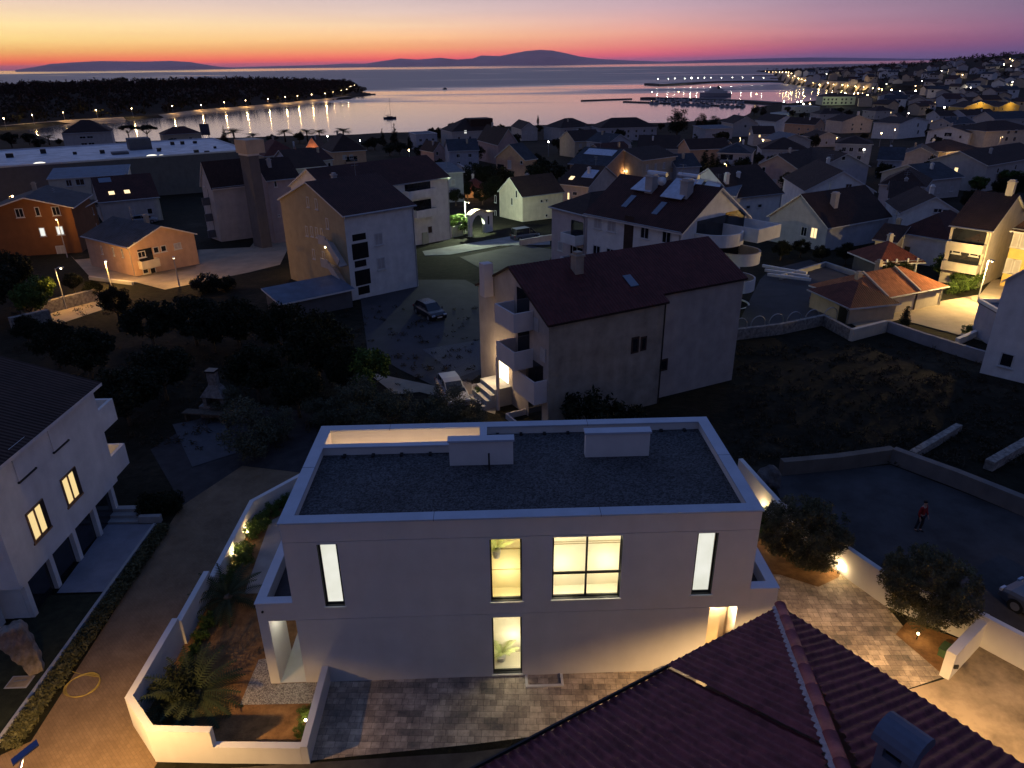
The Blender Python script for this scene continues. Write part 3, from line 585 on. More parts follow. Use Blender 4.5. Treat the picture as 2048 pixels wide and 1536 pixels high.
def wallseg(mb, a, b, z0, z1a, z1b, t=.24, mi=0):
    a = np.array(a, float); b = np.array(b, float); d = (b-a)/np.linalg.norm(b-a); n = np.array([-d[1], d[0]])*t/2
    mb.prism([tuple(a+n), tuple(a-n), tuple(b-n), tuple(b+n)], z0, [z1a, z1a, z1b, z1b], mi)
def hplace(mb, name, mats, c, parent=None):
    """mesh given in villa coordinates, origin moved to c (villa coordinates)"""
    mb.v = [(x-c[0], y-c[1], z-GZ) for x, y, z in mb.v]; o = mb.build(name, mats); o.location = (*hw(*c), GZ); o.rotation_euler = (0,0,YH); return o
mb = MB()
wallseg(mb,(.80,-.02),(.80,-3.47),GZ-.2,.55,.55); wallseg(mb,(.679,-3.35),(-2.2,-3.20),GZ-.2,.48,.48); wallseg(mb,(-2.2,-3.20),(-4.30,-3.06),GZ-.2,1.18,1.18); wallseg(mb,(-4.24,-3.06),(-5.62,-1.62),GZ-.2,1.177,1.11)
wallseg(mb,(-5.58,-1.70),(-5.52,2.2),GZ-.2,1.107,1.08); wallseg(mb,(-5.42,2.2),(-5.40,5.25),GZ-.2,.94,.94); wallseg(mb,(-5.24,5.25),(-5.28,11.3),GZ-.2,.62,.62); wallseg(mb,(-5.30,11.2),(-3.0,14.2),GZ-.2,.617,.617); wallseg(mb,(-3.05,14.1),(3,15.8),GZ-.2,.615,.615)
tag(hplace(mb, 'garden_wall', HOUSEWHITE, (-2.2,-3.2)), 'low white stepped garden wall around the planted corner left of the white house', 'wall')
mb = MB()
wallseg(mb,(20.75,13.2),(21.3,8.9),GZ-.2,1.2,1.2); wallseg(mb,(21.27,8.99),(23.1,5.05),GZ-.2,1.197,1.19); wallseg(mb,(23.06,5.13),(23.95,3.1),GZ-.2,1.187,1.18); wallseg(mb,(23.9,3.2),(26.45,.80),GZ-.2,1.177,1.17); wallseg(mb,(26.42,.92),(24.05,-.80),GZ-.2,.98,.98,.34); wallseg(mb,(26.38,.84),(30.5,-4.9),GZ-.2,1.167,1.1)
tag(hplace(mb, 'boundary_wall', HOUSEWHITE, (24,3)), 'white zigzag boundary wall lit behind the olive trees by the driveway', 'wall')
mb = MB(); mb.box(24.18,-.98,.35,24.34,-.93,.52); o = hplace(mb, 'letter_slot', FRAME, (24.25,-.95)); tag(o, 'small dark slot plate on the pillar end of the boundary wall', 'letter slot')

# ================================================================== neighbour on the left edge
nb = thing('house', 'white neighbouring house at the left edge with two lit windows and shuttered ones', 'house', (*hw(-12.3,3.7), 0), YH)
def onx(px, py, x0=-12.3):
    d = ray(px, py); q = hl((CAM+d)[:2]); c = hl(CAM[:2]); t = (x0-c[0])/(q[0]-c[0]); p = CAM+d*t; return hl(p)[1]-3.7, p[2]
mb = MB(); LY = 8.4
mb.box(-9,0,1.5,0,LY,7.0); mb.box(-9,.3,GZ-.5,-.30,LY-.3,1.5); mb.box(-1.55,-2.5,GZ-.5,-1.2,.1,1.5)
for y in (.45,2.3,4.2,6.1,7.9): mb.box(-.298,y-.13,GZ-.5,-.10,y+.13,1.5)
mb.build('wall', W['white'], nb)
mb = MB(); mb.slab([(.35,-.4,6.95),(.35,LY+.3,6.95),(-5.5,LY+.3,8.95),(-5.5,-.4,8.95)], .16, 0, 1); mb.slab([(-11,LY+.3,6.95),(-11,-.4,6.95),(-5.5,-.4,8.95),(-5.5,LY+.3,8.95)], .16, 0, 1); mb.build('roof', [T['dark'], TRIM], nb)
mb = MB()
for y in (1.38,3.25,5.15,7.0): mb.box(-.32,y-.76,GZ,-.27,y+.76,1.38)
mb.build('patio_door', PANE, nb)
for zf in (1.72, 4.35):
    mb = MB(); mb.box(-3.4,LY+.0,zf,-.001,LY+1.45,zf+.2); mb.box(-3.4,LY+1.3,zf+.2,-.001,LY+1.45,zf+1.2); mb.box(-.16,LY+.001,zf+.2,-.002,LY+1.298,zf+1.2); mb.build('balcony', W['white'], nb)
light((-2.0,LY+.7,3.6), 30, (1,.6,.22), .1, nb, name='balcony_light')
for p in ((142,973),(76,1041)):
    y, z = onx(*p); y = max(.9, y)
    mb = MB(); a, b, c, d = y-.62, y+.62, z-.72, z+.72
    for q in ((a,c,b,c+.09),(a,d-.09,b,d),(a,c+.09,a+.08,d-.09),(b-.08,c+.09,b,d-.09),((a+b)/2-.14,c+.09,(a+b)/2-.04,d-.09),(a-.06,c-.09,b+.06,c)): mb.box(-.01,q[0],q[1],.05,q[2],q[3])
    mb.box(.052,b-.30,c+.02,.07,b-.02,d-.02,1)
    w = mb.build('window', [mat('frame_oak', (.34,.18,.08), .6, .15), SHUTD], nb)
    mb = MB(); mb.add([(.02,a+.08,c+.09),(.02,b-.08,c+.09),(.02,b-.08,d-.09),(.02,a+.08,d-.09)], [(0,1,2,3)]); mb.build('pane', emis('pane_warm', (1,.74,.33), .95), w)
for p in ((111,862),(42,918)):
    y, z = onx(*p); mb = MB(); mb.box(-.01,y-.55,z-.75,.04,y+.55,z+.75); s_ = mb.build('window_shutter', W['white'], nb)
    mb = MB(); mb.box(-.01,y-.62,z-.82,.09,y+.62,z-.751); mb.build('sill', FRAME, s_)
drape('terrace', hpoly([(-12.3,5.5),(-10.2,5.5),(-10.0,10.6),(-12.6,10.7)]), .05, mat('terrace_slab', (.20,.21,.25), .7, .15, 1))
mb = MB()
for k in range(3): mb.box(-12.7,10.75+k*.34,GZ-.2,-11.0,11.09+k*.34-.002,GZ+.16*(k+1))
mb.box(-10.98,10.75,GZ-.2,-9.9,11.0,GZ+.42); tag(hplace(mb, 'garden_steps', CONC, (-11.8,11)), 'three pale concrete steps beside the terrace of the left house', 'steps')
mb = MB(); mb.box(-10.16,3.0,GZ-.2,-10.02,10.5,GZ+.20); mb.box(-10.16,-2.6,GZ-.2,-10.02,2.998,GZ+.18); tag(hplace(mb, 'kerb', CONC, (-9.93,2)), 'thin pale concrete kerb along the hedge by the lane', 'kerb')
drape('lawn', hpoly([(-13,5.4),(-9.98,5.4),(-9.98,-2.5),(-14.5,-2.5)]), .02, mat('dark_lawn', (.018,.022,.011), .95, .4, 3, bump=.5), 2)
# standing stone
out_ = [(-.60,1.55),(-.50,1.80),(-.22,1.96),(.22,1.98),(.50,1.90),(.60,1.55),(.66,1.0),(.74,.45),(.72,-.1),(.20,-.15),(.05,.35),(-.18,.75),(-.42,1.15)]
bm = bmesh.new(); f0 = bm.faces.new([bm.verts.new((u,-.28,z)) for u, z in out_]); r_ = bmesh.ops.extrude_face_region(bm, geom=[f0]); bmesh.ops.translate(bm, verts=[v for v in r_['geom'] if isinstance(v, bmesh.types.BMVert)], vec=(0,.56,0))
bmesh.ops.recalc_face_normals(bm, faces=bm.faces[:]); bmesh.ops.triangulate(bm, faces=bm.faces[:])
for _ in range(3): bmesh.ops.subdivide_edges(bm, edges=bm.edges[:], cuts=1); bmesh.ops.triangulate(bm, faces=bm.faces[:])
bmesh.ops.smooth_vert(bm, verts=bm.verts[:], factor=.5, use_axis_x=True, use_axis_y=True, use_axis_z=True)
for v in bm.verts:
    n = .035*math.sin(7*v.co.x+3*v.co.z)+.03*math.sin(11*v.co.z+5*v.co.y)+.02*math.sin(19*v.co.x-13*v.co.z); v.co += v.normal*n
me = bpy.data.meshes.new('standing_stone'); bm.to_mesh(me); bm.free(); me.materials.append(mat('boulder', (.15,.125,.105), .9, 0, 2.5, bump=1, bscale=7, col2=(.34,.28,.23)))
o = bpy.data.objects.new('standing_stone', me); COL.objects.link(o); o.location = (*hw(-10.95,.95), GZ-.05); o.rotation_euler = (0,0,.5); o.scale = (.78,1,1.22); tag(o, 'tall rough standing boulder on the dark lawn beside the left house', 'boulder')
# yellow hose
cx, cy = hpx(166,1372); mb = MB(); P = []
for k in range(150):
    a = 2*PI*k/48; r = .56+.025*math.sin(k*.37)+.02*(k/48); P.append((cx+r*math.cos(a), cy+r*.95*math.sin(a), GZ+.04+.012*(k//48)+.006*math.sin(k*.9)))
P += [(cx-.35,cy+.55,GZ+.03),(cx-.9,cy+.75,GZ+.05),(cx-1.4,cy+.7,GZ+.06)]
mb.tube(P, .017, 6); tag(hplace(mb, 'garden_hose', mat('hose_yellow', (.33,.24,.05), .5, .1), (cx,cy)), 'coiled yellow garden hose lying on the lit lane', 'hose')
cx, cy = hpx(40,1366); mb = MB(); mb.box(cx-.42,cy-.3,GZ+.0,cx+.42,cy+.3,GZ+.06); mb.box(cx-.36,cy-.24,GZ+.06,cx+.36,cy+.24,GZ+.075,1); mb.tube([(cx-.2,cy,GZ+.09),(cx+.25,cy+.05,GZ+.10)], .02, 6, 2)
tag(hplace(mb, 'drain_cover', [CONC, mat('cover_tan', (.28,.22,.14), .7, .2, 4), METAL], (cx,cy)), 'square tan drain cover sunk in the grass left of the hose', 'drain cover')

# ================================================================== tiled roof in the foreground, bottom right
K = np.array([15.56,-4.15,6.5]); dl = np.array([-.8777,-.4792]); dr = np.array([.5536,-.8328]); SL = .41
fg = thing('house', 'house in the foreground with a ribbed dark red hip roof and round ridge tiles', 'house', (*hw(K[0],K[1]), GZ), YH)
nl = np.array([-dl[1]*-1, 0]);
pl = np.array([.4792,-.8777]); pr = np.array([-.8328,-.5536])      # up-slope directions (plan) of the two planes
KZ = K[2]-GZ
TNEAR = mat('tile_near', (.085,.019,.025), .7, 0, 2.6, bump=.25, bscale=30, col2=(.21,.052,.062), detail=8)
def rplane(d, p, s0, s1, vmax, dz, lim, per=.245, amp=.042, row=.37):
    mb = MB(); ns = int((s1-s0)/per*7); nv = int(vmax/row*3); co = math.cos(math.atan(SL))
    idx = {}
    S_ = [s0+(s1-s0)*i/ns for i in range(ns+1)]; V_ = [vmax*j/nv for j in range(nv+1)]
    rnd = {}
    for i, s in enumerate(S_):
        for j, v in enumerate(V_):
            q = d*s+p*v; c = math.cos(2*PI*s/per); rr = (v/row) % 1.0
            key = (int(s/per), int(v/row)); jit = rnd.setdefault(key, random.uniform(-.013,.013))
            z = KZ+SL*v+dz+amp*c+jit+.022*(1-rr)
            idx[i, j] = len(mb.v); mb.v.append((q[0], q[1], z))
    for i in range(ns):
        for j in range(nv):
            if lim((S_[i]+S_[i+1])/2, (V_[j]+V_[j+1])/2):
                f = (idx[i,j], idx[i+1,j], idx[i+1,j+1], idx[i,j+1]); mb.f.append(f); mb.m.append(0)
    return mb
HT = 1.03
r1 = rplane(dl, pl, 0, 4.35, 8.5, 0, lambda s, v: v < s*HT+.02 or s > 99).build('roof', TNEAR, fg, True)
# the main pitch goes on up behind the lower, stepped pitches on the left
r2 = rplane(dl, pl, 4.25, 15, 10.5, -.16, lambda s, v: v < s*HT and v < 10.4).build('roof', TNEAR, fg, True)
r3 = rplane(dr, pr, 0, 15, 10, 0, lambda s, v: v < s/HT+.02).build('roof', TNEAR, fg, True)
for r in (r1, r2, r3): r['label'] = 'ribbed dark red tiled roof pitch'
# walls under the eaves
mb = MB(); a = dl*.9+pl*.0; P0 = (pl+pr)*.75; q = [P0, P0+dl*14, P0+dl*14+dr*12, P0+dr*12]
mb.prism([tuple(x) for x in q], -.5, [KZ-.35]*4); mb.build('wall', W['cream'], fg)
mb = MB(); mb.bar((*(dl*-.02),KZ-.06), (*(dl*15),KZ-.06), .05, .10); mb.bar((*(dr*-.02),KZ-.06), (*(dr*15),KZ-.06), .05, .10); mb.build('eave_board', FRAME, fg)
hd = (dl+dr); hd = hd/np.linalg.norm(hd); hs = SL*float(hd@pl)
# ridge tiles over the hip
mb = MB(); nT = 14; Lt = .86
for k in range(nT):
    t0 = -.05+k*Lt; t1 = t0+Lt+.06; n = np.array([-hd[1], hd[0]])
    P = []
    for t, r in ((t0,.158),(t1,.142)):
        for a in range(9):
            w = PI*a/8; P.append((*(hd*t+n*math.cos(w)*r), KZ+hs*t+.02+math.sin(w)*r*.9))
    mb.add(P, [(a, a+1, 9+a+1, 9+a) for a in range(8)]+[tuple(range(9)), tuple(range(17,8,-1))])
mb.build('ridge_tiles', mat('ridge_tile', (.30,.085,.085), .7, .25, 2.5, bump=.2), fg, True)
mb = MB(); n = np.array([-hd[1], hd[0]])
P = []; F = []
for k in range(400):
    t = .1+k*.03; w = .20+.055*abs(math.sin(k*.39))+random.uniform(0,.03)
    for r, dz in ((.12,.045),(w,.045-.0*w)): P.append((*(hd*t-n*r), KZ+hs*t+dz-.30*(r-.12)))
for k in range(399): F.append((2*k,2*k+1,2*k+3,2*k+2))
sgn = 1 if float((-n)@dl) > 0 else -1
if sgn < 0: P = [(2*hd[0]*(hd[0]*x+hd[1]*y)-x, 2*hd[1]*(hd[0]*x+hd[1]*y)-y, z) for x, y, z in P]
mb.add(P, F); mb.build('mortar', mat('mortar', (.36,.30,.30), .9, .2, 9), fg)
# chimney on the right-hand pitch
c0 = np.array(hpx(1778,1572,8.2))-K[:2]
v_ = float(c0@pr); zb = KZ+SL*v_
ch = MB(); s = .29; dx = dr; dy = pr
def cb(mb, u0, v0, z0, u1, v1, z1, mi=0):
    q = [c0+dx*u0+dy*v0, c0+dx*u1+dy*v0, c0+dx*u1+dy*v1, c0+dx*u0+dy*v1]; mb.prism([tuple(x) for x in q], z0, z1, mi)
cb(ch,-s,-s,zb-.4,s,s,zb+.75); 
for u, v in ((-s,-s),(s-.12,-s),(-s,s-.12),(s-.12,s-.12)): cb(ch,u,v,zb+.75,u+.12,v+.12,zb+1.12)
cb(ch,-s+.12,-s+.14,zb+.752,s-.12,s-.14,zb+1.1,1)
cho = ch.build('chimney', [mat('chimney_render', (.13,.14,.19), .8, .12, 2), DARK], fg)
ch = MB(); P = []
for e in (-s-.1, s+.1):
    for k in range(9):
        w = PI*k/8; r = c0+dx*e+dy*(math.cos(w)*(s+.12)); P.append((r[0], r[1], zb+1.10+.34*math.sin(w)))
ch.add(P, [(k, k+1, 10+k, 9+k) for k in range(8)]+[tuple(range(8,-1,-1)), tuple(range(9,18))]); ch.build('cowl', mat('cowl', (.10,.115,.16), .7, .12, 2), cho, False)
# ================================================================== houses of the town
HSC = 1.0
class House:
    """box house in its own frame: x along the front A->B, y away from the viewer, z from the ground"""
    def __init__(s, label, A, B, h, C=None, depth=None, roof='gx', rise=None, wall='white', tile='dark', over=.35, cat='house', name='house', group=None, zabs=None, base=None, trim=True, low=2.0):
        h = h*HSC; s.hs = HSC; rise = rise*(1 if HSC == 1 else .9) if rise is not None else None
        pa = pz(A[0], A[1], zabs) if zabs is not None else G(A[0], A[1], h)
        pb = pz(B[0], B[1], pa[2]); s.ze = pa[2]
        s.h = h; s.o = pa[:2].copy(); v = (pb-pa)[:2]; s.W = float(np.linalg.norm(v)); s.ex = v/s.W; s.ey = np.array([-s.ex[1], s.ex[0]])
        if C is not None: depth = max(3.0, float((pz(C[0], C[1], pa[2])[:2]-s.o)@s.ey))
        s.D = depth; s.gz = s.ze-h
        s.rise = rise if rise is not None else (.24*(s.D if roof in ('gx','hip') else s.W))
        s.roof = roof; s.e = thing(name, label, cat, (s.o[0], s.o[1], s.gz), math.atan2(s.ex[1], s.ex[0]), group)
        s.wm = W[wall]; W_, D, H, r = s.W, s.D, h, s.rise
        mb = MB(); zb = -low
        if roof in ('gx', 'gy', 'shed', 'hip', 'flat'):
            if roof == 'gx':
                mb.add([(0,0,zb),(W_,0,zb),(W_,D,zb),(0,D,zb),(0,0,H),(W_,0,H),(W_,D,H),(0,D,H),(0,D/2,H+r),(W_,D/2,H+r)], [(0,1,5,4),(2,3,7,6),(1,2,6,9,5),(3,0,4,8,7)])
            elif roof == 'gy':
                mb.add([(0,0,zb),(W_,0,zb),(W_,D,zb),(0,D,zb),(0,0,H),(W_,0,H),(W_,D,H),(0,D,H),(W_/2,0,H+r),(W_/2,D,H+r)], [(0,1,5,8,4),(2,3,7,9,6),(1,2,6,5),(3,0,4,7)])
            elif roof == 'shed':
                mb.add([(0,0,zb),(W_,0,zb),(W_,D,zb),(0,D,zb),(0,0,H),(W_,0,H),(W_,D,H+r),(0,D,H+r)], [(0,1,5,4),(2,3,7,6),(1,2,6,5),(3,0,4,7)])
            else: mb.add([(0,0,zb),(W_,0,zb),(W_,D,zb),(0,D,zb),(0,0,H),(W_,0,H),(W_,D,H),(0,D,H)], [(0,1,5,4),(2,3,7,6),(1,2,6,5),(3,0,4,7)])
        s.walls = mb.build('wall', s.wm, s.e)
        mb = MB(); th = .16; o = over; z0 = H+.03
        if roof == 'gx':
            k = r/(D/2); zl = z0-k*o; zt = z0+r
            mb.slab([(-o,-o,zl),(W_+o,-o,zl),(W_+o,D/2,zt),(-o,D/2,zt)], th, 0, 1); mb.slab([(W_+o,D+o,zl),(-o,D+o,zl),(-o,D/2+.001,zt),(W_+o,D/2+.001,zt)], th, 0, 1)
            s.rz = lambda x, y: z0+k*(y if y < D/2 else D-y)
        elif roof == 'gy':
            k = r/(W_/2); zl = z0-k*o; zt = z0+r
            mb.slab([(-o,D+o,zl),(-o,-o,zl),(W_/2,-o,zt),(W_/2,D+o,zt)], th, 0, 1); mb.slab([(W_+o,-o,zl),(W_+o,D+o,zl),(W_/2+.001,D+o,zt),(W_/2+.001,-o,zt)], th, 0, 1)
            s.rz = lambda x, y: z0+k*(x if x < W_/2 else W_-x)
        elif roof == 'shed':
            k = r/D; mb.slab([(-o,-o,z0-k*o),(W_+o,-o,z0-k*o),(W_+o,D+o,z0+r+k*o),(-o,D+o,z0+r+k*o)], th, 0, 1); s.rz = lambda x, y: z0+k*y
        elif roof == 'hip':
            m = min(W_, D)/2; k = r/m; zl = z0-k*o; zt = z0+r
            if W_ >= D: a, b = (m, D/2), (W_-m, D/2)
            else: a, b = (W_/2, m), (W_/2, D-m)
            a = (*a, zt); b = (*b, zt); c = [(-o,-o,zl),(W_+o,-o,zl),(W_+o,D+o,zl),(-o,D+o,zl)]
            fs = ([c[0],c[1],b,a],[c[1],c[2],b],[c[2],c[3],a,b],[c[3],c[0],a]) if W_ >= D else ([c[0],c[1],a],[c[1],c[2],b,a],[c[2],c[3],b],[c[3],c[0],a,b])
            for f in fs: mb.slab(f, th, 0, 1)
            s.rz = lambda x, y: z0+k*min(x, y, W_-x, D-y)
        else:
            mb.box(-.08,-.08,H,W_+.08,D+.08,H+.10); mb.box(-.1,-.1,H+.101,W_+.1,.15,H+.38,1); mb.box(-.1,D-.15,H+.101,W_+.1,D+.1,H+.38,1); mb.box(-.1,.151,H+.101,.15,D-.151,H+.38,1); mb.box(W_-.15,.151,H+.101,W_+.1,D-.151,H+.38,1); s.rz = lambda x, y: H+.11
        s.roofo = mb.build('roof', [T[tile], TRIM if trim else T[tile]], s.e)
    def face(s, f):
        W_, D = s.W, s.D
        return {'f': ((0,0),(1,0),(0,-1)), 'r': ((W_,0),(0,1),(1,0)), 'l': ((0,D),(0,-1),(-1,0)), 'b': ((W_,D),(-1,0),(0,1))}[f]
    def P(s, f, u, z, n):
        o, t, k = s.face(f); return (o[0]+t[0]*u+k[0]*n, o[1]+t[1]*u+k[1]*n, z)
    def px(s, f, px_, py_):
        """(u, z) on a wall face under a pixel"""
        o, t, k = s.face(f); w = s.o+s.ex*o[0]+s.ey*o[1]; tn = s.ex*t[0]+s.ey*t[1]; kn = s.ex*k[0]+s.ey*k[1]
        d = ray(px_, py_); tt = float((w-CAM[:2])@kn)/float(d[:2]@kn); p = CAM+d*tt
        return float((p[:2]-w)@tn), float(p[2]-s.gz)
    def quad(s, mb, f, u0, z0, u1, z1, n, mi=0): mb.add([s.P(f,u0,z0,n), s.P(f,u1,z0,n), s.P(f,u1,z1,n), s.P(f,u0,z1,n)], [(0,1,2,3)], mi)
    def cbox(s, mb, f, u0, z0, n0, u1, z1, n1, mi=0):
        a = s.P(f,u0,z0,n0); b = s.P(f,u1,z1,n1)
        mb.box(min(a[0],b[0]), min(a[1],b[1]), z0, max(a[0],b[0]), max(a[1],b[1]), z1, mi)
    def win(s, f, u, z, w=1.0, h=1.25, k='d', name='window'):
        mb = MB(); t = .09; a, b, c, d = u-w/2, u+w/2, z-h/2, z+h/2
        fm = FRAMEW
        for q in ((a,c,b,c+t),(a,d-t,b,d),(a,c+t,a+t,d-t),(b-t,c+t,b,d-t)): s.cbox(mb, f, q[0], q[1], -.02, q[2], q[3], .045)
        if w > .95: s.cbox(mb, f, u-.03, c+t, -.02, u+.03, d-t, .035)
        s.cbox(mb, f, a-.08, c-.07, -.02, b+.08, c-.001, .12)
        o = mb.build(name, fm, s.e)
        mb = MB(); m = {'d': PANE, 's': SHUT, 'b': SHUTD, 'lit': LITW, 'cool': LITC}[k]
        s.cbox(mb, f, a+t, c+t, -.02, b-t, d-t, .012 if k in 'd lit cool' else .028); mb.build('shutter' if k in 'sb' else 'pane', m, o); return o
    def winp(s, f, px_, py_, w=1.0, h=1.25, k='d'):
        u, z = s.px(f, px_, py_); return s.win(f, u, z, w, h, k)
    def rows(s, f, us, zs, w=1.0, h=1.25, kinds='dsb'):
        L = s.W if f in 'fb' else s.D
        for z in zs:
            for u in us: s.win(f, u*L, z*s.hs, w, h*(.6+.4*s.hs), random.choice(kinds))
    def balcony(s, f, u0, u1, z, dep=1.3, par=1.0, m=None, rnd=False):
        mb = MB(); m = m or s.wm; z = z*s.hs
        if not rnd:
            s.cbox(mb, f, u0, z-.18, .002, u1, z, dep); s.cbox(mb, f, u0, z+.001, dep-.12, u1, z+par, dep); s.cbox(mb, f, u0, z+.001, .002, u0+.12, z+par, dep-.121); s.cbox(mb, f, u1-.12, z+.001, .002, u1, z+par, dep-.121)
        else:
            n = 12; r = min(dep, (u1-u0)/2); out = [(u0, 0.0), (u0, dep-r)]+[(u0+r-r*math.cos(PI/2*k/n), dep-r+r*math.sin(PI/2*k/n)) for k in range(1, n)]+[(u1-r+r*math.sin(PI/2*k/n), dep-r+r*math.cos(PI/2*k/n)) for k in range(0, n)]+[(u1, dep-r), (u1, 0.0)]
            o_, t_, k_ = s.face(f); pt = lambda u, q: (o_[0]+t_[0]*u+k_[0]*q, o_[1]+t_[1]*u+k_[1]*q)
            mb.prism([pt(*q) for q in out], z-.18, z)
            c = ((u0+u1)/2, dep*.4)
            for (a, b) in zip(out, out[1:]):
                ia = (a[0]+(c[0]-a[0])*.09, a[1]+(c[1]-a[1])*.09); ib = (b[0]+(c[0]-b[0])*.09, b[1]+(c[1]-b[1])*.09)
                if abs(a[0]-b[0])+abs(a[1]-b[1]) < 1e-6: continue
                mb.prism([pt(*a), pt(*b), pt(*ib), pt(*ia)], z+.001, z+par)
        o = mb.build('balcony', m, s.e)
        mb = MB(); s.cbox(mb, f, u0+.25, z+.02, -.01, u1-.25, z+2.1, .03); mb.build('balcony_door', PANE, s.e); return o
    def chimney(s, x, y, h=1.1, w=.5, m=None):
        z = s.rz(x, y); mb = MB(); mb.box(x-w/2,y-w/2,z-.5,x+w/2,y+w/2,z+h); mb.box(x-w/2-.07,y-w/2-.07,z+h,x+w/2+.07,y+w/2+.07,z+h+.12); mb.box(x-w/2+.06,y-w/2+.06,z+h+.12,x+w/2-.06,y+w/2-.06,z+h+.3)
        return mb.build('chimney', m or W['grey'], s.roofo if False else s.e)
    def roofq(s, x0, y0, x1, y1, m, name, up=.08, th=.06):
        mb = MB(); mb.slab([(x0,y0,s.rz(x0,y0)+up),(x1,y0,s.rz(x1,y0)+up),(x1,y1,s.rz(x1,y1)+up),(x0,y1,s.rz(x0,y1)+up)], th); return mb.build(name, m, s.e)
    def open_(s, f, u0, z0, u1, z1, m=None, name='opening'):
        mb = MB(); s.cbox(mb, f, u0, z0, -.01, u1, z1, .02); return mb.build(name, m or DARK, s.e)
    def lamp(s, f, u, z, p, col=(1,.62,.26), n=.25, bulb=None):
        mb = MB(); q = s.P(f, u, z, n*.6); mb.ball(q, .10, 8); mb.build('wall_lamp', bulb or BULBN, s.e); light(s.P(f, u, z-.02, n+.12), p, col, .08, s.e)
SKYL = mat('skylight_glass', (.10,.13,.18), .12, .1, spec=.8)
PANEL = mat('solar_panel', (.10,.12,.17), .10, .2, 3, spec=.9)
PANELF = mat('panel_pale', (.42,.48,.58), .35, .15, 2)

# ---- M: the big house right behind the villa
m_ang = rad(28); mo = np.array([2.28, 40.6])
class HM(House): pass
M_ = House.__new__(HM); M_.o = mo; M_.ex = np.array([math.cos(m_ang), math.sin(m_ang)]); M_.ey = np.array([-M_.ex[1], M_.ex[0]]); M_.W = 16.6; M_.D = 9.8; M_.gz = -1.0; M_.h = 7.7; M_.wm = plaster('render_stained', (.36,.305,.245), .2)
M_.e = thing('house', 'large beige house with a long dark red roof right behind the white villa', 'house', (*mo, -1.0), m_ang)
mb = MB(); Wm, Dm, Hm, rm = 16.6, 9.8, 7.7, 2.4; xs = 8.9; ys = .7; hs2 = Hm+ys*rm/4.9
mb.add([(0,0,-2.5),(xs,0,-2.5),(xs,0,Hm),(0,0,Hm)], [(0,1,2,3)]); mb.add([(xs,0,-2.5),(xs,ys,-2.5),(xs,ys,hs2),(xs,0,Hm)], [(0,1,2,3)])
mb.add([(xs,ys,-2.5),(Wm,ys,-2.5),(Wm,ys,hs2),(xs,ys,hs2)], [(0,1,2,3)], 1); mb.add([(Wm,ys,-2.5),(Wm,Dm,-2.5),(Wm,Dm,Hm),(Wm,Dm/2,Hm+rm),(Wm,ys,hs2)], [(0,1,2,3,4)])
mb.add([(0,Dm,-2.5),(0,0,-2.5),(0,0,Hm),(0,Dm/2,Hm+rm),(0,Dm,Hm)], [(0,1,2,3,4)], 1); mb.add([(Wm,Dm,-2.5),(0,Dm,-2.5),(0,Dm,Hm),(Wm,Dm,Hm)], [(0,1,2,3)], 1)
mb.build('wall', [M_.wm, plaster('render_pale', (.43,.37,.33), .12)], M_.e)
M_.rz = lambda x, y: Hm+.05+rm/4.9*(y if y < 4.9 else 9.8-y)
mb = MB(); o = .18; k = rm/4.9
mb.slab([(-o,-o,Hm+.05-k*o),(xs+.25,-o,Hm+.05-k*o),(xs+.25,4.9,Hm+.05+rm),(-o,4.9,Hm+.05+rm)], .14, 0, 1)
mb.slab([(xs+.251,ys-o,hs2+.05-k*o),(Wm+o,ys-o,hs2+.05-k*o),(Wm+o,4.9,Hm+.05+rm),(xs+.251,4.9,Hm+.05+rm)], .14, 0, 1)
mb.slab([(Wm+o,Dm+o,Hm+.05-k*o),(-o,Dm+o,Hm+.05-k*o),(-o,4.901,Hm+.05+rm),(Wm+o,4.901,Hm+.05+rm)], .14, 0, 1)
M_.roofo = mb.build('roof', [tiles('tiles_near_maroon', (.085,.022,.020), .24, .38, .7), T['dark']], M_.e)
M_.chimney(4.3, 3.6, 1.0, .62, M_.wm)
M_.roofq(7.2,1.5,7.85,2.5, SKYL, 'skylight')
mb = MB(); mb.tube([(xs+.05,-.03,-1.5),(xs+.05,-.03,Hm-.2)], .05); mb.build('downpipe', FRAME, M_.e)
for p, w, h in (((1270,690),.62,1.15),((1287,687),.5,1.0),((1338,737),.9,.9)):
    f_ = 'f'; u, z = M_.px('f', *p); n_ = 0
    if u > xs: z -= .0
    mb = MB(); y = -.03 if u < xs else ys-.03
    mb.box(u-w/2,y,z-h/2,u+w/2,y+.06,z+h/2); fw = mb.build('window', SHUTD, M_.e)
    mb = MB(); mb.box(u-w/2+.12,y-.012,z-h/2+.14,u+w/2-.12,y-.001,z+h/2-.14); mb.build('pane', PANE, fw)
# gable side with stacked balconies
WH2 = plaster('render_balcony', (.62,.55,.53), .06)
def mbox(x0,y0,z0,x1,y1,z1,name,m): q = MB(); q.box(x0,y0,z0,x1,y1,z1); return q.build(name, m, M_.e)
def mbal(y0,y1,z,d=1.5,par=.95):
    q = MB(); q.box(-d,y0,z-.2,-.002,y1,z); q.box(-d,y0,z+.001,-d+.12,y1,z+par); q.box(-d+.121,y0,z+.001,-.002,y0+.12,z+par); q.box(-d+.121,y1-.12,z+.001,-.002,y1,z+par); q.build('balcony', WH2, M_.e)
    mbox(-.03,y0+.5,z+.02,.0,y1-.5,z+2.1,'balcony_door',PANE)
mbal(1.9,4.5,6.9,1.4,1.05); mbal(1.9,4.4,4.35,1.4,1.05); mbal(.15,3.0,2.55,.95,1.35); mbal(.3,3.0,-.2,1.5,.9)
mbox(-1.38,4.41,-2.5,-1.2,4.58,4.2,'pillar',WH2); mbox(-1.5,.3,-2.5,-1.38,3.0,-.401,'stair_wall',WH2)
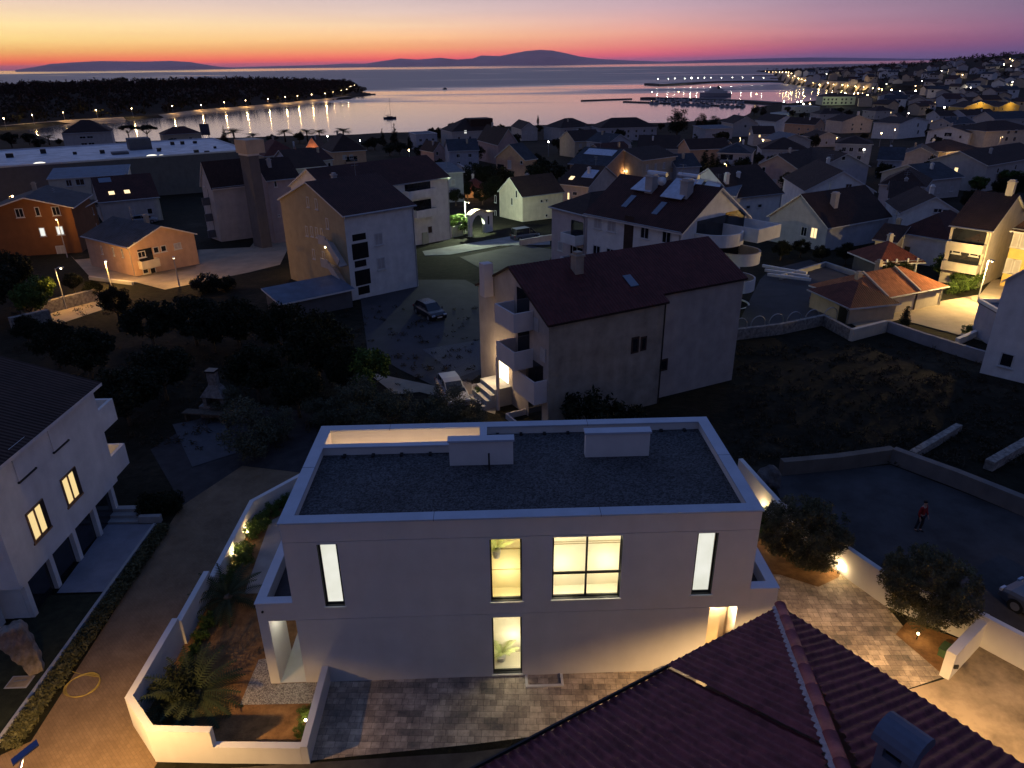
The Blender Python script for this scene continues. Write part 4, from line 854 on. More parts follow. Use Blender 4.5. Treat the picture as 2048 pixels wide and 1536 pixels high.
mbox(-.06,1.2,6.75,.01,1.75,7.6,'window_shutter',SHUT); mbox(-.06,.35,5.0,.01,.95,5.9,'window_shutter',SHUT)
q = MB(); q.box(-.8,7.2,7.5,-.1,7.9,9.8); q.build('chimney', WH2, M_.e)
q = MB(); q.box(-.05,5.35,1.65,-.012,6.75,3.5); q.build('lit_door', emis('lit_door', (1,.80,.50), 4), M_.e)
light((-1.2,6.0,3.1), 240, (1,.70,.36), .15, M_.e, name='door_light')
q = MB()
for k in range(4): q.box(-1.3-k*.34,4.9,-2.5,-.96-k*.34 if k else -.002,7.2,1.6-.35*k)
q.build('steps', CONC, M_.e)

# ---- named houses near and mid distance
h1 = House('tall beige and white apartment house with outside stair and dark gable roof left of centre', (687,430),(826,408),9.1,C=(590,393),roof='gx',rise=2.6,wall='white',tile='maroon',over=.25)
mb = MB(); h1.cbox(mb,'l',0.01,-2,.0,h1.D-.01,h1.h,.03); mb.add([(-.03,.0,h1.h),(-.03,h1.D,h1.h),(-.03,h1.D/2,h1.h+h1.rise-.05)], [(2,1,0)]); mb.build('side_wall', W['beige'], h1.e)
for p in ((616,404),(633,408),(614,462),(624,463),(634,465),(644,467),(655,447),(628,508),(648,513)): h1.winp('l',*p,.55,1.15,'s')
for (x0,y0,x1,y1) in ((704,470,732,478),(703,489,738,514),(709,523,733,531),(709,543,742,566),(716,575,740,585)):
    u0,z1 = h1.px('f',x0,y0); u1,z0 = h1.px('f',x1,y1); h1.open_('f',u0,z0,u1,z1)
for p,k in (((757,478),'s'),((762,527),'s')): h1.winp('f',*p,1.0,1.3,k)
for p in ((764,594),(784,591)): h1.winp('f',*p,.6,.7,'d')
L1 = h1.D
for zf in (1.4,3.9):
    mb = MB(); mb.bar((-.5,.3,zf-.1),(-.5,2.6,zf+1.8),.9,.16); mb.bar((-.98,.3,zf+.35),(-.98,2.6,zf+2.25),.1,.8); mb.box(-1.02,2.6,zf+1.75,-.03,4.2,zf+1.92); mb.box(-1.02,2.6,zf+1.92,-.92,4.2,zf+2.7); mb.build('stair', W['grey'], h1.e)
for zf in (.8,3.3,5.6): h1.balcony('r',2.0,6.5,zf,1.2,.9,W['salmon'])
h1.lamp('l',L1-3.9,5.2,12,n=.7)
h2 = House('grey white block with two long balconies behind the tall beige house', (662,386),(896,352),8.8,C=(612,366),roof='gx',rise=2.6,wall='white',tile='maroon',over=.3)
u0,z0 = h2.px('f',808,396); u1,_ = h2.px('f',864,384); h2.balcony('f',u0,u1,z0,1.2,.95); u0,z0 = h2.px('f',825,433); u1,_ = h2.px('f',866,428); h2.balcony('f',u0,u1,z0,1.2,.9)
h3 = House('grey three storey house with balconies recessed in its gable, left of centre', (424,374),(506,365),8.2,C=(357,372),roof='gx',rise=3.4,wall='grey',tile='dark',over=.25)
for zf in (.6,3.1,5.5): h3.balcony('l',2.2,h3.D-2.0,zf,1.1,.9,W['dark'])
for p in ((407,362),(411,418),(416,450)): h3.winp('l',*p,.9,1.7,'cool' if 0 else 's')
h3b = House('narrow pale stair tower with a boxy cap between two grey houses', (497,314),(517,312),12.8,depth=2.6,roof='flat',wall='dark',tile='grey',name='stair_tower',cat='tower')
mb = MB(); mb.box(-.25,-.25,h3b.h+.39,h3b.W+1.0,3.0,h3b.h+2.2); mb.build('cap', W['tan'], h3b.e)
h3c = House('pinkish grey house with a blank side wall beside the stair tower', (533,360),(598,353),9.3,depth=7,roof='gx',rise=2.6,wall='pink',tile='dark',over=.2)
h3c.wm = W['grey']; h3c.walls.data.materials[0] = plaster('render_mauve', (.42,.35,.35))
h3c.winp('f',551,368,.5,.9,'d'); h3c.winp('f',558,431,.35,.4,'d')
h4 = House('small salmon house with gable end lit by the street lamp on the left', (168,470),(258,492),4.1,C=(391,467),roof='gx',rise=1.7,wall='salmon',tile='slate',over=.3)
for p,k in (((283,509),'s'),((312,500),'d'),((327,497),'d'),((355,492),'s'),((291,541),'d'),((306,541),'d')): h4.winp('r',*p,.75 if k=='d' else 1.0,.8,k)
for p in ((204,500),(227,503),(245,506)): h4.winp('f',*p,.35,1.1,'d')
u0,z0 = h4.px('r',278,535); h4.balcony('r',u0,u0+2.3,z0,.9,.8,W['cream'])
h5 = House('rust orange house with white framed windows near the left edge', (-34,423),(141,413),6.4,depth=11,roof='gy',rise=1.6,wall='orange',tile='slate',over=.45)
for p,k,w in (((39,426),'d',1.0),((75,423),'d',.6),((112,422),'d',1.0),((85,464),'cool',.75),((120,461),'cool',.95),((122,500),'s',1.2)): h5.winp('f',*p,w,1.25,k)
h5b = House('rust orange side wing with a small hip roof behind the orange house', (142,424),(188,400),5.4,depth=6,roof='hip',rise=1.2,wall='orange',tile='dark')
h6 = House('cream house with a flat slate roof and two dark windows at the left', (95,358),(253,349),7.0,depth=8.5,roof='shed',rise=.9,wall='cream',tile='blue',over=.2)
h6.winp('f',138,366,1.0,1.2,'b'); h6.winp('f',160,364,1.5,1.2,'b')
h7 = House('low house with a dark red roof and two lit skylights at the left', (198,404),(317,393),4.0,depth=13,roof='gx',rise=3.4,wall='grey',tile='maroon',over=.15)
sk = emis('skylight_lit', (1,.75,.42), 1.6)
for x in (.2,.46): h7.roofq(h7.W*x,1.5,h7.W*x+.9,2.3, sk, 'skylight')
h7.roofq(h7.W*.10,4.8,h7.W*.10+2.0,6.0, SKYL, 'skylight')
h8 = House('long low brown building behind the orange house at the left edge', (-90,376),(88,354),4.2,depth=9,roof='hip',rise=1.6,wall='tan',tile='dark')
mall = House('very wide flat roofed supermarket with a pale roof full of vents', (-160,347),(496,302),7.5,C=(407,279),roof='flat',wall='dark',tile='pale',cat='supermarket',name='supermarket',low=3)
def on(h, p, z):  # pixel to house coordinates at height z above its ground
    q = pz(p[0], p[1], h.gz+z)[:2]-h.o; return float(q@h.ex), float(q@h.ey)
for p,a,b in (((280,297),5,2.6),((87,306),1.2,1),((205,306),1,.8),((345,289),.9,.8),((365,288),.9,.8),((318,302),.8,.8),((393,305),1.0,.7),((414,305),1.0,.5),((150,308),.8,.6),((20,314),1.5,.9),((390,286),.9,.6),((430,296),.6,.5),((320,299),.6,.5),((240,307),3.5,.5)):
    x,y = on(mall,p,7.7); mb = MB(); mb.box(x-a/2,y-a/2,7.61,x+a/2,y+a/2,7.6+b); mb.build('roof_vent', FRAME if a<3 else W['dark'], mall.e)
for p,a in (((305,313),2.4),((80,330),2.4),((326,313),1.2)):
    x,y = on(mall,p,7.7); y = max(y, 1.2); mb = MB(); mb.ball((x,y,7.7),a*.5,12,sc=(1,.6,.3)); mb.build('lit_dome', emis('dome_lit', (1,.95,.8), 1.6), mall.e)
b1 = House('dark roofed waterfront block rising behind the supermarket at the left', (123,266),(221,262),9,depth=14,roof='hip',rise=4.2,wall='grey',tile='dark'); b1.rows('f',[.4,.55],[2,4.5,7],2.2,.9,'d')
b2 = House('low waterfront pavilion with a dark hip roof behind the supermarket', (325,269),(402,265),5,depth=13,roof='hip',rise=3.0,wall='tan',tile='maroon'); b2.rows('f',[.3,.7],[2.4],1.4,1.4,'b')
c1 = House('house with a dusky red hip roof behind the stair tower', (529,311),(598,306),5.2,depth=15,roof='hip',rise=3.6,wall='tan',tile='red')
c2 = House('little house with a gable glowing orange by the palms', (611,297.5),(640,297),5,depth=10,roof='gy',rise=3.6,wall='salmon',tile='dark'); light((c2.o[0]+c2.ex[0]*c2.W*.5-c2.ey[0]*1.6, c2.o[1]+c2.ex[1]*c2.W*.5-c2.ey[1]*1.6, c2.ze+.2), 160, (1,.36,.14), .2)
c2b = House('small house with a cream gable below the orange gable', (584,308.5),(596,308),4.5,depth=6,roof='gy',rise=2.4,wall='cream',tile='dark')
c3 = House('salmon house with a dark hip roof beside the waterfront trees', (664,302),(731,298),6.5,depth=14,roof='hip',rise=4.0,wall='salmon',tile='dark'); c3.rows('f',[.35,.55],[4.6],1.1,1.2,'s'); c3.balcony('f',c3.W*.35,c3.W*.75,2.6,1.2,.8)
c4 = House('grey house with a dark roof in the row behind the beige block', (588,336),(650,330),6.5,depth=13,roof='gx',rise=3.2,wall='bluegrey',tile='dark')
c5 = House('low dark roofed annex in front of the salmon house', (640,320),(664,317),5.5,depth=10,roof='gx',rise=2.6,wall='grey',tile='maroon')
HSC = .8
d1 = House('pale blue flat roofed block on the waterfront left of the lit tree', (832,270),(874,268),7.5,depth=12,roof='flat',wall='bluegrey',tile='grey'); d1.rows('f',[.2,.5,.8],[2,4.8],1.2,1.3,'d')
d2 = House('tall dark waterfront house with a boxy attic storey', (904,263),(992,259),9.0,depth=16,roof='hip',rise=4.8,wall='grey',tile='dark'); d2.rows('f',[.15,.4,.65,.88],[2.5,5.5],1.1,1.3,'ds'); d2.win('f',d2.W*.30,6.8,1.2,1.4,'cool')
mb = MB(); mb.box(d2.W*.47,2.5,d2.h+.2,d2.W*.98,11,d2.h+4.4); mb.build('attic', T['dark'], d2.e)
d3 = House('small mauve house with a steep gable in front of the waterfront', (867,302),(892,300),6,depth=9,roof='gy',rise=2.8,wall='pink',tile='dark')
d4 = House('blue grey house with a slate roof below the boxy attic house', (898,301),(957,299),7,depth=11,roof='gx',rise=3,wall='bluegrey',tile='slate'); d4.rows('f',[.3,.7],[2.2,5],1.1,1.2,'d')
d5 = House('narrow grey house beside the dark trees at centre', (897,345),(926,343),7.5,depth=9,roof='shed',rise=1,wall='bluegrey',tile='grey')
d6 = House('garden pavilion lit orange among dark trees at centre', (930,374),(970,373),2.9,depth=5,roof='hip',rise=1.6,wall='salmon',tile='red',over=.9,name='pavilion',cat='pavilion',low=3)
d6.open_('f',d6.W*.42,-.5,d6.W*.58,2.0,DARK,'doorway'); light((d6.o[0]+d6.ex[0]*d6.W*.3-d6.ey[0]*2.2, d6.o[1]+d6.ex[1]*d6.W*.3-d6.ey[1]*2.2, d6.gz+1.6), 110, (1,.5,.18), .15); light((d6.o[0]+d6.ex[0]*d6.W*.95-d6.ey[0]*2.0, d6.o[1]+d6.ex[1]*d6.W*.95-d6.ey[1]*2.0, d6.gz+1.9), 90, (1,.55,.2), .15)
e1 = House('house with a pale gable under a cypress on the skyline', (1043,258),(1075,257),7,depth=22,roof='gy',rise=3.4,wall='grey',tile='dark')
e2 = House('house with a lilac pink gable and steep dark roof on the skyline', (997,288),(1036,286),8,depth=20,roof='gy',rise=5.0,wall='pink',tile='dark')
e3 = House('dark hip roofed house with pale walls on the skyline right of the cypress', (1121,256),(1186,252),7.5,depth=15,roof='hip',rise=4.2,wall='grey',tile='dark'); e3.rows('f',[.15,.4,.65,.88],[2.4,5.4],1.1,1.4,'ds')
e4 = House('long hip roofed building on the skyline at the waterfront', (1200,256),(1314,253),7.5,depth=16,roof='hip',rise=4.4,wall='bluegrey',tile='dark'); e4.rows('f',[.08,.22,.36,.5,.64,.78,.92],[2.4,5.2],1.1,1.5,'d')
e4b = House('dark roofed house below the skyline row at centre right', (1150,282),(1205,279),7,depth=12,roof='gx',rise=3.4,wall='tan',tile='dark'); e4b.rows('f',[.2,.5,.8],[2.2,5],1,1.2,'s')
e4c = House('grey blue gabled house in front of the long skyline building', (1216,286),(1262,282),7,depth=11,roof='gy',rise=2.8,wall='bluegrey',tile='slate')
e5 = House('salmon pink house with a gable and a long green dark roof at centre', (992,313),(1050,319),8.0,C=(1135,322),roof='gy',rise=3.6,wall='salmon',tile='slate',over=.3)
e5.winp('f',1019,329,1.2,2.0,'s'); e5.winp('f',1043,325,.8,.8,'d'); e5.winp('r',1062,345,1.2,1.4,'s'); e5.balcony('f',.2,3.0,3.2,1.2,.9)
e6 = House('brown gabled house with solar panels along its dark roof', (1140,325.5),(1211,332),7.0,C=(1270,320),roof='gx',rise=3.4,wall='salmon',tile='slate',over=.4)
e6.roofq(e6.W*.12,e6.D*.28,e6.W*.92,e6.D*.45, PANELF, 'solar_panel'); e6.winp('r',1253,317,.9,1.2,'s')
u,z = e6.px('r',1246,342); e6.lamp('r',u,z,60,n=.6)
HSC = 1.0
f1 = House('white and cream house with a dark roof, its side wall lit by a lamp', (1045,392),(1126,382),4.4,C=(988,382),roof='gx',rise=2.7,wall='white',tile='dark',over=.25)
f1.walls.data.materials[0] = plaster('render_creamwhite', (.60,.56,.48))
for p in ((1083,402),(1093,401),(1093,431)): f1.winp('f',*p,.55,.55,'d')
for p in ((1033,388),(1024,403),(991,398),(991,428)): f1.winp('l',*p,.6,1.3,'d')
f2 = House('house with one lit roof window and a solar collector, left of the big roof', (1119,366),(1177,372),4.6,C=(1242,358),roof='gx',rise=3.0,wall='grey',tile='dark',over=.3)
f2.roofq(f2.W*.55,f2.D*.18,f2.W*.95,f2.D*.38, PANELF, 'solar_panel'); f2.roofq(f2.W*.20,f2.D*.10,f2.W*.20+.9,f2.D*.10+.9, sk, 'skylight')
u,z = f2.px('f',1137,392); f2.win('f',u,z,.6,1.4,'lit'); f2.winp('f',1150,387,1.0,.7,'d')
# apartment complex with the big red roof
g1 = House('large apartment building with a wide red roof, solar heaters and curved white balconies', (1176,424),(1364,460),8.8,depth=10.5,roof='gx',rise=3.3,wall='white',tile='maroon',over=.4,cat='apartment building',name='apartment_building')
for (x,y,k) in ((.24,.30,1),(.58,.27,1)):
    X,Y = g1.W*x, g1.D*y; g1.roofq(X,Y,X+2.6,Y+2.4, PANELF, 'solar_collector', .35)
    z = g1.rz(X,Y+2.6)+.75; mb = MB(); mb.tube([(X+.1,Y+2.6,z),(X+2.5,Y+2.6,z)], .24, 10); mb.build('water_tank', mat('tank_steel', (.5,.52,.56), .35, .1, metal=.5), g1.e)
for x,y in ((.42,.36),(.78,.36)): g1.chimney(g1.W*x, g1.D*y, 1.3, .9, W['grey'])
for x,y in ((.28,.12),(.62,.10)): g1.roofq(g1.W*x,g1.D*y,g1.W*x+.7,g1.D*y+1.5, SKYL, 'skylight')
mb = MB(); mb.lathe([(.05,0),(.55,.12),(.75,.4)], (0,0,0), 14); dsh = mb.build('satellite_dish', W['white'], g1.e, True); dsh.location = (g1.W*.52, g1.D*.38, g1.rz(g1.W*.52,g1.D*.38)+.8); dsh.rotation_euler = (1.2,0,.4); dsh.scale = (.6,.6,.6)
g1.open_('f',g1.W*.42,-1,g1.W*.52,9.2,mat('stair_glass_brown', (.05,.035,.03), .3, .2),'stair_window')
g1.rows('f',[.12,.28,.64,.86],[2.0,4.9,7.9],1.1,1.3,'ds')
for zf,u0,u1,d in ((7.2,2.0,7.5,3.0),(4.6,1.5,5.0,2.6),(1.8,1.2,4.5,2.4)): g1.balcony('r',u0,u1,zf,d,1.0,W['white'],True)
for zf,u0,u1,d in ((4.9,5.6,10.0,3.4),(2.1,5.6,10.0,3.2),(-.7,5.6,9.8,3.0)): g1.balcony('r',u0,u1,zf,d,1.0,W['white'],True)
g1.balcony('r',6.5,10.4,7.4,4.0,1.1,W['white'])
u,z = g1.px('r',1487,632); g1.lamp('r',4.0,1.2,70,(.85,1,.62),n=1.8)
g2 = House('pink rendered wing with small terraces on the left of the big red roof', (1104,411),(1172,428),8.4,depth=9,roof='hip',rise=1.6,wall='white',tile='dark',over=.25); g2.walls.data.materials[0] = plaster('render_pinkwhite', (.60,.50,.48))
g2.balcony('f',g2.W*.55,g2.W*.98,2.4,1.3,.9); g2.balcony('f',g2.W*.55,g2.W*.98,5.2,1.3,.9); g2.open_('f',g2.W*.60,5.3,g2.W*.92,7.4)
g3 = House('flat grey roofed house with pale solar panels behind the big red roof', (1352,386),(1470,392),6.2,depth=14,roof='shed',rise=.8,wall='bluegrey',tile='grey',over=.2)
for x in (.06,.40): g3.roofq(g3.W*x,g3.D*.30,g3.W*(x+.28),g3.D*.75, PANELF, 'solar_panel', .3)
g3.chimney(g3.W*.92,g3.D*.7,1.4,.6,W['white'])
g4 = House('white house with a plain dark roof right of the solar panels', (1470,394),(1564,384),5.4,depth=13,roof='gx',rise=3.6,wall='white',tile='dark',over=.3); g4.rows('f',[.3,.55],[3.6],.9,.6,'d'); g4.chimney(.6,3.0,1.3,.6,W['white'])
i1 = House('white house with a wide low gable and one dark window, right of centre', (1612,380),(1749,381),5.6,depth=15,roof='gy',rise=3.0,wall='white',tile='dark',over=.3); i1.winp('f',1697,375,1.0,1.2,'b'); i1.balcony('f',.2,4.5,2.6,1.6,.9)
i2 = House('big dark roofed house with a teal gable and one lit window', (1541,429),(1656,452),3.8,C=(1790,432),roof='gy',rise=3.6,wall='bluegrey',tile='dark',over=.35); i2.winp('f',1608,463,1.0,1.3,'d'); i2.winp('f',1628,466,1.1,1.5,'lit'); i2.chimney(i2.W*.74,i2.D*.3,1.6,.8)
j1 = House('white house with a long sloping wall and two dark windows at the right', (1803,424),(1926,428),4.8,depth=9,roof='gy',rise=2.2,wall='white',tile='dark',over=.25); j1.winp('f',1876,421,1.2,.6,'d'); j1.winp('f',1889,423,.8,.6,'d')
j2 = House('white house with a dark hip roof beside the street lamp on the right', (1792,461),(1901,478),3.8,depth=10,roof='hip',rise=2.2,wall='white',tile='maroon',over=.35)
j3 = House('yellow lit three storey house with loggia balconies behind the street lamp', (1904,449),(1985,460),6.5,C=(2062,432),roof='gx',rise=3.0,wall='cream',tile='dark',over=.2)
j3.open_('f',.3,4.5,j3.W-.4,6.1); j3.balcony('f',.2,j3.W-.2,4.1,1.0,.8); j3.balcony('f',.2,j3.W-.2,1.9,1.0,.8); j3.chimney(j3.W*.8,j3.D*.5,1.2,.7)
j4 = House('yellow ochre house with white framed windows at the right edge', (2032,453),(2110,464),6.6,depth=8,roof='hip',rise=2.4,wall='yellow',tile='dark'); j4.rows('f',[.12,.28],[2.4,5.2],.9,1.6,'s')
j5 = House('small gabled outhouse lit by an orange wall lamp', (1752,476),(1792,482),3.0,depth=6,roof='gx',rise=1.4,wall='cream',tile='dark',low=3); u,z = j5.px('f',1783,470); j5.lamp('f',j5.W*.7,2.5,18)
j6 = House('big white blue house standing at the right edge', (2012,558),(2190,590),7.4,depth=8,roof='gy',rise=2.6,wall='white',tile='dark',over=.2)
j7 = House('flat canopy roof over the entrance of the house at the right edge', (1958,606),(2003,632),2.9,depth=4.5,roof='flat',wall='bluegrey',tile='grey',name='entrance_canopy',cat='canopy')
k1 = House('row of three garages with orange tiled hip roofs along the lit road', (1725,600),(1889,569),2.0,depth=6.0,roof='hip',rise=1.5,wall='cream',tile='orange',over=.3,name='garage_row',cat='garage')
for u in (.27,.66):
    mb = MB(); k1.cbox(mb,'f',k1.W*u-.09,-1,.0,k1.W*u+.09,2.0,.06); mb.build('downpipe', SHUTD, k1.e)
k1.win('f',k1.W*.11,1.4,.9,.35,'d')
for u in (.27,.66):
    mb = MB(); mb.bar((k1.W*u,-.3,k1.rz(k1.W*u,0)-.05),(k1.W*u,3.0,k1.rz(k1.W*u,2.99)+.1),.16,.16); mb.build('ridge_cap', W['cream'], k1.e)
k2 = House('dark row of garages running back from the orange tiled garages', (1624,577),(1702,612),2.0,depth=5,roof='hip',rise=1.3,wall='tan',tile='red',over=.3,name='garage_row',cat='garage')
k2.open_('f',k2.W*.75,-.5,k2.W*.97,1.8)
k3 = House('low shed with a curved pale blue metal roof beside the tall beige house', (563,606),(702,577),1.8,C=(530,588),roof='shed',rise=.5,wall='dark',tile='blue',over=.3,name='shed',cat='shed')
k4 = House('small hip roofed summer house with posts behind the garages', (1762,520),(1838,516),2.3,depth=5,roof='hip',rise=1.5,wall='dark',tile='red',over=.6,name='summer_house',cat='pavilion')
for u in (.1,.35,.65,.9):
    mb = MB(); k4.cbox(mb,'f',k4.W*u-.08,-1,.35,k4.W*u+.08,2.45,.5); mb.build('post', TRIM, k4.e)
# second and third rows, right hand side of the town
HSC = .8
n1 = House('pale house with a steep gable left of the lit dock', (1467,247),(1516,246),8,depth=16,roof='gy',rise=3.6,wall='grey',tile='dark'); n1.win('f',n1.W*.5,5,1.2,1.4,'d')
n2 = House('long bluish house in front of the harbour trees', (1411,258),(1466,256),6,depth=12,roof='shed',rise=.8,wall='bluegrey',tile='grey'); n2.rows('f',[.3,.7],[2.5],1.3,1.2,'d')
n3 = House('grey house with a gable lit warm from below by a lane lamp', (1357,292),(1381,298),8,depth=12,roof='gy',rise=2.6,wall='salmon',tile='dark')
n3b = House('long dark roofed house left of the warm lit gable', (1276,296),(1357,297),6.5,depth=14,roof='gx',rise=3.6,wall='grey',tile='dark'); n3b.rows('f',[.3,.6,.86],[3.6],1.3,1.3,'s')
n4 = House('long brown stone house with a row of narrow shuttered windows', (1285,320),(1352,311),8,depth=12,roof='gx',rise=2.2,wall='tan',tile='dark'); n4.rows('f',[.15,.4,.65,.9],[2.4,5.6],.8,1.6,'s')
n5 = House('small blue wing beside the brown stone house', (1354,333),(1400,331),5.5,depth=10,roof='gx',rise=2.6,wall='bluegrey',tile='slate'); n5.rows('f',[.5],[2.4],1.2,1.8,'d')
n6 = House('grey house with a flat slate roof in the middle of the right side', (1399,297),(1440,299),7,depth=12,roof='gx',rise=2.4,wall='grey',tile='slate'); n6.rows('f',[.3,.7],[2.3,5],1,1.3,'d')
n7 = House('blue grey house with a balcony among dark garden trees', (1436,304),(1502,306),7.5,depth=11,roof='hip',rise=2.2,wall='bluegrey',tile='slate'); n7.balcony('f',.5,n7.W*.5,4.2,1.4,.9); n7.rows('f',[.7,.9],[2.2,5.4],1,1.4,'d')
n8 = House('white gabled house lit pink at its foot near the dock', (1552,243),(1594,241),8.5,depth=16,roof='gy',rise=3.2,wall='white',tile='dark'); u,z = n8.px('f',1580,260); n8.lamp('f',n8.W*.6,1.0,60,(1,.6,.4),n=1.5)
n8b = House('grey house with a gable in shadow left of the warm gable near the dock', (1600,246),(1634,246),7.5,depth=12,roof='gx',rise=2.6,wall='grey',tile='dark'); n8b.rows('f',[.3,.7],[3,5.6],1,1.2,'d')
n9 = House('house with a narrow gable lit warm beside a black roof', (1630,249),(1650,247),8,depth=16,roof='gy',rise=2.8,wall='salmon',tile='dark')
n10 = House('long pale green municipal building with two rows of windows at the harbour', (1646,193.5),(1712,193),8.5,depth=18,roof='hip',rise=3.2,wall='green',tile='dark',cat='municipal building',name='municipal_building'); n10.rows('f',[.06,.18,.30,.42,.60,.72,.88],[2.4,5.8],1.6,2.0,'d'); light((n10.o[0]+n10.ex[0]*n10.W*.35-n10.ey[0]*16, n10.o[1]+n10.ex[1]*n10.W*.35-n10.ey[1]*16, n10.gz+7), 2600, (.95,1,.62), .4)
n11 = House('mauve house with a tall chimney and gable front at the right', (1686,243),(1745,241),7.5,depth=14,roof='gy',rise=3.2,wall='grey',tile='dark'); n11.rows('f',[.35,.65],[2.4,5.2],1.1,1.3,'d'); n11.chimney(n11.W*.5,.6,1.6,.9,W['white'])
n12 = House('low pale house with a shallow gable facing the dark garden', (1557,282),(1622,280),5,depth=12,roof='gy',rise=2.6,wall='grey',tile='grey')
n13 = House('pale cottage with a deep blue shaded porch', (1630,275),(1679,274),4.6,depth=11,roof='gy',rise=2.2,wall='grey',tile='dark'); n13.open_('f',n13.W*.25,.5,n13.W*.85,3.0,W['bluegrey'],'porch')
n14 = House('dark hip roofed house below the shallow pale gable', (1524,298),(1618,299),5.5,depth=13,roof='hip',rise=3.2,wall='bluegrey',tile='dark'); n14.rows('f',[.3,.7],[3],1.2,1.3,'s')
n15 = House('blue grey house with four dark windows at the right of centre', (1672,286),(1745,288),7.5,depth=11,roof='hip',rise=2,wall='bluegrey',tile='dark'); n15.rows('f',[.25,.45,.7],[2.4,5.3],1.2,1.4,'d')
n16 = House('house with a dusky pink gable behind a white lamp post', (1512,330),(1596,337),6,C=(1690,322),roof='gy',rise=2.9,wall='pink',tile='dark')
n17 = House('house with a broad teal grey gable above the white gabled house', (1642,333),(1738,331),6,depth=15,roof='gy',rise=3,wall='bluegrey',tile='dark'); n17.win('f',n17.W*.44,6.5,.9,.9,'d')
n18 = House('white house with two dark windows one above the other', (1800,247),(1857,240),8.5,depth=12,roof='gy',rise=2.2,wall='white',tile='dark'); 
for p in ((1836,250),(1836,264)): n18.winp('f',*p,1.6,1.7,'d')
n19 = House('white house with a low wide gable and balconies at the right', (1856,262),(1940,266),7.0,depth=13,roof='gy',rise=2.4,wall='white',tile='dark'); n19.balcony('f',n19.W*.4,n19.W*.6,4.0,1.2,.9); n19.balcony('f',n19.W*.4,n19.W*.6,1.2,1.2,.9)
n20 = House('small grey house with a hip gable in the dark gardens at the right', (1803,309),(1874,312),4.6,depth=12,roof='gy',rise=2.4,wall='grey',tile='slate')
n21 = House('house with a bright yellow floodlit gable and two small windows', (1929,214.5),(1987,213),7.5,depth=14,roof='gy',rise=3.6,wall='yellow',tile='dark'); n21.win('f',n21.W*.42,7.9,.9,.9,'d'); n21.win('f',n21.W*.62,7.9,.9,.9,'d')
n22 = House('house with a smaller yellow floodlit gable at the right edge', (1998,213.5),(2040,211),7.0,depth=13,roof='gy',rise=2.8,wall='yellow',tile='dark')
for h_ in (n21, n22): light((h_.o[0]+h_.ex[0]*h_.W*.5-h_.ey[0]*5, h_.o[1]+h_.ex[1]*h_.W*.5-h_.ey[1]*5, h_.ze+2.2), 1500, (1,.68,.16), .3)
n23 = House('wide grey house in shadow below the floodlit yellow gables', (1932,231),(1994,229),6.5,depth=13,roof='gx',rise=3.2,wall='bluegrey',tile='dark')
n24 = House('grey house with a wide slate roof below the smaller yellow gable', (1990,238),(2062,236),7.5,depth=15,roof='gx',rise=3.6,wall='grey',tile='slate')
n25 = House('large house lit orange by the street lamp at the right edge', (1972,262),(2075,258),7.5,C=(1950,254),roof='hip',rise=3.2,wall='cream',tile='dark'); 
for p in ((2017,264),(2032,263),(2013,278),(2029,278)): n25.winp('f',*p,1.3,1.5,'d')
n26 = House('dark house with one lit door behind the street lamp post', (1893,303),(1962,297),5.2,depth=12,roof='hip',rise=2.6,wall='tan',tile='dark'); u,z = n26.px('f',1953,304); n26.win('f',n26.W*.90,1.6,1.5,2.4,'lit')
n27 = House('house with a plain mauve side wall at the right edge', (1975,330),(2090,310),7.0,depth=12,roof='gx',rise=2.6,wall='grey',tile='dark')
n28 = House('white gabled cottages joined by a low roof at the right', (1768,236),(1803,237),6.5,depth=12,roof='gy',rise=2.6,wall='white',tile='dark')
n29 = House('dark house with a hip roof behind the municipal building', (1752,222),(1790,221),6.5,depth=13,roof='hip',rise=3,wall='grey',tile='dark')
n30 = House('grey house with a slate roof beside the harbour yard', (1640,228),(1690,227),6.5,depth=12,roof='hip',rise=3,wall='grey',tile='dark')
n31 = House('house half hidden in trees left of the harbour yard', (1508,268),(1550,268),6.0,depth=12,roof='gx',rise=3,wall='grey',tile='dark')
n32 = House('dark red roofed house between the solar roof and the stone house', (1215,312),(1272,306),6.5,depth=11,roof='gx',rise=3,wall='tan',tile='maroon')
n33 = House('low warehouse with a pale flat roof at the harbour', (1590,215),(1640,214),5,depth=20,roof='flat',wall='grey',tile='grey',name='warehouse',cat='warehouse')
n34 = House('long white building beside the promenade at the right', (1835,201),(1868,201),4,depth=10,roof='flat',wall='cream',tile='grey')
n35 = House('house with a pinkish wall lit by the promenade lamps', (1884,198),(1924,196),5.5,depth=10,roof='hip',rise=2,wall='salmon',tile='dark')
n36 = House('dark gabled house right of the two window house', (1880,232),(1926,231),6.0,depth=12,roof='gx',rise=3,wall='bluegrey',tile='dark')
n37 = House('dim house behind the white low gable at the right', (1905,248),(1950,245),6.0,depth=12,roof='gx',rise=2.8,wall='grey',tile='slate')
n38 = House('dim grey house in the dark gardens behind the teal gable', (1757,318),(1805,320),5.5,depth=11,roof='gx',rise=2.8,wall='bluegrey',tile='slate')
n39 = House('plain grey house with a black roof right of the white low gable house', (1762,366),(1850,372),5.5,depth=11,roof='hip',rise=2.6,wall='bluegrey',tile='dark')
n40 = House('pink grey house wedged behind the teal gabled house', (1780,395),(1834,398),5.6,depth=9,roof='gx',rise=2.2,wall='pink',tile='dark')
n41 = House('dark pitched house between the two front gables at the right', (1866,358),(1925,352),5.0,depth=12,roof='gx',rise=2.4,wall='grey',tile='slate')
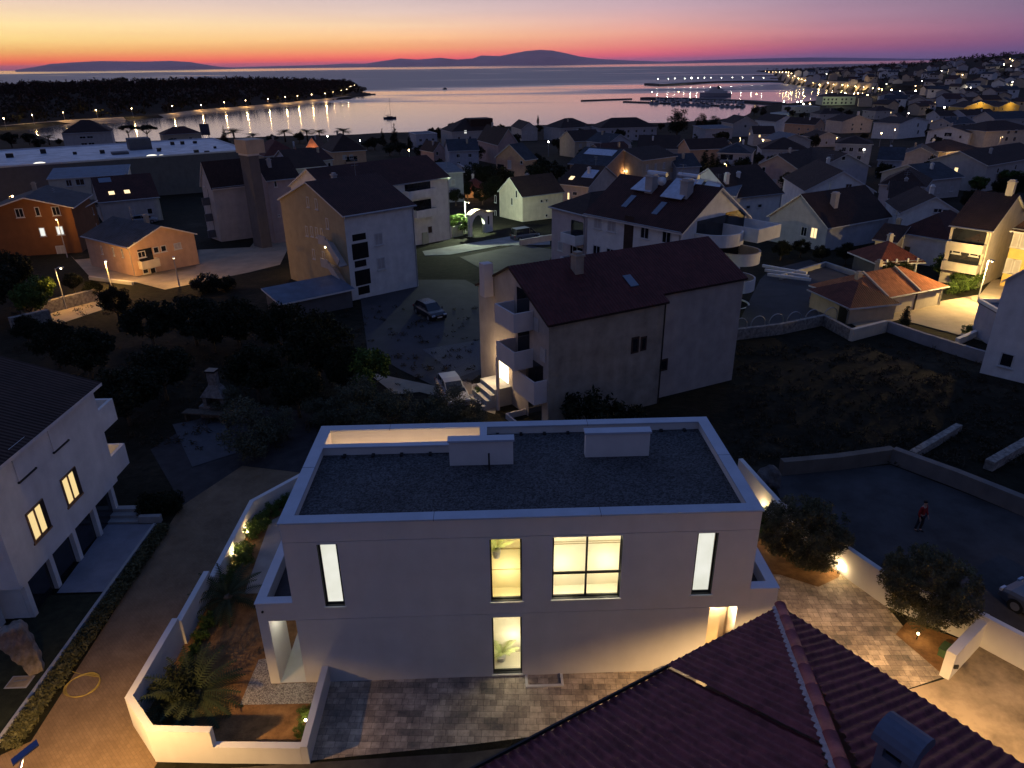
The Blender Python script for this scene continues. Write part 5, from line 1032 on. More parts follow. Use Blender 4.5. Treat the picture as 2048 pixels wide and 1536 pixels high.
# plain houses get the openings and chimneys the photograph shows on every house
rq = random.Random(12)
for v in [v for v in list(globals().values()) if isinstance(v, House) and hasattr(v, 'roof')]:
    names = [c.name.split('.')[0] for c in v.e.children]
    if 'window' not in names and v.h > 3 and v not in (mall, h3b, k1, k2, k3, k4, j7):
        z = [1.5, 4.0] if v.h > 4.8 else [1.6]
        for f in ('f', 'l' if v.o[0] > 0 else 'r'):
            L = v.W if f == 'f' else v.D; us = [.2,.5,.8] if L > 9 else [.28,.72]
            for zz in z:
                for u in us:
                    if rq.random() < .82: v.win(f, u*L, zz, .9, 1.1, 'lit' if rq.random() < .05 else rq.choice('ddsb'))
    if 'chimney' not in names and v.roof in ('gx','gy','hip') and rq.random() < .7: v.chimney(v.W*rq.uniform(.3,.7), v.D*rq.choice([.3,.7]), .9, .5, W[rq.choice(['grey','white','tan'])])
    if v.roof in ('gx','hip') and v.o[1] < 140:
        mb = MB(); y = -.42; z = v.h-.16; mb.tube([(-.2,y,z),(v.W+.2,y,z)], .06, 6); mb.tube([(v.W-.15,y,z),(v.W-.15,-.06,z-.4),(v.W-.15,-.06,-1)], .04, 6); mb.build('gutter', METAL, v.e)
    if rq.random() < .45 and v.roof != 'flat':
        x_, y_ = v.W*rq.uniform(.3,.7), v.D*.5; z = v.rz(x_, y_); mb = MB(); mb.tube([(x_,y_,z-.2),(x_,y_,z+1.7)], .025, 5)
        for q in (1.1,1.4,1.65): mb.tube([(x_-.45,y_,z+q),(x_+.45,y_,z+q)], .015, 4)
        mb.build('aerial', METAL, v.e)
# houses scattered over the hillside above the bay
hill = []; HL = [v for v in list(globals().values()) if isinstance(v, House)]
rr = random.Random(3)
def occupied(p):
    return any((p[0]-q[0])**2+(p[1]-q[1])**2 < (22 if q[1] > 500 else 17)**2 for q in hill)
tries = 0
while len(hill) < 120 and tries < 2600:
    tries += 1
    px_ = rr.uniform(1600, 2060); t = rr.random(); band = rr.random() < .4
    ytop = 134-(px_-1740)*.075 if px_ > 1740 else 137
    py_ = ytop+6+(60 if px_ > 1840 else 34)*t
    if px_ < 1840 and py_ > 176-(1840-px_)*.05 and not band: continue
    if band: px_ = rr.uniform(1740, 2060); py_ = rr.uniform(196, 232)
    q = G(px_, py_, 0)
    if q[2] < -15.6 or occupied(q) or any(-6 < float((q[:2]-v.o)@v.ex) < v.W+6 and -6 < float((q[:2]-v.o)@v.ey) < v.D+6 for v in HL): continue
    hill.append(q)
HG = 'small houses scattered over the far hillside'
WK = ['grey','white','bluegrey','tan','cream']; TK = ['dark','slate','maroon']
protos = []
for k in range(6):
    Wd, Dd, Hh = rr.uniform(9,15), rr.uniform(8,12), rr.choice([3.5,6,6.5])
    e = thing('hill_house', 'small house among trees on the far hillside above the bay', 'house', (0,0,0), 0, HG)
    mb = MB(); r = 2.2
    mb.add([(0,0,-3),(Wd,0,-3),(Wd,Dd,-3),(0,Dd,-3),(0,0,Hh),(Wd,0,Hh),(Wd,Dd,Hh),(0,Dd,Hh),(0,Dd/2,Hh+r),(Wd,Dd/2,Hh+r)], [(0,1,5,4),(2,3,7,6),(1,2,6,9,5),(3,0,4,8,7)]); mb.build('wall', W[WK[k % 5]], e)
    mb = MB(); mb.slab([(-.3,-.3,Hh-.1),(Wd+.3,-.3,Hh-.1),(Wd+.3,Dd/2,Hh+r+.05),(-.3,Dd/2,Hh+r+.05)], .15); mb.slab([(Wd+.3,Dd+.3,Hh-.1),(-.3,Dd+.3,Hh-.1),(-.3,Dd/2,Hh+r+.05),(Wd+.3,Dd/2,Hh+r+.05)], .15); mb.build('roof', T[TK[k % 3]], e)
    for u in (.25,.7):
        mb = MB(); mb.box(Wd*u-.7,-.04,Hh-2.4,Wd*u+.7,.02,Hh-.9); mb.build('window', PANE, e)
    protos.append(e)
for i, q in enumerate(hill):
    rz = rr.choice([0,.4,-.5,1.2,-1.1,.9]); z = q[2]
    if i < 6: protos[i].location = tuple(q); protos[i].rotation_euler = (0,0,rz)
    else: dup(protos[rr.randrange(6)], q, rz, group=HG, sc=rr.uniform(.9,1.25))
# ================================================================== vegetation
ALLH = [v for v in list(globals().values()) if isinstance(v, House)]
def in_house(x, y, m=2.0):
    for h in ALLH:
        q = np.array([x, y])-h.o; a = float(q@h.ex); b = float(q@h.ey)
        if -m < a < h.W+m and -m < b < h.D+m: return True
    a, b = hl((x, y))
    return (-7 < a < 25 and -12 < b < 14) or (-20 < a < -7 and -4 < b < 11)
rg = np.random.default_rng(5)
def leaves(clumps, n, ln, wd, spread=.0, tilt=None):
    """many small leaf quads spread through a set of clumps (centre, radius[, squash])"""
    c = np.array([q[0] for q in clumps], float); r = np.array([q[1] for q in clumps], float)
    sq = np.array([q[2] if len(q) > 2 else 1.0 for q in clumps])
    w = r**2; k = rg.choice(len(clumps), n, p=w/w.sum())
    d = rg.normal(size=(n, 3)); d /= np.linalg.norm(d, axis=1)[:, None]
    p = c[k]+d*(r[k]*(rg.random(n)**.45))[:, None]*np.stack([np.ones(n), np.ones(n), sq[k]], 1)
    a = rg.normal(size=(n, 3))+d*.6
    if tilt is not None: a = a*np.array([1,1,tilt])
    a /= np.linalg.norm(a, axis=1)[:, None]; b = np.cross(a, rg.normal(size=(n, 3))); b /= np.linalg.norm(b, axis=1)[:, None]
    s = rg.uniform(.6, 1.3, n)[:, None]
    V = np.stack([p-a*ln*s/2, p+b*wd*s/2, p+a*ln*s/2, p-b*wd*s/2], 1).reshape(-1, 3)
    return V, n
def leafmesh(name, V, n, m):
    me = bpy.data.meshes.new(name); me.vertices.add(len(V)); me.vertices.foreach_set('co', V.astype(np.float32).ravel())
    me.loops.add(4*n); me.loops.foreach_set('vertex_index', np.arange(4*n, dtype=np.int32)); me.polygons.add(n)
    me.polygons.foreach_set('loop_start', np.arange(0, 4*n, 4, dtype=np.int32)); me.update(calc_edges=True); me.materials.append(m); return me
def mobj(name, me, parent=None):
    o = bpy.data.objects.new(name, me); COL.objects.link(o)
    if parent is not None: o.parent = parent
    return o
def rball(cx, cy, cz, rx, rz, n, r0, r1, hollow=.5, seed=1):
    q = random.Random(seed); out = []
    while len(out) < n:
        v = Vector((q.uniform(-1,1), q.uniform(-1,1), q.uniform(-1,1))); l = v.length
        if l > 1 or l < hollow: continue
        out.append(((cx+v.x*rx, cy+v.y*rx, cz+v.z*rz), q.uniform(r0, r1)))
    return out
def proto(name, label, cat, H, clumps, n, ln, wd, lm, trunk, tilt=None, bark=BARK):
    e = thing(name, label, cat); e['H'] = H; e.location = (0, -300, 0)
    V, n = leaves(clumps, n, ln, wd, tilt=tilt); mobj('crown', leafmesh(name+'_crown', V, n, lm), e)
    if trunk:
        mb = MB()
        for pts, rs in trunk: mb.tube(pts, rs, 7)
        mb.build('trunk', bark, e, True)
    return e
def limbs(h, sp, n, r, seed=2):
    q = random.Random(seed); T_ = [([(0,0,-.3),(.03,0,h*.5),(0,.04,h)], [r*1.25,r,r*.8])]
    for k in range(n):
        a = 2*PI*k/n+q.uniform(-.4,.4); z = h*q.uniform(.75,1.0)
        T_.append(([(0,0,z),(sp*.45*math.cos(a),sp*.45*math.sin(a),z+sp*.5),(sp*math.cos(a),sp*math.sin(a),z+sp*q.uniform(.7,1.2))], [r*.6,r*.4,r*.15]))
    return T_
PR = {}
PR['olive'] = proto('olive_tree', '', 'tree', 3.6, rball(0,0,1.75,1.42,1.32,120,.16,.40,.35,3)+[((1.5*math.cos(a)*math.sin(b),1.5*math.sin(a)*math.sin(b),1.8+1.45*math.cos(b)),.14,2.0) for a,b in [(random.uniform(0,6.28),random.uniform(.05,1.7)) for _ in range(70)]], 30000, .14, .034, LEAF['olive'], limbs(.55,1.0,5,.10))
PR['broad'] = proto('broadleaf_tree', '', 'tree', 6.0, rball(0,0,3.7,2.3,1.9,44,.5,.95,.5,4), 7000, .30, .16, LEAF['dark'], limbs(1.8,1.7,5,.17))
PR['sage'] = proto('olive_shrub', '', 'shrub', 3.0, rball(0,0,1.5,1.5,1.3,34,.3,.6,.4,14), 5200, .17, .06, LEAF['sage'], limbs(.5,1.0,5,.08,7))
PR['green'] = proto('garden_tree', '', 'tree', 4.0, rball(0,0,2.4,1.35,1.35,30,.35,.6,.4,6), 4200, .22, .13, LEAF['green'], limbs(1.0,.9,4,.10))
PR['bush'] = proto('shrub', '', 'shrub', 1.6, rball(0,0,.75,.85,.65,22,.2,.4,.3,8), 2600, .14, .07, LEAF['green'], limbs(.25,.5,4,.04))
PR['dbush'] = proto('shrub', '', 'shrub', 2.4, rball(0,0,1.1,1.35,1.0,24,.3,.6,.3,9), 3000, .22, .10, LEAF['dark'], limbs(.3,.8,4,.06))
PR['far'] = proto('town_tree', '', 'tree', 7.0, rball(0,0,4.3,2.6,2.3,26,.7,1.2,.4,10), 1500, .62, .4, LEAF['pine'], limbs(2.0,1.8,4,.2))
PR['pine'] = proto('umbrella_pine', '', 'pine tree', 9.0, [((x*3.4, y*3.4, 7.4+.9*(1-x*x-y*y)+z), .85, .55) for x, y, z in [(random.uniform(-.8,.8), random.uniform(-.8,.8), random.uniform(-.3,.3)) for _ in range(40)] if x*x+y*y < .9], 2600, .55, .18, LEAF['pine'], [([(0,0,-.4),(.2,0,3),(.1,.1,6.6)],[.28,.22,.16])]+[([(.1,.1,5.4),(1.3*math.cos(a),1.3*math.sin(a),6.6),(2.4*math.cos(a),2.4*math.sin(a),7.3)],[.13,.09,.04]) for a in (.3,1.6,2.7,4.0,5.2)])
PR['bigpine'] = proto('pine_tree', '', 'pine tree', 11, rball(0,0,6.6,3.0,3.6,34,.9,1.5,.35,12), 3200, .6, .22, LEAF['pine'], limbs(4.0,2.0,5,.26))
PR['conifer'] = proto('conifer', '', 'conifer', 10, [((random.uniform(-.3,.3)*(10-z)*.25, random.uniform(-.3,.3)*(10-z)*.25, z), max(.3,(10-z)*.21)*random.uniform(.8,1.15), .6) for z in np.linspace(1.2,9.7,22)], 2200, .5, .16, LEAF['pine'], [([(0,0,-.4),(0,0,9)],[.22,.05])])
PR['cypress'] = proto('cypress', '', 'cypress', 9, [((random.uniform(-.15,.15), random.uniform(-.15,.15), z), .95*math.sin(min(1,(z+.8)/3.2)*PI/2)*(1-max(0,(z-3)/6.6))**.7+.12, 1) for z in np.linspace(.5,8.8,22)], 2400, .4, .14, LEAF['pine'], [([(0,0,-.4),(0,0,8)],[.18,.05])])
def fronds(n, L, w, z0, up, droop, seed, leaf=.5):
    """feathered palm fronds: thin leaflets along arching ribs"""
    q = random.Random(seed); mb = MB()
    for k in range(n):
        a = 2*PI*k/n+q.uniform(-.2,.2); e = q.uniform(*up); pts = []
        for i in range(11):
            t = i/10; r = L*t*math.cos(e*(1-t*.5)); z = z0+L*(math.sin(e)*t-droop*t*t); pts.append(Vector((r*math.cos(a), r*math.sin(a), z)))
        side = Vector((-math.sin(a), math.cos(a), 0))
        for i in range(10):
            p0, p1 = pts[i], pts[i+1]; d = (p1-p0)
            mb.add([p0-side*.02, p0+side*.02, p1+side*.015, p1-side*.015], [(0,1,2,3)])
            for f in (.0, .5):
                p = p0+d*f; ll = leaf*(1-abs(2*(i+f)/10-.9)**2*.75)
                for sgn in (-1, 1):
                    tip = p+side*sgn*ll+d.normalized()*ll*.55+Vector((0,0,-.12*ll)); mb.add([p, p+d*.32, tip], [(0,1,2)])
    return mb
def palmproto(name, label, cat, H, args, trunk, lm):
    e = thing(name, label, cat, (0,-300,0)); e['H'] = H; fronds(*args).build('fronds', lm, e)
    if trunk: mb = MB(); mb.tube(*trunk); mb.build('trunk', BARK, e, True)
    return e
PR['palm'] = palmproto('palm_tree', '', 'palm tree', 7.5, (26,2.7,.1,5.6,(-.1,1.3),.45,3,1.2), ([(0,0,-.3),(.1,0,2.5),(0,.05,5.7)],[.26,.2,.2],8), LEAF['palm'])
PR['cycad'] = palmproto('cycad', '', 'cycad', 1.3, (30,1.35,.05,.25,(.0,1.25),.35,4,.26), ([(0,0,-.1),(0,0,.35)],[.2,.18],8), LEAF['palm'])
PR['agave'] = thing('agave', '', 'agave', (0,-300,0)); PR['agave']['H'] = 1.1
mb = MB()
for k in range(34):
    a = k*2.4; e_ = .25+1.15*(k/34); L = 1.15-.25*(k/34); s_ = Vector((-math.sin(a), math.cos(a), 0)); d_ = Vector((math.cos(a)*math.cos(e_), math.sin(a)*math.cos(e_), math.sin(e_)))
    mb.add([d_*.05-s_*.04, d_*.05+s_*.04, d_*L*.5+s_*.05, d_*L, d_*L*.5-s_*.05], [(0,1,2,3,4)])
mb.build('leaves', leafmat('leaf_agave', (.02,.03,.026), (.05,.07,.06)), PR['agave'])
used = set()
def plant(k, loc, sc, label, group=None, rz=None):
    rz = random.uniform(0, 6.28) if rz is None else rz; p = PR[k]
    if k not in used: used.add(k); p.location = tuple(map(float, loc)); p.rotation_euler = (0,0,rz); p.scale = sc if isinstance(sc, tuple) else (sc,)*3; p['label'] = label; o = p; 
    else: o = dup(p, loc, rz, label, group, sc); 
    if group: o['group'] = group
    elif 'group' in o: del o['group']
    return o
def tree(k, bx, by, ty, label, group=None, wide=1.0):
    b = G(bx, by); d = ray(bx, ty); z = CAM[2]+d[2]*b[1]/d[1]; sc = max(.25, (z-b[2])/PR[k]['H'])
    return plant(k, (b[0], b[1], b[2]-.05), (sc*wide, sc*wide, sc), label, group)
# garden of the villa
plant('olive', (*hw(21.3,6.0),GZ), (1.3,1.25,1.0), 'olive tree beside the lit white boundary wall, nearer the house')
plant('olive', (*hw(24.8,2.1),GZ+.15), (1.25,1.2,.95), 'olive tree in the corner bed by the driveway pillar')
plant('cycad', (*hw(-4.4,4.6),GZ), 1.25, 'dark spiky cycad against the white garden wall by the path')
plant('cycad', (*hw(-3.9,-.7),GZ), 1.4, 'large bushy cycad in the front corner of the garden')
plant('dbush', (*hw(-4.6,-.4),GZ), (.6,.6,.6), 'dark shrub behind the front cycad in the garden corner')
plant('dbush', (*hw(-4.2,-1.3),GZ), (.45,.45,.5), 'low shrub in front of the cycad by the garden wall')
BG = 'low shrubs along the garden wall'
for x, y, s in ((-4.75,1.0,.35),(-4.8,1.7,.3),(-4.85,2.4,.36),(-4.8,3.2,.4),(-4.75,5.6,.55),(-4.7,7.1,.62),(-4.75,7.9,.55),(-4.75,9.4,.6),(-4.6,10.3,.55),(-4.3,11.2,.5),(-3.8,12.0,.48),(-3.3,12.6,.42),(-2.8,13.1,.4),(.35,-1.6,.34),(.4,-2.3,.3),(20.6,9.6,.5),(20.4,8.2,.5),(20.2,11,.5)):
    plant('bush', (*hw(x,y),GZ), s, 'low leafy shrub planted along the inside of the white garden wall', BG)
for x, y in ((-2.2,-2.9),(-1.4,-2.9),(-.4,-2.9)): plant('agave', (*hw(x,y),GZ), .22, 'tiny spiky plant in the bed behind the low front wall', 'tiny spiky plants behind the front wall')
# hedge along the left neighbour
def hedge(name, label, pts, w, h, n, lm, cat='hedge'):
    P = [np.array(p, float) for p in pts]; cl = []; Ls = [np.linalg.norm(b-a) for a, b in zip(P, P[1:])]; tot = sum(Ls)
    for (a, b), L in zip(zip(P, P[1:]), Ls):
        for k in range(max(2, int(L/.28))):
            t = (k+.5)/max(2, int(L/.28)); c = a+(b-a)*t; nn = np.array([-(b-a)[1], (b-a)[0]])/L
            for j in (-.3, 0, .3):
                c2 = c+nn*j*w; g_ = hz(*c2); cl.append(((c2[0]-P[0][0], c2[1]-P[0][1], g_+h*.55+random.uniform(-.06,.06)), .36*w, h*.5/(.36*w)))
    V, n = leaves(cl, n, .13, .07); o = mobj(name, leafmesh(name, V, n, lm)); o.location = (P[0][0], P[0][1], 0); tag(o, label, cat); return o
hedge('hedge', 'long dark low hedge beside the lane left of the white house', [hw(-9.55,-2.5), hw(-9.5,2.5), hw(-9.5,10.2)], .62, .38, 15000, LEAF['olive'])
hedge('hedge', 'dark clipped hedge block at the head of the lane', [hw(-11.2,11.6), hw(-9.3,11.9)], 1.0, 1.0, 7000, LEAF['dark'])
# wild ground left of the middle house
WG = 'dark scrub trees on the unbuilt plot'
for bx, by, ty, w in ((640,770,622,1.0),(575,720,606,1.0),(480,700,596,1.1),(395,690,590,1.1),(310,700,600,1.1),(240,645,572,.9),(185,760,655,1.1),(120,735,640,1.0),(335,800,690,1.1),(262,850,735,1.2),(520,805,690,1.0),(600,835,730,1.0),(700,800,690,.8),(60,690,630,1.0),(430,705,612,1.0)):
    tree('broad', bx, by, ty, 'dark scrub tree among the others on the unlit plot left of the middle house', WG, w)
SG = 'silvery olive shrubs behind the villa'
for bx, by, ty in ((508,905,806),(560,880,815),(740,852,760),(690,850,775),(805,852,775),(890,850,770),(938,862,800),(455,830,770),(640,850,790)): tree('sage', bx, by, ty, 'silvery olive shrub in the dark garden just behind the white villa', SG, 1.1)
for bx, by, ty in ((1180,880,775),(1250,870,800)): tree('dbush', bx, by, ty, 'dark bush at the foot of the stained wall of the middle house', 'bushes against the middle house')
tree('green', 745,800,690, 'small tree with brownish leaves lit from the lit doorway side')
for bx, by, ty, w in ((92,622,545,1.0),(66,640,560,1.1)): tree('green', bx, by, ty, 'bushy tree lit yellow by the street lamp at the stone wall', 'trees lit by the lamp at the stone wall', w)
for bx, by, ty in ((30,600,500),(-5,640,520),(150,585,545),(190,600,560)): tree('broad', bx, by, ty, 'black tree in shadow beside the lamp-lit trees at the left edge', 'dark trees at the left edge')
tree('broad', 172,450,388, 'dark round tree between the orange house and the cream house')
for bx, by, ty in ((415,585,540),(455,580,548)): tree('dbush', bx, by, ty, 'scrubby bush at the edge of the lamp-lit yard on the left', 'bushes at the lamp-lit yard')
# shore trees
for bx, by, ty in ((262,292,249),(300,296,249)): tree('pine', bx, by, ty, 'umbrella pine in front of the bay behind the supermarket roof', 'umbrella pines on the shore', 1.2)
for bx, by, ty in ((470,290,254),(508,289,264),(571,284,257),(616,284,256),(640,283,257),(688,284,254),(100,290,268),(150,292,272)): tree('palm', bx, by, ty, 'palm tree on the waterfront, silhouetted against the pink bay', 'palm trees along the waterfront', 2.0)
for bx, by, ty in ((452,290,250),(766,292,255),(791,294,245),(820,300,264)): tree('conifer', bx, by, ty, 'dark conifer on the waterfront against the bay', 'conifers along the waterfront', 1.35)
for bx, by, ty, w in ((600,286,262,1.2),(545,288,268,1.6),(750,300,272,1.4),(735,300,278,1.4),(800,310,282,1.3),(780,312,285,1.4),(880,284,253,1.0),(1002,268,247,1.0),(1033,266,246,1.2),(1012,270,254,1.2),(840,318,290,1.2),(60,290,264,1.3),(25,296,262,1.3),(80,300,275,1.3),(120,292,276,1.2),(230,296,280,1.0),(280,298,278,1.1),(345,290,275,1.0)): tree('far', bx, by, ty, 'round dark tree standing along the waterfront', 'round trees along the waterfront', w)
tree('cypress', 1076,252,231, 'slim cypress rising above the skyline roofs at centre', wide=1.5)
tree('bigpine', 1353,280,217, 'big ragged pine against the bay right of the long skyline building', wide=1.35)
for bx, by, ty, w in ((1400,268,226,1.2),(1425,266,231,1.3),(1450,262,238,1.3),(1508,232,208,1.2),(1525,236,212,1.1)): tree('bigpine', bx, by, ty, 'dark pine by the marina shore', 'pines by the marina', w)
for bx, by, ty, k in ((955,385,326,'broad'),(980,385,330,'broad'),(936,400,362,'broad'),(990,405,352,'broad'),(912,412,378,'broad'),(965,410,375,'broad')): tree(k, bx, by, ty, 'dark tree in the thicket around the orange lit pavilion', 'trees around the orange lit pavilion', 1.2)
tree('green', 918,470,424, 'pale green tree lit white by the lamp beside the arched gate', wide=1.4)
hedge('hedge', 'clipped green hedge top behind the white fence by the arched gate', [tuple(G(876,470)[:2]), tuple(G(906,463)[:2])], 1.2, 2.2, 5000, LEAF['green'])
for bx, by, ty in ((1388,318,268),(1406,352,300),(1421,356,306),(1432,352,312)): tree('cypress', bx, by, ty, 'black cypress among the houses right of centre', 'cypresses among the houses', 2.0)
tree('green', 1888,560,504, 'round tree before the yellow lit house by the street lamp', wide=1.3); tree('green', 1942,572,529, 'small round topiary tree beside the street lamp post', wide=1.3); tree('green', 1912,572,541, 'smallest ball shaped shrub between the round tree and the topiary', wide=1.2)
hedge('hedge', 'bright green hedge lit by the street lamp at the garage corner', [tuple(G(1897,590)[:2]), tuple(G(1950,578)[:2])], 1.1, 1.4, 5000, LEAF['green'])
tree('cypress', 1806,658,619, 'cloud pruned dark tree beside the lit road', wide=2.0); tree('bush', 1935,668,648, 'round low shrub on the lit road by the house at the right edge')
for bx, by, ty in ((1640,525,490),(1690,530,485),(1730,525,488),(1770,560,520),(1800,560,522),(1560,520,480),(1600,515,478)): tree('broad', bx, by, ty, 'black tree in the unlit garden behind the garages', 'dark trees behind the garages', 1.1)
for bx, by, ty, k in ((1945,352,306,'green'),(1985,378,332,'green'),(1925,352,312,'green'),(1965,372,322,'green'),(2020,376,338,'green'),(1955,385,350,'green'),(2035,370,340,'green')): tree(k, bx, by, ty, 'garden tree lit golden by the street lamp at the right edge', 'trees lit golden by the right hand street lamp', 1.5)
for bx, by, ty in ((1592,398,350),(1612,392,354),(1580,380,345)): tree('broad', bx, by, ty, 'dark tree beside the white low gabled house', 'trees beside the white low gabled house', 1.2)
TG = 'dark garden trees between the houses'; c_ = 0; rt = random.Random(21)
while c_ < 105:
    t = rt.random(); px_ = rt.uniform(860, 2048); py_ = 262+t*t*190
    if px_ < 1000 and py_ > 400: continue
    if px_ > 1500: py_ = 225+t*t*215
    q = G(px_, py_)
    if q[2] < -15.9 or in_house(q[0], q[1], 2.2): continue
    c_ += 1; k = 'far' if q[1] > 150 else 'broad'; plant(k, (q[0], q[1], q[2]-.1), rt.uniform(.6, .95) if k == 'far' else rt.uniform(.6,.9), 'dark garden tree standing in a gap between the town houses', TG)
# woods seen as one mass
def wood(name, pts, n_each, size, lm, r, hgt):
    cl = [];
    for (x, y, z), s in pts:
        for _ in range(4): cl.append(((x+random.uniform(-r,r)*.6, y+random.uniform(-r,r)*.6, z+hgt*s*random.uniform(.35,.95)), r*random.uniform(.5,.95), .75))
    V, n = leaves(cl, n_each*len(pts), size, size*.6); o = mobj(name, leafmesh(name, V, n, lm)); kind(o, 'stuff'); return o
rp = random.Random(8); pts = []
bx = [min(p[0] for p in PEN), max(p[0] for p in PEN), min(p[1] for p in PEN), max(p[1] for p in PEN)]
cand = np.array([(rp.uniform(-900, bx[1]), rp.uniform(bx[2], bx[3])) for _ in range(9000)]); sd = sdf(cand, PEN); zz = hN(cand)
for (x, y), s, z in zip(cand, sd, zz):
    if s > 13+rp.random()*9 and abs(x/y) < .85: pts.append(((x, y, z), rp.choice([.7,.85,.9,1.0,1.05,1.2]) if s > 30 else .6))
wood('pine_wood', pts[:2600], 40, 2.4, LEAF['wood'], 4.4, 11.0)
cand = np.array([(rp.uniform(250, 2600), rp.uniform(900, 3300)) for _ in range(5000)]); sd = sdf(cand, MAIN); zz = hN(cand); pts = []
for (x, y), s, z in zip(cand, sd, zz):
    if s > 28 and abs(x/y) < .85 and not any((x-h[0])**2+(y-h[1])**2 < 150 for h in hill): pts.append(((x, y, z), rp.uniform(.4,.9)))
wood('hillside_scrub', pts[:1500], 24, 2.4, LEAF['wood'], 4.5, 8.5)
for bx, by, ty, w in ((247,185,155,1.25),(231,186,160,1.1)): 
    b = G(bx, by); tree('pine', bx, by, ty, 'tall umbrella pine breaking the skyline of the wooded headland', 'tall pines on the headland', w)

# ================================================================== roads and yards of the town
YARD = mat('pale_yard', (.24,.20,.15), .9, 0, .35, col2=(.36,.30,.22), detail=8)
TARMAC = mat('town_asphalt', (.045,.043,.047), .85, .2, .5, detail=6)
PALE = mat('pale_road', (.30,.29,.27), .85, .18, .6, detail=7)
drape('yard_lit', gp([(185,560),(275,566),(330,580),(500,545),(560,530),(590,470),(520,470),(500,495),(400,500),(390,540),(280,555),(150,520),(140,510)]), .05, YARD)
drape('road', gp([(100,655),(212,618),(205,600),(130,612),(60,632)]), .05, YARD, 3)
drape('road', gp([(845,503),(1040,470),(1100,472),(1100,490),(1000,492),(900,510),(850,512)]), .06, PALE, 3)
drape('yard', gp([(720,590),(840,560),(930,560),(985,590),(968,745),(905,790),(800,740),(735,700)]), .04, TARMAC, 3)
drape('yard', gp([(845,700),(965,680),(975,735),(920,755)]), .06, mat('gravel_grey', (.08,.083,.095), .9, .3, 12, bump=.5), 3)
drape('yard', gp([(920,515),(1040,490),(1110,500),(1090,540),(1000,560)]), .06, TARMAC, 3)
drape('yard', gp([(1540,540),(1620,520),(1750,575),(1690,620),(1640,640),(1470,665),(1480,640),(1520,560)]), .06, TARMAC, 3)
drape('road', gp([(1690,640),(1740,628),(1890,602),(1960,590),(1985,560),(2060,560),(2060,600),(1990,650),(1990,690),(1905,668),(1800,640),(1720,660)]), .07, YARD, 3)
drape('yard', gp([(730,742),(770,752),(880,775),(895,800),(840,785),(790,790)]), .05, YARD, 2)
drape('path', gp([(900,760),(960,770),(1000,790),(990,830),(930,810)]), .06, YARD, 2)
def pathline(name, pts, w, m, off=.25): 
    P = [np.array(p) for p in pts]; Q = []
    for a, b in zip(P, P[1:]):
        n = max(1, int(np.linalg.norm(b-a)/25)); Q += [a+(b-a)*k/n for k in range(n)]
    Q.append(P[-1]); return drape(name, ribbon([tuple(q) for q in Q], w), off, m, 14)
PROM = mat('promenade_stone', (.34,.27,.19), .9, .2, .3)
pathline('promenade', gp([(5,253),(70,247),(144,243.5),(200,240),(250,238)])[0:5], 6, PROM, .5); pathline('promenade', gp([(325,233.5),(405,222.5),(475,217.5),(595,206.5),(665,198.5),(700,193)]), 7, PROM, .5)
pathline('promenade', gp([(1585,163.5),(1612,169),(1650,175),(1700,178),(1743,181),(1800,186),(1830,189)]), 12, PROM, .6); pathline('promenade', gp([(1545,145.3),(1560,148.5),(1575,158),(1585,163)]), 16, PROM, .6)
drape('dock', gp([(1540,226),(1580,222),(1578,232),(1542,234)]), .3, PALE, 8)
# ================================================================== breakwaters, jetties
def pier(name, label, pts, w, z, m, lit=None):
    P = gp(pts, SEA); mb = MB(); R_ = ribbon(P, w); n = len(P); c = P[0]
    for i in range(n-1): mb.prism([(R_[i][0]-c[0], R_[i][1]-c[1]), (R_[i+1][0]-c[0], R_[i+1][1]-c[1]), (R_[2*n-2-i][0]-c[0], R_[2*n-2-i][1]-c[1]), (R_[2*n-1-i][0]-c[0], R_[2*n-1-i][1]-c[1])], SEA-3, SEA+z)
    o = mb.build(name, m); o.location = (c[0], c[1], 0); tag(o, label, 'pier'); return o
DKST = mat('quay_stone', (.09,.085,.08), .9, .3, .6)
pier('breakwater', 'long lamp-lit stone breakwater closing the harbour', [(1296,169.3),(1322,171.3),(1352,169.8),(1400,166.6),(1440,164.8),(1500,164),(1550,163.8),(1570,165)], 15, 2.6, DKST)
pier('mole', 'broad dark mole of the marina behind the moored boats', [(1287,197.6),(1310,198.2),(1350,199),(1400,200.2),(1450,202.3),(1500,204.6),(1560,209)], 14, 1.8, DKST)
pier('jetty', 'thin marina jetty with moored boats in front of the mole', [(1248,204),(1300,206),(1360,208.6),(1420,211.2),(1480,214.5)], 4, 1.0, DKST)
pier('jetty', 'short lone jetty reaching into the bay left of the marina', [(1164,202),(1210,200.3),(1262,198.4)], 5, 1.0, DKST)
pier('jetty', 'small dark jetty near the tip of the far cape', [(1507,151.8),(1540,152.2),(1572,152.4)], 9, 1.5, DKST); pier('jetty', 'shortest dark jetty between the far cape and the breakwater', [(1543,157.3),(1576,157.6)], 9, 1.5, DKST)
pier('jetty', 'low rock spit at the tip of the wooded headland', [(700,190),(751,189)], 8, 1.2, DKST)
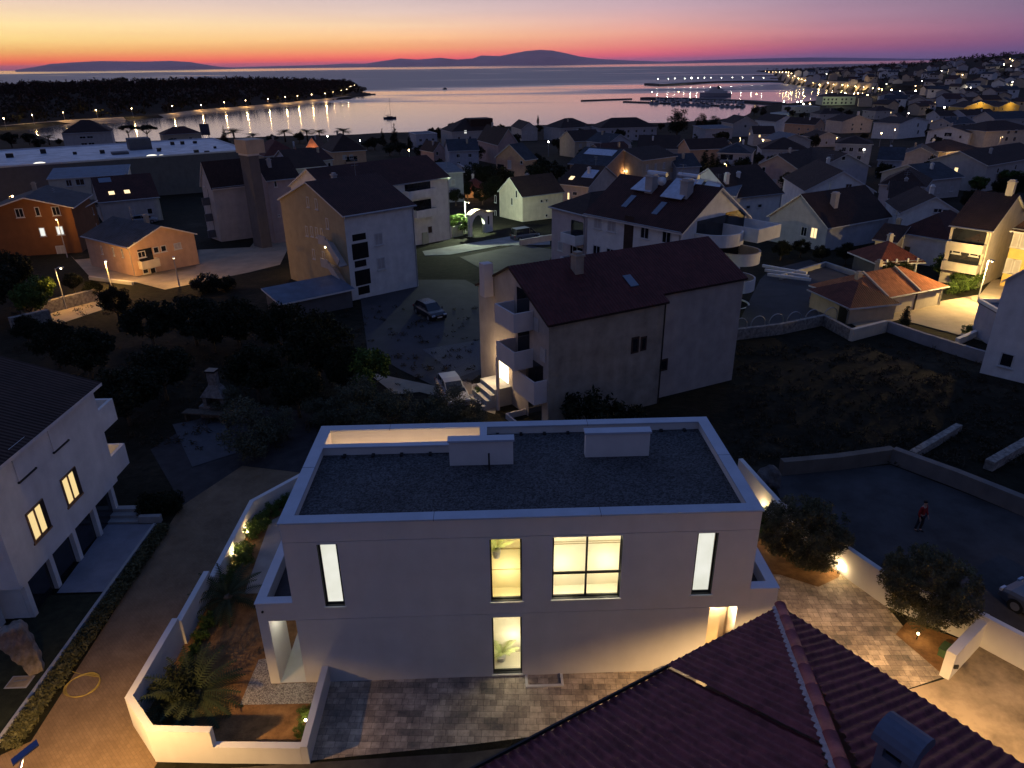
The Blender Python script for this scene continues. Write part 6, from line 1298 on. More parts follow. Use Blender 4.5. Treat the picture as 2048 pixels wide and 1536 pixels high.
# ================================================================== lamps
def lamp_thing(loc, h, label, group, power, col, bulb, br, arm=.8, rz=0.0, r=.06, lit=True, spot=None):
    e = thing('street_lamp', label, 'street lamp', loc, rz, group); mb = MB()
    mb.tube([(0,0,-.4),(0,0,h-.05)], [r*1.3, r*.8], 7)
    if arm: mb.tube([(0,0,h-.1),(arm*.5,0,h+.02),(arm,0,h+.04)], r*.6, 6)
    mb.build('pole', POLE, e)
    mb = MB(); mb.box(arm-.28,-.12,h+.02,arm+.28,.12,h+.10) if arm else mb.lathe([(.05,h-.05),(.22,h+.1),(.05,h+.25)]); hd_ = mb.build('lamp_head', POLE, e)
    mb = MB(); mb.ball((arm,0,h-.03 if arm else h+.1), br, 8); mb.build('bulb', bulb, hd_)
    if lit: light((arm,0,h-.1-br), power, col, max(.1, br), e, spot)
    return e
WARM = (1,.60,.24); YEL = (1,.68,.30); WHI = (1,.93,.72); SOD = (1,.52,.14)
def lampb(base, head, label, power, col, bulb=BULBN, br=.10, rz=0., group=None, arm=.6, h=None, spot=None):
    b = G(*base)
    if h is None: d = ray(*head); h = CAM[2]+d[2]*b[1]/d[1]-b[2]
    return lamp_thing(tuple(b), h, label, group, power, col, bulb, br, arm, rz, spot=spot)
lampb((133,619),(115,536), 'street lamp on a tall pole beside the rubble stone wall at the left', 950, SOD, spot=150)
lampb((222,571),(216,520), 'street lamp at the corner of the salmon gabled house', 1700, SOD, rz=-.9)
lampb((359,573),(346,518), 'street lamp in the yard right of the salmon gabled house', 600, SOD, rz=2)
lampb((588,540),(586,497), 'lamp in the gap between the mauve house and the tall beige house', 260, SOD)
lampb((135,515),(117,437), 'tall street lamp standing in front of the orange house', 380, SOD, rz=-1.2)
lampb((28,424),(26,392), 'bright orange street lamp behind the roof of the orange house', 350, SOD, BULB, .16)
lampb((1954,606),(1975,519), 'street lamp with a bent arm before the yellow lit house', 7500, (1,.66,.24), rz=-1.6)
lampb((1931,339),(1940,300), 'street lamp with a lit pole among golden trees at the right', 5500, (1,.62,.24), rz=-1.0)
lampb((932,466),(931,403), 'white street lamp beside the arched garden gate', 7000, (.86,1,.66), BULBN, .09, rz=-1.0, arm=1.2)
lampb((1562,232),(1564,203), 'tall floodlight mast over the lit harbour yard', 3000, (.9,1,.5), BULBW, .35)
lampb((1389,358),(1389,341), 'short white lamp post by the blue wing of the stone house', 40, WHI, BULBN, .2)
lampb((1554,364),(1556,341), 'lamp post in front of the dusky pink gable', 60, YEL, BULBN, .2)
lampb((1018,372),(1018,360), 'small white lamp at the corner of the white and cream house', 25, WHI, BULBN, .15)
lampb((1110,432),(1118,425), 'low wall lamp behind the side wall of the white and cream house', 420, SOD, h=2.2)
lampb((880,282),(882,266), 'lamp shining yellow through a waterfront tree', 700, (1,.85,.3), BULB, .3)
for k, (p, c, b) in enumerate((((720,282),WHI,BULBW),((655,273),WHI,BULBW),((818,301),WARM,BULB),((1097,284),WHI,BULBW),((1607,208),WHI,BULBW),((1602,203),WHI,BULBW),((1595,204),WHI,BULBW),((1513,188.5),WARM,BULB),((1609,193),WARM,BULB),((1304,184),WARM,BULB),((1357,184),WARM,BULB),((1763,267),WARM,BULB),((1790,260),WARM,BULB),((1817,227),WHI,BULBW),((1889,215),WHI,BULBW),((1728,300),WHI,BULBW),((1526,281),SOD,BULB),((1620,208),WARM,BULB),((1690,186),WARM,BULB),((1716,187),WARM,BULB),((1735,190),WARM,BULB),((1760,190),WARM,BULB))):
    z = None; q = G(*p, 5.0)
    if q[2]-5 < SEA-1: q = pz(p[0], p[1], SEA+6); 
    lamp_thing((q[0],q[1],q[2]-5), 5.0, 'single small lamp shining between the dark roofs or by the harbour', 'single lamps in the town', 70, c, b, .22 if q[1] < 500 else .4, 0)
LG = 'lamps along the wooded headland promenade'
for p in ((7,237),(64,230),(126,225),(192,220),(263,217),(344,212),(402,210),(448,205),(491,201),(536,198),(570,194),(595,192),(623,189),(650,187),(666,184),(682,181),(693,179),(701,173),(709,170)):
    q = G(p[0], p[1], 6.5); lamp_thing((q[0],q[1],q[2]-6.5), 6.5, 'promenade lamp glowing at the edge of the wooded headland', LG, 4200*random.uniform(.5,1.6), (1,.62,.24), BULB, .32*random.uniform(.6,1.25), 0)
LG = 'lamps along the far promenade'
for p in ((1531,143),(1538,144),(1545,144),(1552,144),(1559,144.2),(1565,144.5),(1572,144.5),(1577,145),(1583,147),(1577,151),(1589,152),(1585,155),(1597,157),(1603,159),(1610,161),(1618,164),(1626,166),(1639,169.5),(1656,166),(1667,169),(1685,170),(1695,171),(1711,173),(1727,174),(1746,177),(1758,178),(1764,179),(1783,180),(1800,182),(1831,182)):
    q = G(p[0], p[1], 7); lamp_thing((q[0],q[1],q[2]-7), 7, 'lamp in the bright string along the far promenade', LG, 1700*random.uniform(.4,1.8), (1,.70,.32), BULB, .5*random.uniform(.5,1.3), 0)
LG = 'lamps on the long breakwater'
for p in ((1316,158),(1337,158),(1350,157),(1370,157),(1383,156),(1396,156),(1409,155.5),(1422,155.5),(1443,155.5),(1465,155),(1485,155),(1506,155),(1527,156)):
    q = pz(p[0], p[1], SEA+11.6); big = p[0] == 1383
    lamp_thing((q[0],q[1],SEA+2.6), 9, 'brightest lamp standing on the long harbour breakwater' if big else 'white lamp in the row on the long harbour breakwater', None if big else LG, 3600 if big else 1500, WHI, BULBW, .9 if big else .42, 0)
LG = 'scattered lamps on the far hillside'
for p, c, b in (((1844,162),WARM,BULB),((1883,142),WHI,BULBW),((1925,150),YEL,BULB),((1946,165),WHI,BULBW),((1941,176),WHI,BULBW),((2020,118),YEL,BULB),((2025,121),YEL,BULB),((2008,129),WHI,BULBW),((2022,132),YEL,BULB),((2025,164),WHI,BULBW),((1862,177),WHI,BULBW),((1773,168),WHI,BULBW),((1653,148),WHI,BULBW),((1831,172),YEL,BULB)):
    q = G(p[0], p[1], 5); lamp_thing((q[0],q[1],q[2]-5), 5, 'lone lamp among the houses of the far hillside', LG, 1600, c, b, .55*random.uniform(.5,1.4), 0)
GLW = 'added warm lamps in gaps between the houses on the right'  # lamps added in gaps between houses to warm the dark walls
for p in ((1262,352),(1300,306),(1372,306),(1478,300),(1535,284),(1586,268),(1668,300),(1752,268),(1700,258),(1860,290),(1995,300),(1905,322),(1640,345),(1840,330),(1742,236),(1905,226),(1965,236),(1560,420),(1780,345),(1448,366)):
    q = G(p[0], p[1])
    if in_house(q[0], q[1], .6): q = q+np.array([q[0], q[1], 0])/np.hypot(q[0], q[1])*-5.0; q[2] = hz(q[0], q[1])
    if in_house(q[0], q[1], .3): continue
    lamp_thing(tuple(q), 4.6, 'added lamp casting a warm glow between dark houses on the right', GLW, 520 if q[1] < 230 else 900, (1,.56,.22), BULBN, .12, .5, rt.uniform(0,6))
b = G(1745,180); mb = MB(); mb.tube([(0,0,-1),(0,0,22)], [.35,.2], 8); o = mb.build('mast', POLE); o.location = tuple(b); tag(o, 'tall bare mast rising above the far promenade', 'mast')
# solar street lamp at the lower left corner, lighting the lane and the villa
q = pz(46,1503,4.2); e = thing('solar_lamp', 'street lamp with a blue solar panel head in the lower left corner', 'street lamp', (q[0],q[1],GZ), YH+.75)
mb = MB(); mb.tube([(-.25,0,-.1),(-.25,0,4.0)], [.06,.05], 8); mb.tube([(-.25,0,3.9),(0,0,4.42)], .035, 6); mb.build('pole', TRIM, e)
mb = MB(); mb.slab([(-.30,-.12,4.36),(.36,-.12,4.56),(.36,.12,4.56),(-.30,.12,4.36)], .05, 0, 1); hd_ = mb.build('lamp_head', [mat('solar_blue', (.04,.07,.20), .25, .1, spec=.7), METAL], e)
mb = MB(); mb.slab([(-.05,-.09,4.375),(.33,-.09,4.49),(.33,.09,4.49),(-.05,.09,4.375)], .012); mb.build('light_strip', BULBN, hd_)
L_ = light((.12,0,4.25), 3300, (1,.58,.20), .10, e, spot=149); L_.data.spot_blend = .45
# bare unseen spot, added past the foreground eave to light paving and door
mb = MB(); mb.ball((0,0,0), .1, 8); 
q = hw(18.5,-5.3); light((*q,4.5), 7000, (1,.59,.22), .12, None, spot=146, name='paving_spot')
lamp_thing((*hw(29.5,-9.0),GZ), 5.5, 'added street lamp out of view, lighting the driveway at the lower right', None, 5200, (1,.60,.22), BULBN, .1, spot=154)  # stands out of view, put in to brighten the driveway
# garden spots
SP = 'small garden spotlights'
for x, y, z, p, side in ((-5.0,7.5,.02,70,1),(-5.03,9.35,.05,60,1),(.45,-1.95,-.05,8,-1),(22.75,5.25,.1,60,-1),(20.75,9.9,.2,60,-1),(20.6,7.4,.0,16,-1),(24.1,1.15,.1,14,-1)):  # the faint one under the nearer olive is added to light its crown
    e = thing('spotlight', 'small bright garden spotlight at the foot of a white wall', 'spotlight', (*hw(x,y),GZ), YH, SP)
    mb = MB(); mb.tube([(0,0,-.05),(0,0,.25+z*.2)], .02, 6); mb.build('stake', FRAME, e); mb = MB(); mb.ball((0,0,.32+z*.2), .055, 8); mb.build('bulb', BULBN, e); light((.0,0,.42+z*.2), p, (1,.70,.34), .05, e)
# ================================================================== boats
HULL = mat('hull_white', (.50,.50,.52), .4, .08); HULLD = mat('hull_dark', (.05,.055,.08), .4, .2)
def hullmesh(mb, L, B, H, mi=0, n=9):
    P = []
    for i in range(n):
        t = i/(n-1); x = L*(t-.5); w = B/2*(1-max(0,(t-.45)/.55)**2.2)*(.82+.18*min(1,t*4)); s = H*(1+.25*t*t)
        P += [(x,-w,s),(x,-w*.8,.05),(x,0,-.3),(x,w*.8,.05),(x,w,s)]
    F = [(i*5+k,i*5+k+1,(i+1)*5+k+1,(i+1)*5+k) for i in range(n-1) for k in range(4)]+[(i*5+4,i*5,(i+1)*5,(i+1)*5+4) for i in range(n-1)]+[(0,4,3,2,1)]
    mb.add(P, F, mi)
e = thing('sailboat', 'sailing yacht at anchor with a bare mast in the pink bay', 'sailboat', tuple(pz(780,237,SEA)), .1)
mb = MB(); hullmesh(mb, 10, 3.0, 1.1); mb.build('hull', HULLD, e); mb = MB(); mb.prism([(-2.5,-.9),(2.2,-.7),(2.2,.7),(-2.5,.9)], 1.1, 1.7); mb.prism([(-2.6,-1.0),(-.6,-1.0),(-.6,1.0),(-2.6,1.0)], 2.3, 2.4); mb.build('cabin', HULLD, e)
mb = MB(); mb.tube([(.6,0,1),(.6,0,15)], [.12,.08], 6); mb.tube([(.6,0,2.6),(-3.6,0,2.5)], .14, 6); mb.tube([(.6,0,14.5),(4.9,0,1.4)], .03, 4); mb.tube([(.6,0,14.5),(-4.9,0,1.3)], .03, 4); mb.build('mast', FRAME, e)
e = thing('motorboat', 'small dark motorboat trailing a wake far out in the bay', 'motorboat', tuple(pz(890,178.6,SEA)), .6)
mb = MB(); hullmesh(mb, 8, 2.8, 1.3); mb.build('hull', HULLD, e); mb = MB(); mb.prism([(-2,-1),(1.5,-.8),(1.5,.8),(-2,1)], 1.3, 2.6); mb.build('cabin', HULLD, e)
e = thing('ferry', 'white passenger ship lying in the harbour behind the marina', 'ship', tuple(pz(1430,192.2,SEA)), PI+.03)
sp_ = (FPX/ (pz(1430,192,SEA)[1]/math.cos(PIT)))
mb = MB(); hullmesh(mb, 38, 8, 3.4); mb.build('hull', mat('ship_grey', (.30,.31,.36), .5, .1), e)
mb = MB(); mb.prism([(-14,-3.3),(10,-3.0),(13,0),(10,3.0),(-14,3.3)], 3.6, 6.0); mb.prism([(-9,-2.9),(7,-2.6),(8.5,0),(7,2.6),(-9,2.9)], 6.001, 8.2); mb.prism([(-1,-2.3),(5,-2.0),(5,2.0),(-1,2.3)], 8.201, 10.2); sup = mb.build('superstructure', HULL, e)
mb = MB()
for k in range(9): mb.box(-12+k*2.3,-3.32,4.4,-10.7+k*2.3,-3.0,5.3)
mb.box(-.8,-2.32,8.9,4.8,-1.9,9.7); mb.build('cabin_window', PANE, sup)
mb = MB(); mb.prism([(-5,-1.2),(-2,-1.2),(-2,1.2),(-5,1.2)], 8.2, 11.6); mb.build('funnel', FRAME, e); mb = MB(); mb.tube([(1.5,0,10),(1.5,0,15)], .12, 5); mb.tube([(15,0,3.5),(12,0,9)], .08, 5); mb.build('mast', FRAME, e)
bt = thing('motorboat', 'small moored motorboat at the marina jetty', 'motorboat', (0,0,SEA)); mb = MB(); hullmesh(mb, 7.5, 2.7, 1.2); mb.build('hull', HULL, bt); mb = MB(); mb.prism([(-1.6,-.9),(1.4,-.7),(1.4,.7),(-1.6,.9)], 1.2, 2.4); mb.build('cabin', HULLD, bt)
rb = random.Random(4); P = gp([(1300,206),(1360,208.6),(1420,211.2),(1480,214.5)], SEA); first = True
BGp = 'small boats moored at the marina'
for s_, (a, b_) in enumerate(zip(P, P[1:])):
    a = Vector(a); b_ = Vector(b_); d = (b_-a); n = int(d.length/5.5); nn = Vector((-d.y, d.x)).normalized()
    for k in range(n):
        for sd_ in (-1, 1):
            if rb.random() < .35: continue
            p = a+d*(k+.5)/n+nn*sd_*6.5; rz = math.atan2(nn.y*sd_, nn.x*sd_); sc = rb.uniform(.75,1.15)
            if first: bt.location = (p.x,p.y,SEA); bt.rotation_euler = (0,0,rz); bt['group'] = BGp; first = False
            else: dup(bt, (p.x,p.y,SEA), rz, 'small moored motorboat at the marina jetty', BGp, sc)
P = gp([(1310,199.6),(1400,201.6),(1480,205)], SEA)
for a, b_ in zip(P, P[1:]):
    a = Vector(a); b_ = Vector(b_); d = b_-a
    for k in range(9):
        p = a+d*(k+rb.random()*.6)/9; dup(bt, (p.x,p.y-9,SEA), rb.uniform(0,3), 'small moored motorboat at the marina jetty', BGp, rb.uniform(.8,1.4))
# ================================================================== cars
def make_car(label, loc, rz, paint, van=False):
    e = thing('van' if van else 'car', label, 'van' if van else 'car', loc, rz); L_ = 4.3; w = .88
    pf = [(-2.12,.30,.30),(-2.15,.35,.62),(-2.05,.35,.86),(-1.2,.32,.92),(-.2,.3,.93),(.9,.3,.92),(1.7,.32,.84),(2.08,.36,.66),(2.14,.36,.45)]
    mb = MB(); n = len(pf)
    for x, zl, zt in pf:
        k = 1-.16*max(0,abs(x)-1.5)/.65
        mb.v += [(x,-w*k*.94,zl-.08),(x,-w*k,zl+.2),(x,-w*k,zt-.14),(x,-w*k*.90,zt),(x,w*k*.90,zt),(x,w*k,zt-.14),(x,w*k,zl+.2),(x,w*k*.94,zl-.08)]
    F = [(i*8+k, (i+1)*8+k, (i+1)*8+(k+1)%8, i*8+(k+1)%8) for i in range(n-1) for k in range(8)]+[tuple(range(8)), tuple(range((n-1)*8+7,(n-1)*8-1,-1))]
    mb.f += [f[::-1] for f in F]; mb.m += [0]*len(F); body = mb.build('body', paint, e, False)
    cab = [(-1.95,.88,.70),(-1.5,1.38,.62),(-.3,1.46,.62),(.35,1.42,.60),(1.15,.90,.70)] if not van else [(-2.0,.88,.74),(-1.9,1.75,.70),(.4,1.80,.70),(.9,1.6,.66),(1.6,.90,.72)]
    mb = MB()
    for x, z, ww in cab: mb.v += [(x,-ww*1.05,.86),(x,-ww if z > .95 else -ww*1.04,z),(x,ww if z > .95 else ww*1.04,z),(x,ww*1.05,.86)]
    m = len(cab); F = [(i*4+k,i*4+k+1,(i+1)*4+k+1,(i+1)*4+k) for i in range(m-1) for k in (0,2)]+[(1,2,6,5),((m-2)*4+1,(m-2)*4+2,(m-1)*4+2,(m-1)*4+1)]
    mb.f += F; mb.m += [0]*len(F); mb.build('windows', PANE, e)
    mb = MB(); F = []
    for i in range(1, m-2): mb.add([(cab[i][0],-cab[i][2]-.01,cab[i][1]+.012),(cab[i][0],cab[i][2]+.01,cab[i][1]+.012),(cab[i+1][0],cab[i+1][2]+.01,cab[i+1][1]+.012),(cab[i+1][0],-cab[i+1][2]-.01,cab[i+1][1]+.012)], [(0,1,2,3)])
    for i, s_ in ((1,-1),(1,1),(2,-1),(2,1),(3,-1),(3,1)):
        if i < m-1: mb.bar((cab[i][0],s_*cab[i][2],cab[i][1]),(cab[i][0]+(.0 if i != 3 else .75),s_*cab[i][2]*1.06,.88),.06,.06)
    mb.build('roof', paint, e)
    for x in (-1.32,1.34):
        for s_ in (-1,1):
            mb = MB(); P = [(x, s_*(w-.2), .32), (x, s_*(w+.005), .32)]; mb.tube(P, .32, 16); wl = mb.build('wheel', FRAME, e)
            mb = MB(); mb.tube([(x, s_*(w-.05), .32), (x, s_*(w+.012), .32)], .19, 12); mb.build('rim', METAL, wl)
    for s_ in (-1,1):
        mb = MB(); mb.box(2.02,s_*.62-.16,.58,2.125,s_*.62+.16,.72); mb.build('headlight', PANELF, e); mb = MB(); mb.box(-2.155,s_*.66-.13,.62,-2.1,s_*.66+.13,.80); mb.build('tail_light', mat('tail_red', (.25,.01,.01), .3), e)
    mb = MB(); mb.box(2.145,-.26,.42,2.155,.26,.53); mb.build('number_plate', TRIM, e)
    return e
PB = mat('paint_black', (.015,.016,.02), .25, .1, spec=.6); PW = mat('paint_silver', (.24,.25,.27), .3, .05, spec=.6); PG = mat('paint_grey', (.10,.11,.13), .3, .1, spec=.6)
q = G(860,632); make_car('dark car parked in the yard left of the big beige house', tuple(q), -1.0, PB)
q = G(905,795); make_car('pale silver car dappled with shadow behind the villa', tuple(q), -1.25, PW)
q = hpx(2118,1252); make_car('dark car parked behind the boundary wall at the right edge', (*hw(*q),GZ), YH+2.0, PG)
q = G(1050,478); make_car('dark van parked by the wall right of the arched gate', tuple(q), .5, PG, True)
q = G(1665,612); make_car('pale car parked under the dark garage roof', tuple(q), -.6, PW)
q = G(290,446); make_car('silver car parked behind the salmon gabled house', tuple(q), .3, PW)
q = G(268,440); make_car('dark car next to the silver car behind the salmon gabled house', tuple(q), .4, PB)
# ================================================================== person
def skin(name, pts, edges, m, parent, lev=2):
    me = bpy.data.meshes.new(name); me.from_pydata([p[:3] for p in pts], edges, []); me.materials.append(m); o = bpy.data.objects.new(name, me); COL.objects.link(o); o.parent = parent
    sk_ = o.modifiers.new('skin', 'SKIN'); o.modifiers.new('sub', 'SUBSURF').levels = lev; o.modifiers[-1].render_levels = lev
    for i, p in enumerate(pts):
        r = p[3]; me.skin_vertices[0].data[i].radius = (r if not isinstance(r, tuple) else r[0], r if not isinstance(r, tuple) else r[1]); me.skin_vertices[0].data[i].use_root = i == 0
    sk_.use_smooth_shade = True; return o
q = G(1836,1062); pe = thing('person', 'person in a red jacket and dark trousers standing on the dark lot', 'person', tuple(q), .5)
SK = mat('skin', (.42,.25,.18), .6, .1); RED = mat('jacket_red', (.26,.015,.015), .85, .25, 5); TRO = mat('trousers_dark', (.02,.02,.03), .9, .2, 6); HAIR = mat('hair_dark', (.015,.011,.009), .7, .3, 20)
body = [(0,0,.98,(.13,.10)),(0,0,1.20,(.12,.09)),(0,.0,1.40,(.14,.09)),(0,-.01,1.50,.055),(0,-.02,1.58,(.072,.085)),(0,-.02,1.68,(.078,.095)),(0,-.01,1.75,(.05,.06)),
        (.17,0,1.41,.055),(.24,-.02,1.14,.042),(.20,-.16,.94,.032),(.19,-.21,.87,.03),(-.17,0,1.41,.055),(-.25,.03,1.13,.042),(-.24,-.05,.90,.032),(-.24,-.08,.82,.03),
        (.09,0,.92,.085),(.10,-.06,.50,.058),(.10,.0,.09,.042),(.10,-.14,.04,.035),(-.09,0,.92,.085),(-.10,.05,.50,.058),(-.10,.12,.09,.042),(-.10,-.02,.04,.035)]
ed = [(0,1),(1,2),(2,3),(3,4),(4,5),(5,6),(2,7),(7,8),(8,9),(9,10),(2,11),(11,12),(12,13),(13,14),(0,15),(15,16),(16,17),(17,18),(0,19),(19,20),(20,21),(21,22)]
for hi, s_ in ((10,1),(14,-1)):
    hx, hy, hz_ = body[hi][:3]
    for j, L_ in enumerate((.07,.08,.075,.06)):
        body += [(hx+(j-1.5)*.017,hy-.01,hz_-.03,.010),(hx+(j-1.5)*.02,hy-.03,hz_-.03-L_,.007)]; ed += [(hi,len(body)-2),(len(body)-2,len(body)-1)]
    body += [(hx-.035*s_,hy-.03,hz_-.01,.011),(hx-.05*s_,hy-.05,hz_-.05,.008)]; ed += [(hi,len(body)-2),(len(body)-2,len(body)-1)]
skin('body', body, ed, SK, pe)
skin('jacket', [(0,0,.93,(.17,.13)),(0,0,1.18,(.155,.12)),(0,0,1.40,(.165,.11)),(0,-.005,1.49,.075),(.18,0,1.41,.072),(.245,-.02,1.14,.058),(.205,-.15,.96,.048),(-.18,0,1.41,.072),(-.255,.03,1.13,.058),(-.245,-.045,.92,.048)], [(0,1),(1,2),(2,3),(2,4),(4,5),(5,6),(2,7),(7,8),(8,9)], RED, pe)
skin('trousers', [(0,0,.96,(.15,.115)),(.095,0,.88,.095),(.10,-.06,.50,.072),(.10,.0,.10,.058),(-.095,0,.88,.095),(-.10,.05,.50,.072),(-.10,.12,.10,.058)], [(0,1),(1,2),(2,3),(0,4),(4,5),(5,6)], TRO, pe)
mb = MB(); mb.ball((0,.005,1.70), .095, 14, sc=(.95,1.08,.85)); mb.build('hair', HAIR, pe, True)
for s_ in (-1,1):
    mb = MB(); mb.ball((s_*.10,(-.10 if s_ > 0 else .02),.035), .12, 10, sc=(.42,1.1,.45)); mb.build('shoe', HAIR, pe, True)
mb = MB(); mb.ball((0,-.115,1.635), .016, 8, sc=(.8,1,1.3)); mb.ball((.035,-.095,1.66), .011, 8); mb.ball((-.035,-.095,1.66), .011, 8); mb.box(-.024,-.106,1.588,.024,-.094,1.596); mb.build('face', mat('face_dark', (.20,.10,.08), .6), pe)
# ================================================================== gate, fences, walls, small structures
def wallw(name, label, pts, h, t, m, cat='wall', zs=None, sink=.4):
    P = [G(*p) if len(p) == 2 else np.array(p) for p in pts]; c = P[0]; mb = MB()
    for i, (a, b) in enumerate(zip(P, P[1:])):
        d = (b-a)[:2]; d = d/np.linalg.norm(d); n = np.array([-d[1], d[0]])*t/2; e_ = d*t*.5*(0 if i == len(P)-2 else 1)
        q = [a[:2]+n, a[:2]-n, b[:2]+e_-n, b[:2]+e_+n]; mb.prism([tuple(x-c[:2]) for x in q], [a[2]-c[2]-sink]*2+[b[2]-c[2]-sink]*2, [a[2]-c[2]+h+.003*i]*2+[b[2]-c[2]+h+.003*i]*2)
    o = mb.build(name, m); o.location = tuple(c); tag(o, label, cat); return o
wallw('stone_wall', 'rubble stone wall lit by the street lamp at the left', [(50,640),(130,618),(199,600)], 1.3, .5, STONE)
wallw('stone_wall', 'second, darker stone wall in front of the lit path at the left', [(28,668),(105,650)], 1.6, .5, STONE)
wallw('kerb_wall', 'low lit kerb wall in front of the salmon gabled house', [(180,559),(266,570)], .4, .25, CONC)
wallw('stone_wall', 'low pale stone wall along the back of the dark lot at the right', [(1560,948),(1670,938),(1780,922)], .9, .45, plaster('wall_drab', (.15,.13,.11), .15))
wallw('stone_wall', 'low pale stone wall running down the right side of the dark lot', [(1782,924),(1900,968),(2060,1034)], .95, .45, plaster('wall_drab2', (.17,.155,.145), .15))
wallw('field_wall', 'thin overgrown field wall crossing the dark meadow', [(1822,918),(1915,862)], .5, .4, STONE)
wallw('field_wall', 'overgrown field wall at the right edge of the meadow', [(1975,940),(2060,890)], .6, .5, STONE)
wallw('boundary_wall', 'long grey wall between the dark meadow and the lit road', [(1770,662),(1850,690),(1950,722),(2060,752)], 1.0, .3, plaster('wall_grey2', (.30,.29,.30), .12))
wallw('boundary_wall', 'stone wall between the dark meadow and the tarmac yard', [(1465,680),(1560,668),(1645,650),(1700,680)], 1.0, .35, STONE)
wallw('retaining_wall', 'light wall corner where the lit road meets the meadow wall', [(1700,682),(1768,664)], 1.1, .35, W['cream'])
wallw('parapet_wall', 'low white parapet beside the entrance of the house at the right edge', [(1912,690),(1975,662),(1990,655)], .6, .3, W['white'])
wallw('garden_wall', 'grey garden wall left of the pink wing', [(1040,492),(1108,480)], .9, .3, W['grey'])
wallw('courtyard_wall', 'low pale wall round the courtyard behind the pergola', [(1560,560),(1650,533),(1760,570)], .6, .3, CONC)
wallw('boundary_wall', 'grey wall beside the narrow house at centre', [(893,325),(935,352)], 2.0, .4, W['grey'])
# white fence panels by the gate
for a, b, lab in (((846,489),(868,483),'grey fence panel at the left end of the lit fence'),((872,483),(903,475),'white fence panel with three small round holes'),((905,475),(925,471),'ornate pale fence panel next to the lamp by the gate')):
    o = wallw('fence_panel', lab, [a, b], 1.7, .18, W['white'] if 'white' in lab else W['green'], 'fence')
    if 'holes' in lab:
        P0, P1 = G(*a), G(*b); mb = MB()
        for k in (.36,.52,.68):
            c = (P1-P0)*k; mb.tube([(c[0],c[1]-.13,c[2]+1.05),(c[0],c[1]-.08,c[2]+1.05)], .16, 10)
        h_ = mb.build('round_hole', DARK, o)
# arched gate
A_, B_ = G(941,474), G(986,462); L_ = float(np.linalg.norm((B_-A_)[:2])); e = thing('arched_gate', 'white arched garden gate with a curved tiled top lit at night', 'gate', tuple(A_), math.atan2(B_[1]-A_[1], B_[0]-A_[0]))
Hh = 3.2; mb = MB(); f = lambda u, z, d: (u, d, z)
cx_, ra, zs_ = L_*.36, L_*.27, 1.35
N_ = 18; top = lambda u: Hh+.75*math.sin(min(1,max(0,u/L_/.72))*PI)**1.0*.8-.05*u
us = sorted(set([0, L_]+[cx_-ra*math.cos(PI*k/N_) for k in range(N_+1)]+[L_*k/16 for k in range(17)]))
for a, b in zip(us, us[1:]):
    m_ = (a+b)/2; inside = abs(m_-cx_) < ra
    za = zs_+math.sqrt(max(0, ra*ra-(a-cx_)**2)) if inside else -.5; zb_ = zs_+math.sqrt(max(0, ra*ra-(b-cx_)**2)) if inside else -.5
    mb.add([(a,0,za),(b,0,zb_),(b,0,top(b)),(a,0,top(a)),(a,.45,za),(b,.45,zb_),(b,.45,top(b)),(a,.45,top(a))], [(0,1,2,3),(5,4,7,6),(4,5,1,0)])
mb.add([(0,0,-.5),(0,.45,-.5),(0,.45,top(0)),(0,0,top(0))],[(3,2,1,0)]); mb.add([(L_,0,-.5),(L_,.45,-.5),(L_,.45,top(L_)),(L_,0,top(L_))],[(0,1,2,3)])
mb.box(L_*.77,-.02,1.1,L_*.84,.01,2.4,1); mb.build('wall', [W['white'], DARK], e)
mb = MB()
for a, b in zip(us, us[1:]): mb.add([(a,-.28,top(a)-.02),(b,-.28,top(b)-.02),(b,.73,top(b)-.02),(a,.73,top(a)-.02),(a,-.28,top(a)+.2),(b,-.28,top(b)+.2),(b,.73,top(b)+.2),(a,.73,top(a)+.2)], [(0,1,5,4),(4,5,6,7),(2,3,7,6),(3,2,1,0)])
mb.build('tile_top', mat('tile_pale', (.42,.33,.24), .8, .2, 3), e)
# billboard
b = G(414,285); e = thing('billboard', 'dark billboard on two posts at the end of the supermarket', 'billboard', tuple(b), -.25); D_ = b[1]; s_ = D_/FPX*1.1
mb = MB(); mb.box(-9*s_,-.2,22*s_-3,9*s_,.2,22*s_+7*s_*1.2); mb.build('panel', mat('billboard_dark', (.06,.06,.09), .6, .3, .8), e)
for x in (-6,6): mb = MB(); mb.box(x*s_-.15,-.1,-1,x*s_+.15,.1,22*s_-3); mb.build('post', FRAME, e)
# pergola and hoops
PG_ = 'white beams over the sunken drive'
for k in range(5):
    a = G(1524+k*5, 540+k*9); b_ = G(1612+k*4, 556+k*6.5) if k < 5 else None
    if k > 2: continue
    mb = MB(); mb.bar((0,0,.55), (b_[0]-a[0], b_[1]-a[1], b_[2]-a[2]+.55), .25, .3); o = mb.build('beam', W['white']); o.location = tuple(a); tag(o, 'long white beam lying parallel to others right of the curved balconies', 'beam', PG_)
HP = 'low metal hoops along the meadow wall'
hp = None
for k in range(6):
    b = G(1478+k*36, 668-k*4.5)
    if hp is None:
        mb = MB(); mb.tube([(-.75,0,-.2)]+[(-.75*math.cos(PI*i/12),0,.75+.75*math.sin(PI*i/12)) for i in range(13)]+[(.75,0,-.2)], .045, 6); hp = mb.build('metal_hoop', METAL); tag(hp, 'grey metal hoop in the row beside the tarmac yard', 'hoop', HP); hp.location = tuple(b); hp.rotation_euler = (0,0,.3)
    else: dup(hp, b, .3)
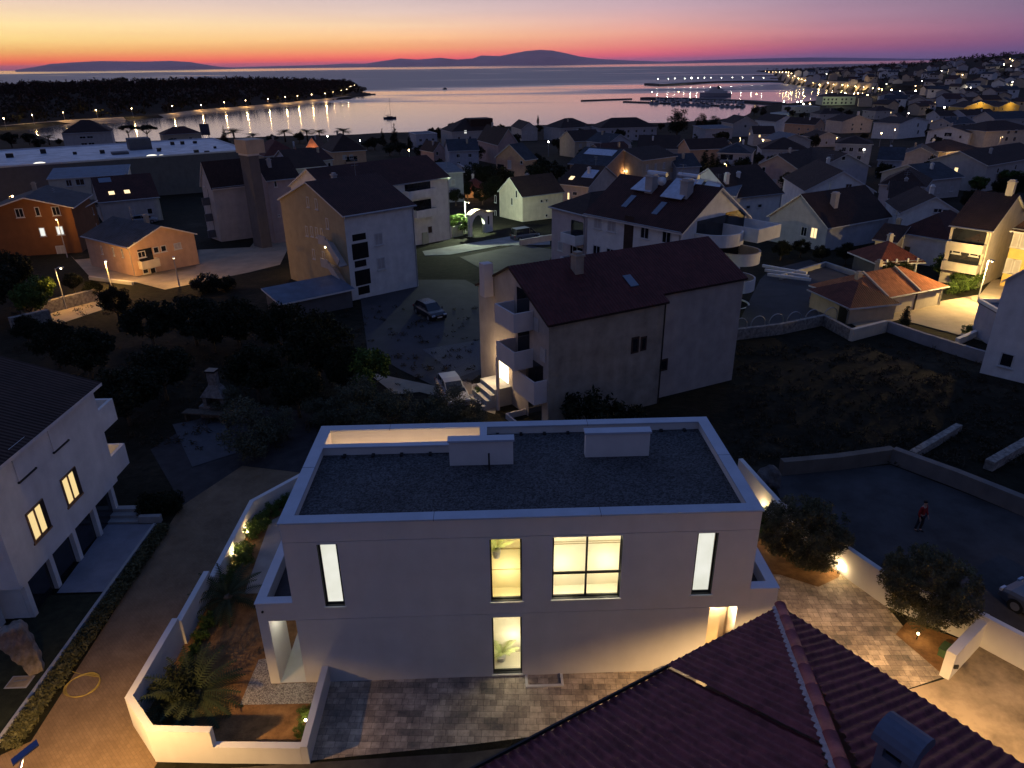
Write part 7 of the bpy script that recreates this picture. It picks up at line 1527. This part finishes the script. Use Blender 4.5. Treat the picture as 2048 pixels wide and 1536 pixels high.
# brick barbecue
b = G(440,832); e = thing('barbecue', 'stone garden barbecue with a chimney standing in the dark garden', 'barbecue', tuple(b), -.15)
BR = mat('bbq_stone', (.10,.09,.085), .9, 0, 4, col2=(.24,.22,.21), bump=.4)
mb = MB(); mb.box(-1.1,-.5,-.3,1.1,.5,.9); mb.box(-.75,-.45,.9,-.5,.45,1.6); mb.box(.5,-.45,.9,.75,.45,1.6); mb.box(-.5,.3,.9,.5,.45,1.6); mb.build('hearth', BR, e)
mb = MB(); mb.add([(-.85,-.55,1.6),(.85,-.55,1.6),(.85,.55,1.6),(-.85,.55,1.6),(-.28,-.2,2.4),(.28,-.2,2.4),(.28,.3,2.4),(-.28,.3,2.4)], [(0,1,5,4),(1,2,6,5),(2,3,7,6),(3,0,4,7),(3,2,1,0)]); mb.box(-.28,-.2,2.4,.28,.3,3.3); mb.build('hood', BR, e); mb = MB(); mb.box(-.35,-.27,3.3,.35,.37,3.42); mb.build('cap', DARK, e)
mb = MB(); mb.box(-1.9,-1.3,.68,.9,-.6,.76); mb.box(-1.8,-1.2,-.3,-1.7,-.7,.68); mb.box(.7,-1.2,-.3,.8,-.7,.68); tb = mb.build('table', BARK); tb.location = tuple(b); tb.rotation_euler = (0,0,-.15); tag(tb, 'dark garden table in front of the stone barbecue', 'table')
# handrails by the lit door of the middle house
for (x, y, lab) in ((945,795,'white tubular handrail nearer the silver car'),(978,785,'white tubular handrail nearer the lit doorway')):
    b = G(x, y); mb = MB(); mb.tube([(0,0,-.3),(0,0,.95),(.75,.35,1.05),(.75,.35,-.2)], .03, 6); o = mb.build('handrail', TRIM); o.location = tuple(b); tag(o, lab, 'handrail')
b = G(962,800); mb = MB(); mb.box(-.5,-.3,-.2,.6,.3,.5); o = mb.build('planter', plaster('planter_cream', (.5,.44,.34))); o.location = tuple(b); tag(o, 'cream planter box between the white handrails', 'planter'); plant('bush', (b[0]-.1,b[1],b[2]+.45), .4, 'yellow lit little bush in the cream planter')
# covered boat-like boulder beside the right hand wall
q = hpx(1532,968); bm = bmesh.new(); bmesh.ops.create_icosphere(bm, subdivisions=3, radius=1)
for v in bm.verts: n_ = 1+.12*math.sin(4*v.co.x+2*v.co.y)+.08*math.sin(7*v.co.z+5*v.co.x); v.co = Vector((v.co.x*.75*n_, v.co.y*.6*n_, max(-.2, v.co.z)*.85*n_))
me = bpy.data.meshes.new('boulder'); bm.to_mesh(me); bm.free(); me.materials.append(mat('boulder_dark', (.06,.055,.055), .9, 0, 3, bump=.8, col2=(.14,.13,.125))); o = bpy.data.objects.new('boulder', me); COL.objects.link(o); o.location = (*hw(*q), GZ+.2); tag(o, 'dark rounded boulder behind the white wall at the back right corner', 'boulder')
# dark lot surface behind the right hand wall
drape('lot', gp([(1545,955),(1780,930),(2060,1040),(2060,1300),(1965,1240),(1790,1160),(1700,1100),(1565,1010)]), .03, mat('lot_gravel', (.032,.03,.03), .95, 0, .5, col2=(.062,.06,.062), detail=8), 3)
q = hw(24.75,.35); mb = MB(); mb.box(-.28,-.16,0,.28,.16,.34); mb.box(-.30,-.18,.341,.30,.18,.39); o = mb.build('storage_box', mat('box_green', (.06,.11,.05), .6, .15)); o.location = (*q,GZ+.03); o.rotation_euler = (0,0,.7); tag(o, 'small green storage box standing in the corner bed by the driveway', 'box')
# indoor plants behind the lit windows
def potted(loc, sc, label):
    e = thing('potted_plant', label, 'plant', (*hw(*loc[:2]), loc[2]), 0); e.scale = (sc,)*3
    mb = MB(); mb.lathe([(.14,0),(.2,.35),(.17,.35)], n=14); mb.build('pot', TRIM, e)
    fronds(12,.8,.1,.4,(.5,1.35),.3,9,.22).build('leaves', leafmat('leaf_house', (.30,.36,.12), (.45,.50,.22)), e)
potted((7.4,.72,-.28), .95, 'green potted palm behind the lit lower window'); 
potted((7.3,.75,4.75), .9, 'leafy plant hanging high behind the upper yellow window')
# weeds and stones in the meadow and the scrub plot: low tufts, uncountable
cl = []; rm_ = random.Random(6)
for _ in range(1500):
    px_, py_ = (rm_.uniform(1470,2048), rm_.uniform(690,930)) if rm_.random() < .55 else (rm_.uniform(20,960), rm_.uniform(610,900))
    q = G(px_, py_)
    if in_house(q[0], q[1], .5): continue
    cl.append(((q[0],q[1],q[2]+.12), rm_.uniform(.15,.5), .5))
V, n = leaves(cl, 26000, .3, .06); o = mobj('meadow_weeds', leafmesh('meadow_weeds', V, n, LEAF['dry'])); kind(o, 'stuff')
for k, p in PR.items():
    if k not in used:
        for c in list(p.children): bpy.data.objects.remove(c)
        bpy.data.objects.remove(p)

HAZE_D = 1.2e-5
if HAZE_D:
    mb = MB(); mb.box(-46000,-500,SEA-6,46000,46000,1100); m = bpy.data.materials.new('haze_air'); nt = nodes(m)
    v = N(nt, 'ShaderNodeVolumePrincipled', inp={'Color': (.98,.50,.52,1), 'Density': HAZE_D, 'Anisotropy': .55}); o = N(nt, 'ShaderNodeOutputMaterial'); nt.links.new(v.outputs[0], o.inputs['Volume'])
    o = mb.build('haze', m); kind(o, 'stuff')
    S.cycles.volume_bounces = 0
